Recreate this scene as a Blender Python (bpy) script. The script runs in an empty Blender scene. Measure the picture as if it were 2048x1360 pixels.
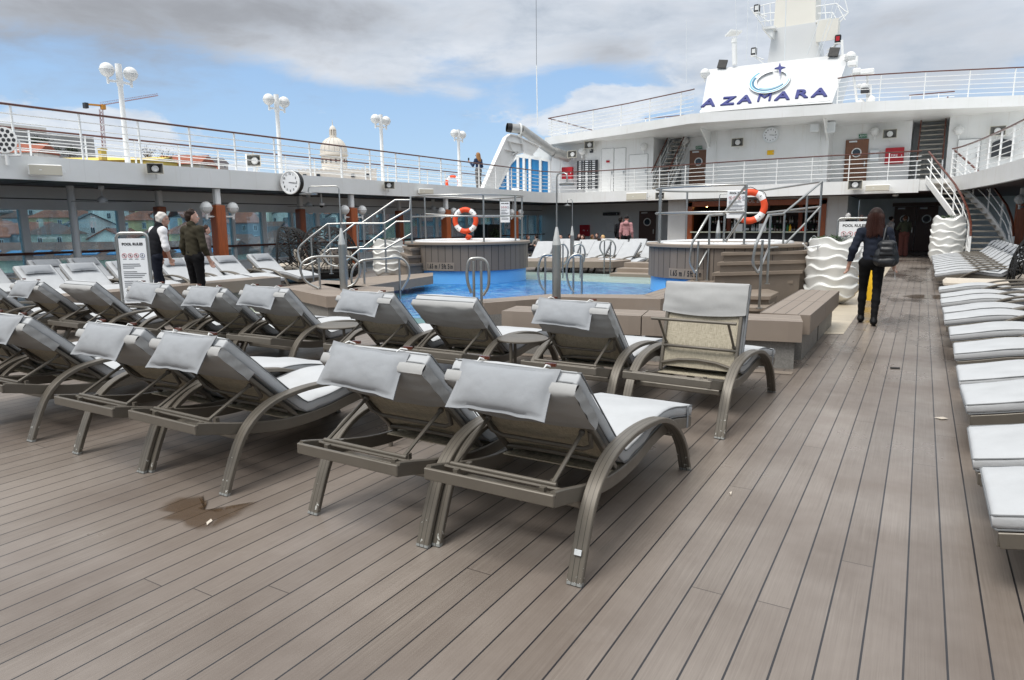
import bpy, math, random
import numpy as np
from mathutils import Matrix, Vector, noise
random.seed(7)
S=bpy.context.scene; COL=S.collection
PI=math.pi; rad=math.radians
# ---------------------------------------------------------------- camera model: measured from the picture (metres, +Y = bow, +Z = up)
F=1370.0; ROLL=rad(.507); PITCH=rad(9.68); YAW=rad(30.70); EYE=1.5
fwd=np.array([-math.sin(YAW)*math.cos(PITCH),math.cos(YAW)*math.cos(PITCH),-math.sin(PITCH)])
_r=np.array([math.cos(YAW),math.sin(YAW),0]); _u=np.cross(_r,fwd)
RT=math.cos(ROLL)*_r-math.sin(ROLL)*_u; UP=math.sin(ROLL)*_r+math.cos(ROLL)*_u
CAM=np.array([0,0,EYE])
def ray(x,y): return fwd+RT*(x-1024)/F+UP*(680-y)/F
def pz(x,y,z): d=ray(x,y); return Vector(CAM+d*((z-EYE)/d[2]))
def py(x,y,Y): d=ray(x,y); return Vector(CAM+d*(Y/d[1]))
def px(x,y,X): d=ray(x,y); return Vector(CAM+d*(X/d[0]))
def pd(x,y,D): d=ray(x,y); return Vector(CAM+d*(D/math.hypot(d[0],d[1])))
def V(*a): return Vector(a)
# ---------------------------------------------------------------- materials
def lin(c): return tuple(((v/255)/12.92 if v/255<=.04045 else ((v/255+.055)/1.055)**2.4) for v in c)+(1,)
MATS={}
class NT:
    def __init__(s,tree): s.t=tree; s.n=tree.nodes; s.l=tree.links
    def add(s,typ,ins=None,**kw):
        n=s.n.new(typ)
        for k,v in kw.items(): setattr(n,k,v)
        for k,v in (ins or {}).items():
            if isinstance(v,bpy.types.NodeSocket): s.l.new(v,n.inputs[k])
            else: n.inputs[k].default_value=v
        return n
    def math(s,op,a,b=0.0,c=0.0,clamp=False):
        n=s.n.new('ShaderNodeMath'); n.operation=op; n.use_clamp=clamp
        for i,v in enumerate((a,b,c)):
            if isinstance(v,bpy.types.NodeSocket): s.l.new(v,n.inputs[i])
            else: n.inputs[i].default_value=v
        return n.outputs[0]
    def mix(s,f,a,b):
        n=s.n.new('ShaderNodeMix'); n.data_type='RGBA'
        for i,v in ((0,f),(6,a),(7,b)):
            if isinstance(v,bpy.types.NodeSocket): s.l.new(v,n.inputs[i])
            else: n.inputs[i].default_value=v
        return n.outputs[2]
    def noise(s,vec,scale,detail=3,rough=.55,dist=0):
        n=s.n.new('ShaderNodeTexNoise'); s.l.new(vec,n.inputs['Vector']); n.inputs['Scale'].default_value=scale
        n.inputs['Detail'].default_value=detail; n.inputs['Roughness'].default_value=rough; n.inputs['Distortion'].default_value=dist
        return n.outputs[0]
    def rng(s,v,a,b,c=0.0,d=1.0,smooth=False):
        n=s.n.new('ShaderNodeMapRange'); s.l.new(v,n.inputs[0])
        if smooth: n.interpolation_type='SMOOTHSTEP'
        for i,x in enumerate((a,b,c,d)): n.inputs[i+1].default_value=x
        return n.outputs[0]
    def scale(s,vec,v):
        n=s.n.new('ShaderNodeVectorMath'); n.operation='MULTIPLY'; s.l.new(vec,n.inputs[0]); n.inputs[1].default_value=v; return n.outputs[0]
    def coords(s,kind='Object'): return s.n.new('ShaderNodeTexCoord').outputs[kind]
    def sep(s,vec):
        n=s.n.new('ShaderNodeSeparateXYZ'); s.l.new(vec,n.inputs[0]); return n.outputs
def newmat(name):
    m=bpy.data.materials.new(name); m.use_nodes=True; m.node_tree.nodes.clear(); t=NT(m.node_tree)
    out=t.add('ShaderNodeOutputMaterial'); MATS[name]=m
    return m,t,out
def mul(c,k): return (c[0]*k,c[1]*k,c[2]*k,1)
def mat(name,rgb,rough=.5,metal=0.0,var=.12,vs=6.0,bump=0.0,bs=40.0,stretch=(1,1,1),spec=.5,dirt=0.0,dirtc=(70,62,52),coat=0.0,rv=.06):
    m,t,out=newmat(name); c=lin(rgb); co=t.coords()
    if stretch!=(1,1,1): co=t.scale(co,stretch)
    n1=t.noise(co,vs,4)
    col=t.mix(t.rng(n1,.3,.7),mul(c,1-var),mul(c,1+var*.6))
    if dirt: col=t.mix(t.rng(t.noise(co,vs*.35,6,.65),.5,.75,0,dirt),col,lin(dirtc))
    b=t.add('ShaderNodeBsdfPrincipled',{'Base Color':col,'Metallic':metal,'Specular IOR Level':spec,'Coat Weight':coat})
    t.l.new(t.rng(t.noise(co,min(vs*2.3,9),3),.3,.7,max(.02,rough-rv),min(1,rough+rv)),b.inputs['Roughness'])
    if bump:
        bn=t.add('ShaderNodeBump',{'Height':t.noise(co,bs,4),'Strength':bump,'Distance':.01}); t.l.new(bn.outputs[0],b.inputs['Normal'])
    t.l.new(b.outputs[0],out.inputs[0]); return m
def emat(name,rgb,strength):
    m,t,out=newmat(name); e=t.add('ShaderNodeEmission',{'Color':lin(rgb),'Strength':strength}); t.l.new(e.outputs[0],out.inputs[0]); return m
# ---------------------------------------------------------------- mesh builder
WM={}
def _wm(o): return WM.get(o.name,Matrix())
class MB:
    def __init__(s): s.v=[]; s.f=[]; s.mi=[]; s.k=0; s.M=None
    def add(s,vs,fs):
        o=len(s.v); M=s.M
        s.v+= [ (M@Vector(v)) if M is not None else Vector(v) for v in vs]
        s.f+=[tuple(i+o for i in f) for f in fs]; s.mi+=[s.k]*len(fs); return s
    def box(s,x0,x1,y0,y1,z0,z1,b=0.0):
        if b<=0:
            v=[(x,y,z) for z in (z0,z1) for y in (y0,y1) for x in (x0,x1)]
            return s.add(v,[(0,2,3,1),(4,5,7,6),(0,1,5,4),(2,6,7,3),(0,4,6,2),(1,3,7,5)])
        b=min(b,(x1-x0)*.49,(y1-y0)*.49,(z1-z0)*.49)
        X=(x0,x1);Y=(y0,y1);Z=(z0,z1); v=[];idx={}
        for i in (0,1):
            for j in (0,1):
                for k in (0,1):
                    sx,sy,sz=(b if i==0 else -b),(b if j==0 else -b),(b if k==0 else -b)
                    for a,p in enumerate(((X[i],Y[j]+sy,Z[k]+sz),(X[i]+sx,Y[j],Z[k]+sz),(X[i]+sx,Y[j]+sy,Z[k]))):
                        idx[i,j,k,a]=len(v); v.append(p)
        f=[]
        I=idx
        for i in (0,1):
            q=[I[i,0,0,0],I[i,1,0,0],I[i,1,1,0],I[i,0,1,0]]; f.append(tuple(q if i else q[::-1]))
            q=[I[0,i,0,1],I[1,i,0,1],I[1,i,1,1],I[0,i,1,1]]; f.append(tuple(q[::-1] if i else q))
            q=[I[0,0,i,2],I[1,0,i,2],I[1,1,i,2],I[0,1,i,2]]; f.append(tuple(q if i else q[::-1]))
        for a in (0,1):
            for c in (0,1):
                q=[I[0,a,c,1],I[1,a,c,1],I[1,a,c,2],I[0,a,c,2]]; f.append(tuple(q if (a==c) else q[::-1]) )
                q=[I[a,0,c,0],I[a,1,c,0],I[a,1,c,2],I[a,0,c,2]]; f.append(tuple(q[::-1] if (a==c) else q))
                q=[I[a,c,0,0],I[a,c,1,0],I[a,c,1,1],I[a,c,0,1]]; f.append(tuple(q if (a==c) else q[::-1]))
        for i in (0,1):
            for j in (0,1):
                for k in (0,1):
                    q=[I[i,j,k,0],I[i,j,k,1],I[i,j,k,2]]; f.append(tuple(q if (i+j+k)%2==1 else q[::-1]))
        return s.add(v,f)
    def bar(s,p,q,w,h,up=(0,0,1),b=0.0):
        p=Vector(p);q=Vector(q); d=(q-p); L=d.length; d.normalize(); u=Vector(up)
        if abs(d.dot(u))>.98: u=Vector((1,0,0))
        x=d.cross(u).normalized(); u=x.cross(d)
        M0=s.M; T=Matrix(((x.x,d.x,u.x,p.x),(x.y,d.y,u.y,p.y),(x.z,d.z,u.z,p.z),(0,0,0,1)))
        s.M=T if M0 is None else M0@T; s.box(-w/2,w/2,0,L,-h/2,h/2,b); s.M=M0; return s
    def tube(s,pts,r,n=8,closed=False,caps=True,flat=None):
        P=[Vector(p) for p in pts]; m=len(P); R=r if hasattr(r,'__len__') else [r]*m
        tang=[]
        for i in range(m):
            a=P[i-1] if (i>0 or closed) else P[i]; b=P[(i+1)%m] if (i<m-1 or closed) else P[i]
            t=(b-a); tang.append(t.normalized() if t.length>1e-9 else Vector((0,0,1)))
        up=Vector((0,0,1)) if abs(tang[0].z)<.9 else Vector((0,1,0))
        nrm=tang[0].cross(up).normalized(); vs=[]
        for i in range(m):
            nrm=(nrm-tang[i]*nrm.dot(tang[i])).normalized(); bi=tang[i].cross(nrm)
            k=1.0
            if 0<i<m-1 or closed:
                a=(P[i]-P[i-1]).normalized(); b=(P[(i+1)%m]-P[i]).normalized(); k=1/max(.5,math.sqrt(max(0.01,(1+a.dot(b))/2)))
            for j in range(n):
                an=2*PI*j/n; vs.append(P[i]+(nrm*math.cos(an)+bi*math.sin(an))*R[i]*(1 if k<1.02 else min(k,1.3)))
        fs=[]
        for i in range(m if closed else m-1):
            i2=(i+1)%m
            for j in range(n):
                j2=(j+1)%n; fs.append((i*n+j,i*n+j2,i2*n+j2,i2*n+j))
        if caps and not closed: fs+= [tuple(range(n))[::-1],tuple((m-1)*n+j for j in range(n))]
        return s.add(vs,fs)
    def lathe(s,prof,n=24,c=(0,0,0),a0=0,a1=2*PI,cap=True):
        full=abs(a1-a0-2*PI)<1e-6; m=n if full else n+1; vs=[];fs=[]
        for r,z in prof:
            for j in range(m):
                an=a0+(a1-a0)*j/n; vs.append((c[0]+r*math.cos(an),c[1]+r*math.sin(an),c[2]+z))
        for i in range(len(prof)-1):
            for j in range(n):
                j2=(j+1)%m; fs.append((i*m+j,i*m+j2,(i+1)*m+j2,(i+1)*m+j))
        if cap and full and len(prof)>2:
            if prof[0][0]>1e-6: fs.append(tuple(range(m))[::-1])
            if prof[-1][0]>1e-6: fs.append(tuple((len(prof)-1)*m+j for j in range(m)))
        return s.add(vs,fs)
    def sphere(s,c,r,n=12,m=8,sc=(1,1,1)):
        pr=[(max(1e-4,math.sin(PI*i/m)),-math.cos(PI*i/m)) for i in range(m+1)]
        vs=[];fs=[]
        for a,z in pr:
            for j in range(n): vs.append((c[0]+r*sc[0]*a*math.cos(2*PI*j/n),c[1]+r*sc[1]*a*math.sin(2*PI*j/n),c[2]+r*sc[2]*z))
        for i in range(m):
            for j in range(n): fs.append((i*n+j,i*n+(j+1)%n,(i+1)*n+(j+1)%n,(i+1)*n+j))
        return s.add(vs,fs)
    def prism(s,poly,z0,z1):
        n=len(poly); A=sum(poly[i][0]*poly[(i+1)%n][1]-poly[(i+1)%n][0]*poly[i][1] for i in range(n))
        if A<0: poly=poly[::-1]
        vs=[(p[0],p[1],z0) for p in poly]+[(p[0],p[1],z1) for p in poly]
        return s.add(vs,[tuple(range(n))[::-1],tuple(range(n,2*n))]+[(i,(i+1)%n,n+(i+1)%n,n+i) for i in range(n)])
    def slab(s,poly,d):   # 3-D polygon given thickness vector d
        n=len(poly); P=[Vector(p) for p in poly]; d=Vector(d)
        nn=Vector((0,0,0))
        for i in range(n): nn+=P[i].cross(P[(i+1)%n])
        if nn.dot(d)<0: P=P[::-1]
        return s.add(P+[p+d for p in P],[tuple(range(n))[::-1],tuple(range(n,2*n))]+[(i,(i+1)%n,n+(i+1)%n,n+i) for i in range(n)])
    def wall(s,path,z0,z1,t):  # vertical band along an open plan path, thickness t to the left
        n=len(path); P=[Vector((p[0],p[1])) for p in path]; nr=[]
        for i in range(n):
            a=P[max(0,i-1)]; b=P[min(n-1,i+1)]; d=(b-a).normalized(); nr.append(Vector((-d.y,d.x)))
        vs=[]
        for i in range(n):
            q=P[i]+nr[i]*t; za=z0[i] if hasattr(z0,'__len__') else z0; zb=z1[i] if hasattr(z1,'__len__') else z1
            vs+=[(P[i].x,P[i].y,za),(P[i].x,P[i].y,zb),(q.x,q.y,zb),(q.x,q.y,za)]
        fs=[]
        for i in range(n-1):
            a=4*i;b=a+4
            for k in range(4): fs.append((a+k,b+k,b+(k+1)%4,a+(k+1)%4) if t>0 else (a+k,a+(k+1)%4,b+(k+1)%4,b+k))
        e=4*(n-1); fs+=[(0,1,2,3),(e+3,e+2,e+1,e)] if t>0 else [(3,2,1,0),(e,e+1,e+2,e+3)]
        return s.add(vs,fs)
    def grid(s,fn,nu,nv,closed_u=False):
        vs=[fn(i/(nu if closed_u else nu-1) if nu>1 else 0,j/(nv-1)) for j in range(nv) for i in range(nu)]
        fs=[]
        for j in range(nv-1):
            for i in range(nu if closed_u else nu-1):
                i2=(i+1)%nu; fs.append((j*nu+i,j*nu+i2,(j+1)*nu+i2,(j+1)*nu+i))
        return s.add(vs,fs)
    def build(s,name,mats,parent=None,sm=35,base=True):
        me=bpy.data.meshes.new(name); o=bpy.data.objects.new(name,me); COL.objects.link(o)
        vs=s.v
        if parent is not None:
            o.parent=parent; W=_wm(parent); I=W.inverted(); vs=[I@v for v in vs]; WM[o.name]=W.copy()
        elif base:
            xs=[v.x for v in vs]; ys=[v.y for v in vs]; z=min(v.z for v in vs); c=Vector(((min(xs)+max(xs))/2,(min(ys)+max(ys))/2,z))
            o.location=c; vs=[v-c for v in vs]; WM[o.name]=Matrix.Translation(c)
        me.from_pydata([tuple(v) for v in vs],[],s.f)
        if not isinstance(mats,(list,tuple)): mats=[mats]
        for m in mats: me.materials.append(m)
        if len(mats)>1: me.polygons.foreach_set('material_index',s.mi)
        if sm: 
            me.polygons.foreach_set('use_smooth',[True]*len(me.polygons)); me.set_sharp_from_angle(angle=rad(sm))
        me.update(); return o
def tag(o,label=None,cat=None,group=None,kind=None):
    if label: o['label']=label
    if cat: o['category']=cat
    if group: o['group']=group
    if kind: o['kind']=kind
    return o
def T(name,label,cat,loc=(0,0,0),rz=0.0,group=None):
    o=bpy.data.objects.new(name,None); COL.objects.link(o); o.location=loc; o.rotation_euler=(0,0,rz); o.empty_display_size=.2
    WM[o.name]=Matrix.Translation(Vector(loc))@Matrix.Rotation(rz,4,'Z'); return tag(o,label,cat,group)
def children(o): return KIDS(o)
def KIDS(o): return [c for c in o.children]
def dup(root,loc,rz=0.0,label=None,group=None,scale=None):
    r=root.copy(); COL.objects.link(r); r.location=loc; r.rotation_euler=(0,0,rz)
    if scale: r.scale=scale
    if label: r['label']=label
    if group: r['group']=group
    for ch in KIDS(root):
        c=ch.copy(); COL.objects.link(c); c.parent=r
        for g in KIDS(ch):
            d=g.copy(); COL.objects.link(d); d.parent=c
    return r
ORD=['first','second','third','fourth','fifth','sixth','seventh','eighth','ninth','tenth','eleventh','twelfth','thirteenth','fourteenth','fifteenth','sixteenth','seventeenth','eighteenth','nineteenth','twentieth']
def spline(pts,n):
    P=[Vector(p) for p in pts]; out=[]
    for i in range(len(P)-1):
        p0=P[max(0,i-1)];p1=P[i];p2=P[i+1];p3=P[min(len(P)-1,i+2)]
        for k in range(n):
            t=k/n; out.append(.5*((2*p1)+(p2-p0)*t+(2*p0-5*p1+4*p2-p3)*t*t+(3*p1-p0-3*p2+p3)*t**3))
    out.append(P[-1]); return out
def text(body,size,name,m,parent,loc,rot,ext=.004,align='CENTER',sx=1.0,bevel=0.0,space=1.0,bold=0.0):
    cu=bpy.data.curves.new(name,'FONT'); cu.body=body; cu.size=size; cu.extrude=ext; cu.align_x=align; cu.align_y='CENTER'; cu.space_character=space; cu.bevel_depth=bevel; cu.offset=bold; cu.resolution_u=3
    ob=bpy.data.objects.new(name,cu); COL.objects.link(ob)
    dg=bpy.context.evaluated_depsgraph_get(); me=bpy.data.meshes.new_from_object(ob.evaluated_get(dg))
    bpy.data.objects.remove(ob); bpy.data.curves.remove(cu)
    W=Matrix.Translation(Vector(loc))@rot@Matrix.Diagonal((sx,1,1,1))
    if parent is not None: W=_wm(parent).inverted()@W
    me.transform(W); me.materials.clear(); me.materials.append(m)
    o=bpy.data.objects.new(name,me); COL.objects.link(o); o.parent=parent; return o
# ---------------------------------------------------------------- material library
def paint_mat():
    m,t,out=newmat('white_ship_paint'); co=t.coords(); X,Y_,Z=t.sep(co)
    col=t.mix(t.rng(t.noise(co,1.1,5),.3,.7),lin((226,226,223)),lin((235,235,234)))
    st=t.noise(t.scale(co,(3.2,3.2,.22)),2.2,5,.62); col=t.mix(t.rng(st,.58,.78,0,.22),col,lin((168,140,108)))
    s=t.math('ADD',X,Y_); u=t.math('DIVIDE',s,2.35); fr=t.math('ABSOLUTE',t.math('SUBTRACT',t.math('SUBTRACT',u,t.math('FLOOR',u)),.5)); seam=t.rng(fr,0,.007,1,0)
    col=t.mix(t.math('MULTIPLY',seam,.10),col,lin((150,148,142)))
    h=t.math('ADD',t.math('MULTIPLY',t.noise(co,1.5,2),1.0),t.math('MULTIPLY',seam,.08))
    b=t.add('ShaderNodeBsdfPrincipled',{'Base Color':col}); t.l.new(t.rng(t.noise(co,3,3),.3,.7,.28,.42),b.inputs['Roughness'])
    bn=t.add('ShaderNodeBump',{'Height':h,'Strength':.25,'Distance':.03}); t.l.new(bn.outputs[0],b.inputs['Normal']); t.l.new(b.outputs[0],out.inputs[0]); return m
white=paint_mat()
whiteg=mat('white_enamel',(240,240,238),.3,var=.02,vs=4)
ceilw=mat('dark_soffit_wood',(58,36,30),.5,var=.3,vs=3,stretch=(8,.6,1))
greyw=mat('grey_painted_panel',(222,226,228),.5,var=.04,vs=2)
alu=mat('taupe_powder_coat',(110,104,95),.42,metal=.25,var=.08,vs=8,bump=.03,bs=200)
fabw=mat('pale_grey_canvas',(186,188,190),.85,var=.06,vs=5,bump=.35,bs=17,spec=.2,dirt=.2,dirtc=(158,153,146))
fabp=mat('grey_pillow_canvas',(152,155,159),.85,var=.05,vs=8,bump=.22,bs=24,spec=.2,dirt=.12,dirtc=(140,136,130))
fabc=mat('grey_cover_canvas',(168,168,167),.85,var=.06,vs=6,bump=.5,bs=11,stretch=(1,1,.5),spec=.2)
pipem=mat('dark_piping',(120,122,124),.7,var=.05)
teak=mat('red_brown_varnished_wood',(92,44,28),.32,var=.25,vs=4,stretch=(6,6,.8),coat=.3)
teakp=mat('oiled_teak',(170,88,44),.4,var=.3,vs=5,stretch=(9,9,.7),coat=.2)
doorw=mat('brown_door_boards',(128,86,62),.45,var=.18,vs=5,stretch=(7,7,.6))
comp=mat('taupe_composite_boards',(142,129,116),.6,var=.08,vs=4,bump=.08,bs=90,stretch=(1,1,1),dirt=.2,dirtc=(112,104,98))
compd=mat('taupe_composite_cladding',(128,117,106),.6,var=.1,vs=3,bump=.08,bs=70)
gap=mat('dark_joint',(30,27,25),.8)
steel=mat('brushed_stainless_steel',(178,178,175),.32,metal=1.0,var=.03,vs=3,rv=.02)
stone=mat('grey_stone_tile',(132,130,126),.5,var=.25,vs=60,bump=.1,bs=120)
boardm=mat('dimmed_white_board_paint',(212,213,213),.4,var=.03,vs=1)  # white paint darkened to offset the strong sky light on the slanted board
throat=mat('grey_horn_inside',(112,111,106),.6)
black=mat('black_plastic',(16,16,17),.5,var=.1)
dkgrey=mat('dark_grey_plastic',(52,54,58),.5,var=.1)
beige=mat('beige_speaker_grille',(206,200,184),.6,var=.03,bump=.2,bs=300)
lampg=mat('opal_lamp_glass',(226,226,224),.25,var=.02)
red=mat('signal_red',(178,24,36),.4,var=.06)
orange=mat('orange_lifebuoy',(232,82,40),.55,var=.06)
yellow=mat('yellow_plastic',(240,190,20),.5,var=.05)
navy=mat('navy_letters',(46,52,120),.35,var=.1)
ink=mat('black_ink',(24,24,28),.7,var=0)
inkg=mat('grey_ink',(120,122,128),.8,var=0)
redink=mat('red_ink',(180,50,60),.7,var=0)
paper=mat('white_sign_face',(238,240,242),.5,var=.01)
green=mat('green_sign',(20,110,70),.5,var=.1)
tub=mat('white_acrylic',(244,245,246),.2,var=.01)
wick=mat('black_wicker',(13,13,14),.75,var=.2)
cush=mat('beige_cushion',(206,196,182),.85,var=.05,bump=.1,bs=20)
cushd=mat('taupe_cushion',(130,120,112),.85,var=.05,bump=.1,bs=20)
planterm=mat('white_glossy_resin',(226,226,222),.2,var=.01,coat=.3)
leafm=mat('dark_green_leaves',(60,86,44),.6,var=.4,vs=20)
leafg=mat('silver_grey_leaves',(150,152,152),.7,var=.3,vs=20)
def sling_mat():
    m,t,out=newmat('beige_woven_sling'); co=t.coords()
    a=t.noise(t.scale(co,(8,8,160)),4,2); b=t.noise(t.scale(co,(160,6,6)),4,2)
    f=t.math('ADD',t.math('MULTIPLY',a,.5),t.math('MULTIPLY',b,.5))
    col=t.mix(t.rng(f,.36,.64),lin((140,131,112)),lin((204,195,174)))
    bs=t.add('ShaderNodeBsdfPrincipled',{'Base Color':col,'Roughness':.75}); bn=t.add('ShaderNodeBump',{'Height':f,'Strength':.3,'Distance':.003}); t.l.new(bn.outputs[0],bs.inputs['Normal'])
    tr=t.add('ShaderNodeBsdfTranslucent',{'Color':lin((120,108,90))}); mx=t.add('ShaderNodeMixShader',{0:.03}); t.l.new(bs.outputs[0],mx.inputs[1]); t.l.new(tr.outputs[0],mx.inputs[2])
    t.l.new(mx.outputs[0],out.inputs[0]); return m
sling=sling_mat()
def leg_mat():
    m,t,out=newmat('taupe_leg_with_chipped_paint'); co=t.coords(); z=t.sep(co)[2]; x=t.sep(co)[0]
    base=lin((110,104,95)); col=t.mix(t.rng(t.noise(co,9,4),.3,.7),mul(base,.9),mul(base,1.08))
    info=t.add('ShaderNodeObjectInfo').outputs['Random']
    off=t.add('ShaderNodeCombineXYZ',{0:info,1:t.math('MULTIPLY',info,7.0),2:0.0}).outputs[0]
    va=t.add('ShaderNodeVectorMath',{0:co,1:off},operation='ADD').outputs[0]
    va=t.add('ShaderNodeVectorMath',{0:va,1:t.scale(off,(31,31,31))},operation='ADD').outputs[0]
    nn=t.noise(va,38,3,.6)
    lim=t.rng(z,.0,.32,.585,.84)
    chip=t.math('GREATER_THAN',nn,lim)
    col=t.mix(chip,col,lin((196,196,190)))
    foot=t.math('LESS_THAN',z,.016); col=t.mix(foot,col,lin((150,152,150)))
    g=t.math('ABSOLUTE',t.math('SUBTRACT',t.math('ABSOLUTE',t.math('SUBTRACT',t.math('ABSOLUTE',x),.365)),.012))
    gr=t.math('LESS_THAN',g,.0016); col=t.mix(gr,col,mul(base,.45))
    b=t.add('ShaderNodeBsdfPrincipled',{'Base Color':col,'Metallic':.2,'Roughness':.43}); t.l.new(b.outputs[0],out.inputs[0]); return m
legm=leg_mat()
def deck_mat():
    m,t,out=newmat('weathered_taupe_decking'); co=t.coords(); X,Yc,Z=t.sep(co)
    u=t.math('DIVIDE',t.math('ADD',X,.972+.129*400),.129); pl=t.math('FLOOR',u); fr=t.math('SUBTRACT',u,pl)
    e=t.math('MINIMUM',fr,t.math('SUBTRACT',1.0,fr)); seam=t.math('LESS_THAN',e,.028)
    wn=t.add('ShaderNodeTexWhiteNoise',{'W':pl},noise_dimensions='1D').outputs['Value']
    yo=t.math('ADD',Yc,t.math('MULTIPLY',wn,37.0)); yj=t.math('DIVIDE',yo,8.2); jf=t.math('SUBTRACT',yj,t.math('FLOOR',yj)); je=t.math('LESS_THAN',jf,.0005)
    # beyond the pool front the boards are cut into short lengths with regular cross joints
    yt=t.math('DIVIDE',Yc,.62); tf=t.math('SUBTRACT',yt,t.math('FLOOR',yt)); te=t.math('MULTIPLY',t.math('LESS_THAN',tf,.016),t.math('GREATER_THAN',Yc,13.0))
    joint=t.math('MAXIMUM',je,te)
    wn2=t.add('ShaderNodeTexWhiteNoise',{'Vector':t.add('ShaderNodeCombineXYZ',{0:pl,1:t.math('FLOOR',yj),2:0.0}).outputs[0]},noise_dimensions='3D').outputs['Value']
    grain=t.noise(t.add('ShaderNodeVectorMath',{0:t.scale(co,(150,2.2,1)),1:t.add('ShaderNodeCombineXYZ',{0:0.0,1:t.math('MULTIPLY',wn2,19.0),2:0.0}).outputs[0]},operation='ADD').outputs[0],1.0,4,.7,.6)
    big=t.noise(co,.55,5,.6); mid=t.noise(t.scale(co,(1,.5,1)),2.6,5,.62)
    c0=t.mix(wn2,lin((124,114,106)),lin((146,136,128)))
    c1=t.mix(t.rng(grain,.34,.7),mul(lin((129,119,110)),.80),mul(lin((152,143,134)),1.0))
    col=t.mix(t.math('MULTIPLY',t.rng(mid,.35,.65,.2,.7),1.0),c0,c1)
    col=t.mix(t.rng(big,.40,.62,0,.62),col,lin((92,80,71)))
    col=t.mix(t.rng(t.noise(co,1.7,6,.7),.60,.78,0,.3),col,lin((156,148,141)))
    scr=t.noise(t.scale(co,(2,5,1)),3.1,2,.4,2.5); sl=t.rng(t.math('ABSOLUTE',t.math('SUBTRACT',scr,.5)),0,.0016,.16,0)
    col=t.mix(sl,col,lin((168,160,152)))
    # long-walked strip stays damp and darker, with a lengthwise ragged edge
    wet=t.math('MULTIPLY',t.rng(t.noise(t.scale(co,(1,.35,1)),.9,5,.62),.47,.6),t.rng(Yc,4.5,9,0,1)); wet=t.math('MULTIPLY',wet,t.rng(X,-2.2,-.9,0,1))
    col=t.mix(t.math('MULTIPLY',wet,.45),col,lin((66,60,57)))
    col=t.mix(seam,col,lin((40,39,42))); col=t.mix(joint,col,lin((62,55,52)))
    b=t.add('ShaderNodeBsdfPrincipled',{'Base Color':col,'Specular IOR Level':.5})
    ro=t.math('SUBTRACT',t.rng(t.noise(co,1.1,5,.6),.35,.65,.27,.44),t.math('MULTIPLY',wet,.16)); t.l.new(ro,b.inputs['Roughness'])
    h=t.math('SUBTRACT',t.math('MULTIPLY',grain,.35),t.math('MULTIPLY',t.math('MAXIMUM',seam,joint),1.2))
    bn=t.add('ShaderNodeBump',{'Height':h,'Strength':.45,'Distance':.004}); t.l.new(bn.outputs[0],b.inputs['Normal'])
    t.l.new(b.outputs[0],out.inputs[0]); return m
deckm=deck_mat()
def slat_mat(name,rgb,pitch,axis,width=.05,rough=.6,gapc=(40,36,33),vert=False):
    m,t,out=newmat(name); co=t.coords(); s=t.sep(co)[axis]
    u=t.math('DIVIDE',t.math('ADD',s,100*pitch),pitch); pl=t.math('FLOOR',u); fr=t.math('SUBTRACT',u,pl); e=t.math('MINIMUM',fr,t.math('SUBTRACT',1.0,fr))
    wn=t.add('ShaderNodeTexWhiteNoise',{'W':pl},noise_dimensions='1D').outputs['Value']; c=lin(rgb)
    col=t.mix(wn,mul(c,.9),mul(c,1.08)); col=t.mix(t.rng(t.noise(co,5,5),.3,.7,0,.25),col,mul(c,.7))
    up_=t.math('GREATER_THAN',t.sep(t.add('ShaderNodeNewGeometry').outputs['Normal'])[2],.5)
    g=t.math('MULTIPLY',t.math('LESS_THAN',e,width),up_); col=t.mix(g,col,lin(gapc))
    b=t.add('ShaderNodeBsdfPrincipled',{'Base Color':col,'Roughness':rough}); bn=t.add('ShaderNodeBump',{'Height':t.math('SUBTRACT',1.0,g),'Strength':.6,'Distance':.005}); t.l.new(bn.outputs[0],b.inputs['Normal'])
    t.l.new(b.outputs[0],out.inputs[0]); return m
benchx=slat_mat('bench_boards_lengthwise',(144,131,119),.128,1,.03)
benchy=slat_mat('bench_boards_crosswise',(144,131,119),.128,0,.03)
def radial_mat(name,rgb,n):
    m,t,out=newmat(name); co=t.coords(); X,Yc,Z=t.sep(co); a=t.math('MULTIPLY',t.math('ARCTAN2',Yc,X),n/(2*PI)); u=t.math('ADD',a,500.0)
    pl=t.math('FLOOR',u); fr=t.math('SUBTRACT',u,pl); e=t.math('MINIMUM',fr,t.math('SUBTRACT',1.0,fr)); g=t.math('LESS_THAN',e,.035); c=lin(rgb)
    wn=t.add('ShaderNodeTexWhiteNoise',{'W':pl},noise_dimensions='1D').outputs['Value']
    col=t.mix(wn,mul(c,.86),mul(c,1.06)); col=t.mix(t.rng(t.noise(co,4,5),.3,.7,0,.25),col,mul(c,.75)); col=t.mix(g,col,lin((40,36,33)))
    b=t.add('ShaderNodeBsdfPrincipled',{'Base Color':col,'Roughness':.6}); bn=t.add('ShaderNodeBump',{'Height':t.math('SUBTRACT',1.0,g),'Strength':.6,'Distance':.006}); t.l.new(bn.outputs[0],b.inputs['Normal'])
    t.l.new(b.outputs[0],out.inputs[0]); return m
drumm=radial_mat('vertical_composite_cladding',(124,113,103),52)
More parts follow.
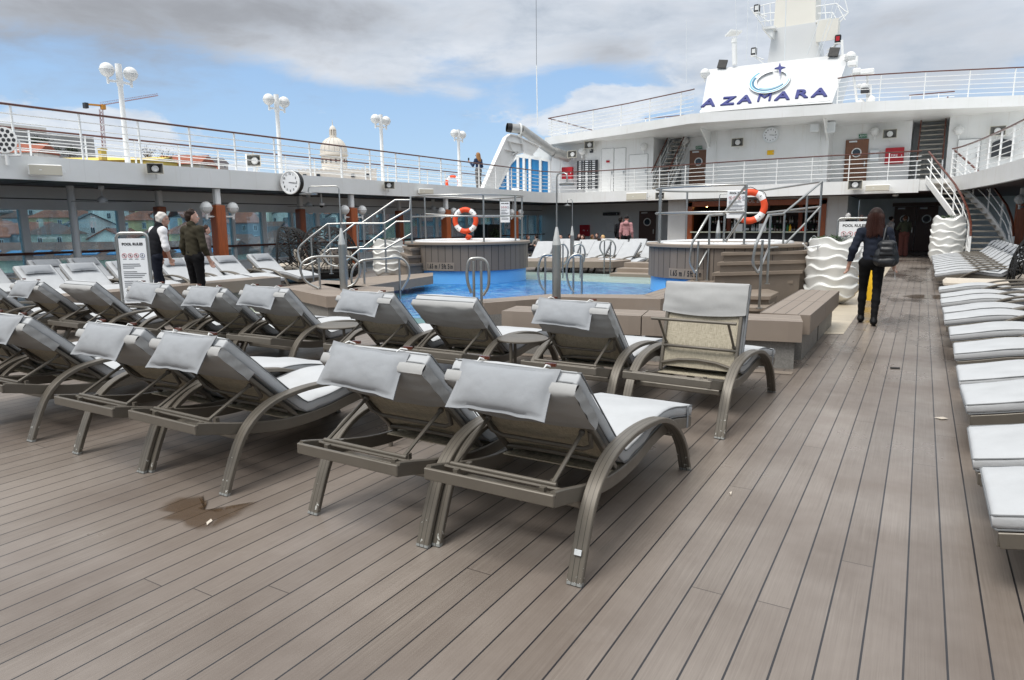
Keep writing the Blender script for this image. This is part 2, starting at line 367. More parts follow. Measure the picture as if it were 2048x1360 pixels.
def glass_mat(name,tint,gloss=.08,rough=.0):
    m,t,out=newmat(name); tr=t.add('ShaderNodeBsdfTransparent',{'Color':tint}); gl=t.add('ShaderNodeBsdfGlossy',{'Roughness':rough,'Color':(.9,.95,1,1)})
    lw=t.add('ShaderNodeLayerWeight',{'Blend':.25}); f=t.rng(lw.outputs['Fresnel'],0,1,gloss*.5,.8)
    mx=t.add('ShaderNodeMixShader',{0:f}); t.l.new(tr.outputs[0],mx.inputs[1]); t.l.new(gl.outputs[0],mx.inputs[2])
    sm=t.math('MULTIPLY',t.rng(t.noise(t.scale(t.coords(),(1,1,.4)),1.6,4,.6),.3,.7),.32); df=t.add('ShaderNodeBsdfDiffuse',{'Color':lin((172,214,228))}); m2=t.add('ShaderNodeMixShader',{0:sm}); t.l.new(mx.outputs[0],m2.inputs[1]); t.l.new(df.outputs[0],m2.inputs[2]); t.l.new(m2.outputs[0],out.inputs[0]); return m  # patchy pale blue diffuse mix paints sky reflection and haze onto the panes
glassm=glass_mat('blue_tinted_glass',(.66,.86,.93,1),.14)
glassb=mat('deep_blue_glazing',(40,122,178),.1,var=.1,vs=.6,spec=.6)
darkglass=mat('dark_porthole_glass',(40,46,54),.08,var=.05)
def water_mat():
    m,t,out=newmat('pool_water_surface'); co=t.coords()
    w=t.noise(t.scale(co,(1,1.9,1)),3.6,4,.55,.6); w2=t.noise(co,11,3,.5); h=t.math('ADD',w,t.math('MULTIPLY',w2,.35))
    amp=t.rng(t.noise(co,.45,2),.35,.6,.35,1.0)
    bn=t.add('ShaderNodeBump',{'Height':t.math('MULTIPLY',h,amp),'Strength':1.0,'Distance':.10})
    wc=t.mix(t.rng(w,.38,.66),lin((20,104,190)),lin((100,188,240))); wc=t.mix(t.rng(t.noise(t.scale(co,(1,2.2,1)),9,3,.6),.60,.70),wc,lin((190,226,248))); wc=t.mix(t.rng(t.sep(co)[1],14.7,15.0,0,.85,True),wc,lin((196,214,196))); body=t.add('ShaderNodeBsdfDiffuse',{'Color':wc}); tp=t.add('ShaderNodeBsdfTransparent',{'Color':(.62,.88,.98,1)}); gl=t.add('ShaderNodeBsdfGlossy',{'Roughness':.03})  # pale ripple highlights are painted into the water colour by noise
    t.l.new(bn.outputs[0],gl.inputs['Normal']); t.l.new(bn.outputs[0],body.inputs['Normal'])
    fr=t.add('ShaderNodeFresnel',{'IOR':1.33}); t.l.new(bn.outputs[0],fr.inputs['Normal'])
    mx=t.add('ShaderNodeMixShader',{0:.6}); t.l.new(tp.outputs[0],mx.inputs[1]); t.l.new(body.outputs[0],mx.inputs[2])
    m2=t.add('ShaderNodeMixShader',{0:t.math('MULTIPLY',fr.outputs[0],.42,0,True)}); t.l.new(mx.outputs[0],m2.inputs[1]); t.l.new(gl.outputs[0],m2.inputs[2])
    t.l.new(m2.outputs[0],out.inputs[0]); return m
waterm=water_mat()
poolblue=mat('blue_pool_lining',(112,188,246),.4,var=.05,vs=2)
pooldeep=mat('deep_blue_pool_mosaic',(30,128,220),.4,var=.25,vs=14)
cream=mat('cream_pool_steps',(214,220,200),.4,var=.05,vs=3)
def skin_mat(name,rgb): return mat(name,rgb,.5,var=.05,vs=20)
# ---------------------------------------------------------------- sun loungers (local frame: origin at the rear feet on the deck, +Y towards the foot end)
def rrect(a,b,r,k=3,nx=4,nb=1):
    pts=[]; r=min(r,a*.98,b*.98)
    for cx,cy,a0 in ((a-r,b-r,0),(-a+r,b-r,PI/2),(-a+r,-b+r,PI),(a-r,-b+r,3*PI/2)):
        for i in range(k+1):
            an=a0+PI/2*i/k; pts.append((cx+r*math.cos(an),cy+r*math.sin(an)))
        if a0 in (0,PI):   # subdivide the long top / bottom runs
            sgn=1 if a0==0 else -1
            for i in range(1,nx): pts.append((sgn*((a-r)-2*(a-r)*i/nx),sgn*b))
    return pts
def sweepx(mb,path,a,b,r,cx=0.0,soft=0.0,jit=0.0,seed=0,nx=4,k=3,bulge=0.0):
    P=[Vector((0,p[0],p[1])) for p in path]; n=len(P); sec=rrect(a,b,r,k,nx); m=len(sec); vs=[];fs=[]
    for i in range(n):
        t=(P[min(n-1,i+1)]-P[max(0,i-1)]).normalized(); nr=Vector((0,-t.z,t.y)); s=1.0
        if soft and (i==0 or i==n-1): s=soft
        for x,q in sec:
            xx=x*(1 if s==1 else 1-(1-s)*.04); qq=q*s
            if bulge: qq+=bulge*(1-(x/a)**2)*(1 if q>0 else -1)*(0 if s<1 else 1)
            v=P[i]+nr*qq; v.x=cx+xx
            if jit:
                d=noise.noise(Vector((v.x*5+seed,v.y*5,v.z*5)))*jit+noise.noise(Vector((v.x*16+seed,v.y*16,v.z*16)))*jit*.35
                v+=nr*d; v.x+=noise.noise(Vector((v.y*9+seed,v.z*9,3.3)))*jit*.5
            vs.append(v)
    for i in range(n-1):
        for j in range(m):
            j2=(j+1)%m; fs.append((i*m+j,i*m+j2,(i+1)*m+j2,(i+1)*m+j))
    fs+=[tuple(range(m))[::-1],tuple((n-1)*m+j for j in range(m))]
    fs=[f[::-1] for f in fs]
    return mb.add(vs,fs)
def sp2(pts,n): return [(p.y,p.z) for p in spline([(0,a,b) for a,b in pts],n)]
LEG=sp2([(.012,.0),(.07,.145),(.15,.305),(.255,.405),(.39,.465),(.58,.489),(.76,.489),(.95,.471),(1.1,.44),(1.25,.378),(1.38,.29),(1.5,.165),(1.585,.0)],3)
RAIL=sp2([(-.09,.405),(.0,.385),(.2,.335),(.4,.296),(.6,.277),(.85,.285),(1.05,.315),(1.25,.33),(1.45,.312),(1.65,.27),(1.82,.237)],3)
SEAT=[(y,z+.075) for y,z in RAIL if y>.50]
HY,HZ=.60,.335
def make_lounger(name,label,ang=44.0,pillow='behind',cover=True,dz=0.0,group=None,seed=0,propout=False,cover_to=.41,fine=True,poff=0.0):
    root=T(name,label,'sun lounger',group=group)
    ca,sa=math.cos(rad(ang)),math.sin(rad(ang))
    def B(s,n,x): return Vector((x,HY-ca*s+sa*n*1.0,HZ+sa*s+ca*n))   # along the back / out of its front face
    def bp(s,n): v=B(s,n,0); return (v.y,v.z)
    for sx in (-1,1):
        m=MB(); sweepx(m,LEG,.035,.014,.004,cx=sx*.365,nx=1,k=1); m.build('arched_leg',legm,root,40)
    f=MB()
    for sx in (-1,1): sweepx(f,RAIL,.013,.034,.004,cx=sx*.312,nx=1,k=1)
    f.box(-.325,.325,-.105,-.087,.376,.43,.004); f.box(-.3,.3,-.087,-.03,.378,.386)
    f.box(-.31,.31,1.80,1.825,.205,.268,.004)
    f.build('side_frame',alu,root,40)
    m=MB(); m.box(-.345,.345,.175,.215,.265,.305,.006); m.build('leg_brace',alu,root,40)
    m=MB(); m.box(-.345,.345,1.36,1.39,.27,.3,.006); m.build('leg_brace',alu,root,40)
    m=MB()
    for yy in (.0,.05,.1):
        for sx in (-.22,.22): m.box(sx-.012,sx+.012,yy-.012,yy+.012,.38,.41)
    m.tube([(-.3,.02,.405),(.3,.02,.405)],.008,6); m.build('ratchet_bar',alu,root,40)
    m=MB(); sweepx(m,[(y,z+.028) for y,z in RAIL if y>.52],.3,.003,.001,nx=2,k=1); m.build('seat_sling',sling,root,40)
    bf=MB()
    for sx in (-1,1): bf.bar(B(-.02,-.012,sx*.295),B(.66,-.012,sx*.295),.03,.026,up=(0,1,1),b=.004)
    bf.bar(B(.655,-.012,-.295),B(.655,-.012,.295),.03,.026,up=(0,1,1),b=.004)
    bf.tube([B(.04,-.02,-.29),B(.075,-.028,-.15),B(.085,-.03,0),B(.075,-.028,.15),B(.04,-.02,.29)],.012,8)
    bf.build('backrest_frame',alu,root,40)
    m=MB(); m.slab([B(.02,-.008,-.285),B(.02,-.008,.285),B(.65,-.008,.285),B(.65,-.008,-.285)],B(0,.003,0)-B(0,0,0)); m.build('back_sling',sling,root)
    m=MB()
    if propout:
        pv=.21
        for sx in (-1,1):
            m.tube([B(pv,-.03,sx*.27),B(pv+.15,-.26,sx*.27)],.010,7); m.sphere(B(pv,-.03,sx*.27),.016,8,5)
        m.tube([B(pv+.15,-.26,-.33),B(pv+.15,-.26,.33)],.012,8)
        m.tube([B(pv-.03,-.02,-.285),B(pv-.03,-.05,-.25),B(pv-.03,-.05,.25),B(pv-.03,-.02,.285)],.012,8)
    else:
        pv=.36
        for sx in (-1,1):
            a=B(pv,-.03,sx*.25); m.tube([a,(sx*.25,.03,.418)],.010,7); m.sphere(a,.017,8,5)
        m.tube([(-.27,.03,.418),(.27,.03,.418)],.011,8)
        m.tube([B(pv,-.02,-.285),B(pv-.10,-.045,-.27),B(pv-.13,-.05,-.22),B(pv-.13,-.05,.22),B(pv-.10,-.045,.27),B(pv,-.02,.285)],.011,8)
    m.build('prop_bar',alu,root,50)
    # mattress: seat and back in one pad
    seatp=[p for i,p in enumerate(SEAT)]
    top=.70
    pth=[bp(top,.052),bp(top-.02,.052)]+[bp(s,.052) for s in (top-.1,.5,.40,.30,.21,.13)]
    j0=bp(.06,.056)
    pth+=[j0]+[p for p in seatp if p[0]>j0[0]+.05]
    pth.append((pth[-1][0]+.03,pth[-1][1]-.006))
    pth=sp2(pth,2)
    m=MB(); sweepx(m,pth,.322,.034,.022,soft=.72,jit=.007,seed=seed,nx=6,bulge=.006); mt=m.build('mattress',fabw,root,55)
    pm=MB(); sec=[]
    P=[Vector((0,a,b)) for a,b in pth]
    for q in (1,-1):
        loop=[]
        for sx in (-1,1):
            run=[]
            for i in range(len(P)):
                t=(P[min(len(P)-1,i+1)]-P[max(0,i-1)]).normalized(); nr=Vector((0,-t.z,t.y)); v=P[i]+nr*q*(.030 if 0<i<len(P)-1 else .024); v.x=sx*(.319 if 0<i<len(P)-1 else .30); run.append(v)
            loop+=run if sx<0 else run[::-1]
        pm.tube(loop,.0042,5,closed=True)
    pm.build('piping',pipem,mt,60)
    if cover:   # canvas hood slipped over the head end
        c=MB(); w=.331
        def cov(u,v):
            # v: 0 front lip -> over the top -> down the back
            x=(u*2-1)*w; L=[(top-.03,.022),(top+.004,.02),(top+.012,.012),(top+.010,-.015),(top+.0,-.034)]
            nb=9; k=v*(len(L)+nb-1)
            if k<=len(L)-1:
                i=int(k); fr=k-i; i2=min(i+1,len(L)-1); s=L[i][0]+(L[i2][0]-L[i][0])*fr; n=L[i][1]+(L[i2][1]-L[i][1])*fr
            else:
                q=(k-len(L)+1)/nb; s=top-(top-cover_to)*q; n=-.034
                e=1-abs(2*u-1)**3
                n-=.022*e*math.sin(PI*min(1,q*1.05))**.8; s-=.025*(1-(2*u-1)**2)*q
                n+=.010*noise.noise(Vector((x*7+seed,s*4,1)))+.008*noise.noise(Vector((x*3+s*14+seed,s*10-x*5,4)))
            p=B(s,n,x*(1+.004*math.sin(v*20+seed)))
            return p
        c.grid(cov,15,27)
        for sx in (-1,1):
            def side(u,v,sx=sx):
                s=top+.006-(top+.006-cover_to)*v; n=.022-.057*u
                return B(s,n,sx*(w+.0015+.004*math.sin(v*17+u*4+seed)))
            c.grid(side if sx>0 else (lambda u,v:side(1-u,v,-1)),5,12)
        c.build('head_cover',fabc,root,60)
    if pillow:
        pw,ph,pt=.252,.120,.046
        if pillow=='behind': c0=B(top+.01,-.045,0); tp_=B(top+.022,.078,0); ax=Vector((1,0,poff)).normalized(); ay=Vector((.04+poff,.56,.83)).normalized(); c0=Vector((-.015+poff*.6,tp_.y,tp_.z-.008))-ay*ph*.97; nn=ax.cross(ay)
        else: c0=B(top-.17,.125,0); ax=Vector((1,0,0)); ay=(B(1,0,0)-B(0,0,0)).normalized(); nn=ax.cross(ay)
        pl=MB()
        def pil(sg):
            def f(u,v):
                a=u*2-1; b=v*2-1; fl=max(0,(1-(abs(a)/.92)**2.6))*max(0,(1-(abs(b)/.84)**2.2)); d=.003+(pt*fl**.55 if fl>0 else 0)
                d+=(.004*noise.noise(Vector((a*3+seed,b*2,sg)))+.002*noise.noise(Vector((a*9+seed,b*4,sg))))*fl**.3
                pin=1-.05*(1-abs(b))*abs(a)**4; pin2=1-.09*(1-abs(a)**2)*abs(b)**4
                return c0+ax*(a*pw*pin)+ay*(b*ph*pin2+.006*noise.noise(Vector((a*3+seed,2,b))))+nn*(sg*d*(1 if sg>0 else .75))
            return f
        pl.grid(pil(1),41,27); g2=MB(); g2.grid(pil(-1),41,27); pl.add(g2.v,[f[::-1] for f in g2.f])
        pi_=pl.build('pillow',fabp,root,60)
        for sx in ((-.17,.17) if fine else ()):
            st=MB(); tg=MB()
            a=c0+ax*sx+ay*(ph*.98); b=B(top-.004,.098,sx) if pillow=='behind' else B(top+.01,.04,sx)
            mid=(a+b)/2+Vector((0,-.01,.012)) if pillow=='behind' else (a+b)/2+nn*.01
            st.tube([a,mid,b],.004,5); tg.bar(b+Vector((-.024,0,.008)),b+Vector((.024,.006,.008)),.014,.014); st.build('cord',whiteg,pi_); tg.build('toggle',teak,pi_)
    for sx in ((-1,1) if fine else ()):
        m=MB(); m.box(sx*.327-.002,sx*.327+.002,1.72,1.745,.22,.36); m.build('tie_strap',fabp,root)
    return root
lab_front='front row grey sun lounger, pillow over its back, '
PA=make_lounger('sun_lounger',lab_front+'nearest the open walkway',group='loungers in the front row',seed=1)
PA2=make_lounger('sun_lounger','x',group='loungers in the front row',ang=45.6,seed=31,poff=-.045)
PA3=make_lounger('sun_lounger','x',group='loungers in the front row',ang=43.0,seed=47,poff=.03,cover_to=.44)
PB=make_lounger('sun_lounger','x',group='loungers in the second row',pillow=None,seed=5)
PC=make_lounger('sun_lounger','x',group='loungers along the port windows',ang=36,pillow='front',cover=False,seed=9,fine=False)
PD=make_lounger('sun_lounger','x',group='loungers beside the walkway',ang=42,pillow='front',cover=False,seed=12,fine=False)
PE=make_lounger('sun_lounger','x',group='loungers beyond the pool',ang=47,pillow=None,cover=False,seed=15,fine=False)
SR=make_lounger('sun_lounger','sun lounger set upright with its beige sling back bare under a grey hood',group='loungers in the second row',ang=106,pillow=None,seed=21,propout=True,cover_to=.46)
SR.location=(-1.475,4.70,0); SR.rotation_euler=(0,0,rad(-2.5))
# front row
rowA=[(-1.505,2.405,0),(-2.275,2.37,-.6),(-3.64,2.315,-1.0),(-4.40,2.285,.5),(-5.70,2.26,.8),(-6.48,2.2,-1)]
labsA=['nearest the open walkway','second from the walkway end','above the brown puddle','fourth from the walkway end','second from the left picture edge','cut off at the left edge']
for i,(x,y,a) in enumerate(rowA):
    if i==0: PA.location=(x,y,0); continue
    if i in (1,2): q_=(PA2,PA3)[i-1]; q_.location=(x,y,0); q_.rotation_euler=(0,0,rad(a)); q_['label']=lab_front+labsA[i]
    else: dup((PA,PA2,PA3)[(i*2)%3],(x,y,0),rad(a),lab_front+labsA[i])
m=MB(); m.box(.350,.382,.028,.0325,.125,.146); m.v=[Vector((v.x-1.505,v.y+v.z*.36-.040+2.405,v.z)) for v in m.v]; WM[PA.name]=Matrix.Translation((-1.505,2.405,0)); m.build('maker_plate',greyw,PA,0)
# second row
rowB=[(-2.33,4.70,1,'with pillow, beside the upright bare-backed one'),(-3.53,4.68,0,'without a pillow, between two with pillows'),(-4.31,4.52,1,'with pillow, left of the one without a pillow'),
 (-5.60,4.47,1,'with pillow, right of three together below the men'),(-6.36,4.37,1,'with pillow, middle of three together below the men'),(-7.14,4.22,1,'with pillow, left of three together below the men'),
 (-8.40,4.16,0,'without a pillow, near the left edge'),(-9.10,3.95,1,'with pillow, near the left edge'),(-10.2,3.8,1,'cut off at the left edge')]
for i,(x,y,p,l) in enumerate(rowB):
    if p: dup((PA2,PA3,PA2)[i%3],(x,y,0),rad(random.uniform(-1,1)),'second row grey sun lounger '+l,'loungers in the second row')
    elif PB.location.x==0: PB.location=(x,y,0); PB['label']='second row grey sun lounger '+l
    else: dup(PB,(x,y,0),0,'second row grey sun lounger '+l)
# port side row, feet towards the pool
pc=[75,165,255,350,400,455,528]; first=True
for i,xx in enumerate(pc):
    y=px(xx,513,-13.75).y
    l='pale sun lounger facing the pool behind the long bench, %s from left'%ORD[i]
    loc=(-14.05,y,0); 
    if first: PC.location=loc; PC.rotation_euler=(0,0,-PI/2); PC['label']=l; first=False
    else: dup(PC,loc,-PI/2+rad(random.uniform(-2,2)),l)
# a second line of backs nearer the glass
for i,y in enumerate((5.6,6.4,7.6,8.4,9.6)):
    dup(PC,(-16.3,y,0),-PI/2,'pale sun lounger tucked close under the port windows, %s from left'%ORD[i],'loungers in the back line at the port windows')
# starboard rows: foot ends to the walkway
ys=[3.5,4.22,5.45,6.17,7.33,8.5,9.68,10.5,11.65,12.45,13.75]+[17.6+.93*i for i in range(10)]
for i,y in enumerate(ys):
    loc=(2.17+random.uniform(-.015,.015),y,0)
    l=('pale lounger beside the walkway before the wicker daybed, %s from near end'%ORD[i]) if i<11 else ('pale lounger in the tight group by the curved stairs, %s from near end'%ORD[i-11])
    g='loungers beside the walkway' if i<11 else 'loungers grouped by the curved stairs'
    if i==0: PD.location=loc; PD.rotation_euler=(0,0,PI/2); PD['label']=l; PD['group']=g
    else: dup(PD,loc,PI/2+rad(random.uniform(-1.2,1.2)),l,g)
# beyond the pool, feet towards the camera (backs to the bow)
fl=[(1098,-.2,20.3,1),(1150,0,20.9,0),(1180,0,22.6,1),(1212,0,21.0,1),(1243,0,22.9,0),(1272,.1,20.2,1),(1318,.1,21.0,1),(1135,0,23.6,0),(1222,0,24.2,1),(1280,0,24.0,0)]
for i,(xx,dx,Y,k) in enumerate(fl):
    x=py(xx,500,Y).x; loc=(x,Y,0); l='white lounger beyond the pool, '+['leftmost beside the left hot tub','behind the near shower post','in the second line between the shower posts','right of the far shower post','behind the oval handrail','with its arched leg showing, right of the oval handrail','partly behind the right hot tub','in the back line, leftmost','in the back line, middle','in the back line by the man in pink'][i]
    if i==0: PE.location=loc; PE.rotation_euler=(0,0,PI); PE['label']=l
    else: dup(PE,loc,PI+rad([0,0,8,-10,0,-16,-12,0,5,0][i]),l)
# small round tables between them
def make_table():
    r=T('side_table','x','side table',group='round side tables'); m=MB(); m.lathe([(0.0,.485),(.222,.485),(.228,.49),(.228,.5),(.222,.503),(0,.503)],28); m.build('table_top',alu,r)
    for a in (.4,2.5,4.6):
        m=MB(); m.tube([(.17*math.cos(a),.17*math.sin(a),0),(.17*math.cos(a),.17*math.sin(a),.485)],.015,8); m.build('leg',alu,r)
    return r
tb=make_table()
for i,(p,l) in enumerate([(pz(1045,676,.5),'round taupe side table beside the middle second row lounger'),(pz(680,650,.5),'round taupe side table between the three-lounger set and the next pair'),(V(-3.02,3.62,.5),'round taupe side table half hidden behind the second front row lounger')]):
    if i==0: tb.location=(p.x,p.y,0); tb['label']=l
    else: dup(tb,(p.x,p.y,0),i*1.1,l)
# ---------------------------------------------------------------- decks, pool, hot tubs
HX0,HX1,HY0,HY1=-10.6,-3.3,9.25,17.3
m=MB()
XS=[-19.6,HX0,-4.9,HX1,7.2]; YS=[-5,7.95,HY0,HY1,40]
for i in range(4):
    for j in range(4):
        if (i,j) in ((1,1),(1,2),(2,2)): continue
        m.add([(XS[i],YS[j],0),(XS[i+1],YS[j],0),(XS[i+1],YS[j+1],0),(XS[i],YS[j+1],0)],[(0,1,2,3)])
tag(m.build('deck',deckm,None,0,base=False),'taupe plank deck with dark caulked seams',None,None,'structure')
m=MB(); m.add([(-1.55,7.4,.004),(-.78,7.9,.004),(-.78,30,.004),(-1.55,30,.004)],[(0,1,2,3)])
tilem=slat_mat('beige_pool_tile',(196,184,164),.6,1,.012,.4,(150,140,124)); m.v[0]=V(-1.55,9.6,.004); m.v[1]=V(-.8,10.0,.004)
tag(m.build('pool_paving',tilem,None,0,base=False),'beige tiled strip between bench and walkway',None,None,'structure')
# brown puddle in the foreground and the wet patch further on
pud,t_,o_=newmat('brown_standing_water'); at_=t_.add('ShaderNodeAttribute',attribute_name='wet').outputs['Fac']; bb=t_.add('ShaderNodeBsdfPrincipled',{'Base Color':lin((92,72,52)),'Roughness':.06,'Alpha':t_.math('MULTIPLY',at_,.52)}); t_.l.new(bb.outputs[0],o_.inputs[0])
def puddle(ptsx,label,seed):
    pts=[pz(x,y,.004) for x,y in ptsx]; out=[]; n=len(pts)
    for i in range(n):
        a,b=pts[i],pts[(i+1)%n]
        for k in range(8):
            p=a.lerp(b,k/8); d=noise.noise(V(p.x*14,p.y*5,seed))*.035; out.append(V(p.x+d,p.y+d*1.3,.004))
    c=sum(out,V(0,0,0))/len(out); rings=[(1.14,0.0,.0042),(1.06,.2,.0044),(.99,.5,.0046),(.90,.9,.0050),(.6,1.0,.0052),(.2,1.0,.0052)]
    m=MB(); N=len(out); vs=[]; at=[]
    for f,a_,z in rings:
        for p in out: q=c+(p-c)*f; vs.append(V(q.x,q.y,z)); at.append(a_)
    vs.append(V(c.x,c.y,.0052)); at.append(1.0); fs=[]
    for r in range(len(rings)-1):
        for i in range(N): i2=(i+1)%N; fs.append((r*N+i,r*N+i2,(r+1)*N+i2,(r+1)*N+i))
    b=(len(rings)-1)*N; fs+=[(b+i,b+(i+1)%N,b+N) for i in range(N)]
    m.add(vs,fs); o=m.build('puddle',pud,None,180); a=o.data.attributes.new('wet','FLOAT','POINT'); a.data.foreach_set('value',at); tag(o,label,'puddle')
puddle([(332,1008),(352,997),(405,993),(413,1003),(402,1016),(440,1022),(480,1010),(512,1003),(470,1030),(432,1052),(384,1058),(362,1047),(330,1030)],'brown puddle on the deck below the front row lounger legs',2)
puddle([(1803,592),(1830,589),(1905,590),(1900,600),(1862,597),(1830,597)],'dark wet puddle across the walkway by the right lounger feet',5)
# small marks on the deck
for k,(l,lab,mt) in enumerate((([(1868,835),(1886,834),(1897,837.5),(1884,838.5)],'torn pale tape scrap on the deck by the right loungers',cush),([(1780,734),(1800,735),(1800,737.5),(1781,737)],'thin dark splinter mark on the walkway boards',gap),([(413,1045),(422,1038),(425,1042),(418,1047),(414,1051)],'crumpled pale paper scrap in the brown puddle',cush),([(1459,985),(1464,983),(1462,991)],'tiny pink paper scrap on the foreground deck',cush))):
    m=MB(); m.slab([pz(x,y,.0065) for x,y in l],(0,0,.002)); tag(m.build('deck_scrap',mt,None,0),lab,'scrap')
m=MB(); q0,q1=pz(1010,709,0),pz(1588,744,0); m.slab([V(q0.x,q0.y-.02,.004),V(q1.x-.0,q1.y-.16,.004),V(q1.x,q1.y-.02,.004),V(q0.x,q0.y+.12,.004)],(0,0,.002)); tag(m.build('deck_border',compd,None,0),'border board along the bench foot',None,None,'structure')
# pool
m=MB(); wp=[(-3.4,9.4),(-4.8,9.2),(-5.3,8.2),(-6.3,7.97),(-8.6,8.0),(-10.5,8.5),(-10.5,17.25),(-3.4,17.25),(-3.4,12)]
m.add([(x,y,.12) for x,y in wp],[tuple(range(len(wp)))]); o=m.build('pool_water',waterm,None,0,base=False); tag(o,'rippled blue pool water',None,None,'structure')
bt=T('pool_basin','blue lined swimming pool basin between the two hot tubs','pool',(-6.9,13,-1.2))
m=MB(); m.box(HX0,HX1,HY0,15.4,-1.25,-1.2); m.build('basin_floor',pooldeep,bt)
m=MB()
m.box(HX0-.1,HX0,HY0,HY1,-1.25,.15); m.box(HX1,HX1+.1,HY0,HY1,-1.25,.15); m.box(HX0,-4.9,7.9,7.95,-1.25,-.004); m.build('basin_wall',poolblue,bt)
m=MB(); m.box(HX0,HX1,15.4,16.4,-1.2,-.02); m.box(HX0,HX1,16.3,17.3,-1.2,.06); m.box(-10.5,-8.2,8.0,12.0,-1.2,-.05); m.build('shallow_ledge',cream,bt)
m=MB(); m.prism([(-5.0,9.2),(-5.5,8.35),(-6.3,8.0),(-7.7,8.6),(-8.7,9.7),(-8.4,9.24)],-.2,-.06); m.build('entry_step',cream,bt)
def pp(l,z): return [tuple(pz(x,y,z)[:2]) for x,y in l]
cp=T('pool_coping','taupe board coping around the pool edge','coping',(-6.5,11,0))
def cop(l,mm,z=.42,th=.17):
    m=MB(); m.prism(pp(l,z),z-th,z); m.build('coping_section',mm,cp,20)
nl=[(968,606),(1105,596),(1121,594),(1321,598),(1288,589),(1113,588),(1100,588),(955,599)]
cop(nl,benchx); cop([(1321,598),(1287,589.4),(1395,555),(1462,556),(1462,562)],benchy)
cop([(558,574),(652,593),(700,592),(788,582),(788,574.5),(690,570),(640,566)],benchx); cop([(640,569),(688,579),(866,551.5),(866,545),(720,556)],comp)
cop([(600,572),(662,588),(702,577),(692,562),(640,560)],comp,.414,.15)
cop([(1040,522.5),(1225,523.5),(1262,520),(1240,515),(1040,514)],comp)
m=MB()
for l in (nl,[(1321,598),(1287,589.4),(1395,555),(1462,556),(1462,562)],[(558,574),(652,593),(700,592),(788,582),(788,574.5),(690,570),(640,566)]):
    P=[Vector(p) for p in pp(l,.42)]; c=sum(P,Vector((0,0)))/len(P); m.prism([tuple(c+(p-c)*.93) for p in P],.0,.252)
m.build('coping_base',stone,cp,20)
m=MB(); a=pz(1000,622,.3); m.prism(pp([(958,612),(1000,604),(1010,612),(968,622)],.25),0,.25); m.build('corner_step',comp,cp,20)
# broad steps down to the far water edge
fs_=T('pool_steps','broad taupe steps down to the far pool edge','steps',(-5.4,17.2,0))
for k,(z,y0) in enumerate(((.42,17.6),(.30,17.1),(.2,16.6))):
    m=MB(); m.box(-6.9+.0*k,-3.9,y0,y0+.55,z-.12,z,.006); m.build('step',comp,fs_)
# benches
def bench(label,A,B_,dv,mm,ends=(0,0)):
    A=Vector(A);B_=Vector(B_); d=Vector(dv); r=T('pool_bench',label,'bench',((A.x+B_.x)/2,(A.y+B_.y)/2,0),0,'boarded benches around the pool')
    m=MB(); z=.5; m.prism([(A.x,A.y),(B_.x,B_.y),(B_.x+d.x+ends[1]*0,B_.y+d.y),(A.x+d.x,A.y+d.y)],z-.21,z); m.build('seat',mm,r,20)
    m=MB(); u=(B_-A).normalized(); n=d.normalized(); i=.07
    q=[A+u*.03+n*i,B_-u*.06+n*i,B_-u*.06+d-n*.02,A+u*.03+d-n*.02]; m.prism([(p.x,p.y) for p in q],0,z-.21); m.build('stone_base',stone,r,20)
    return r
A=pz(1606,644,.5); Bl=pz(1003,622,.5); Mi=A.lerp(Bl,.50); g=(A-Bl).normalized(); nb_=Vector((-g.y,g.x,0))*.52
gx=g*.006
bench('taupe boarded bench end left of the near shower, behind the lounger backs',Bl,Mi-gx,nb_,benchx); bench('taupe boarded front bench running to the near corner by the walkway',Mi+gx,A,nb_,benchx)
Cn=A+nb_; Ce=pz(1673,587,.5); R1=V(-.96,A.y+1.9,0)
r_=bench('taupe boarded bench along the walkway, part nearest the corner',V(-.96,A.y+.56,.5),V(-.96,9.25,.5),(-.52,0,0),benchy)
r_=bench('taupe boarded bench along the walkway, far part by the white planter',V(-.96,9.262,.5),V(-.96,10.85,.5),(-.52,0,0),benchy)
bench('long taupe bench in front of the two men',V(-10.75,5.2,.5),V(-10.75,9.25,.5),(-.5,0,0),benchy)
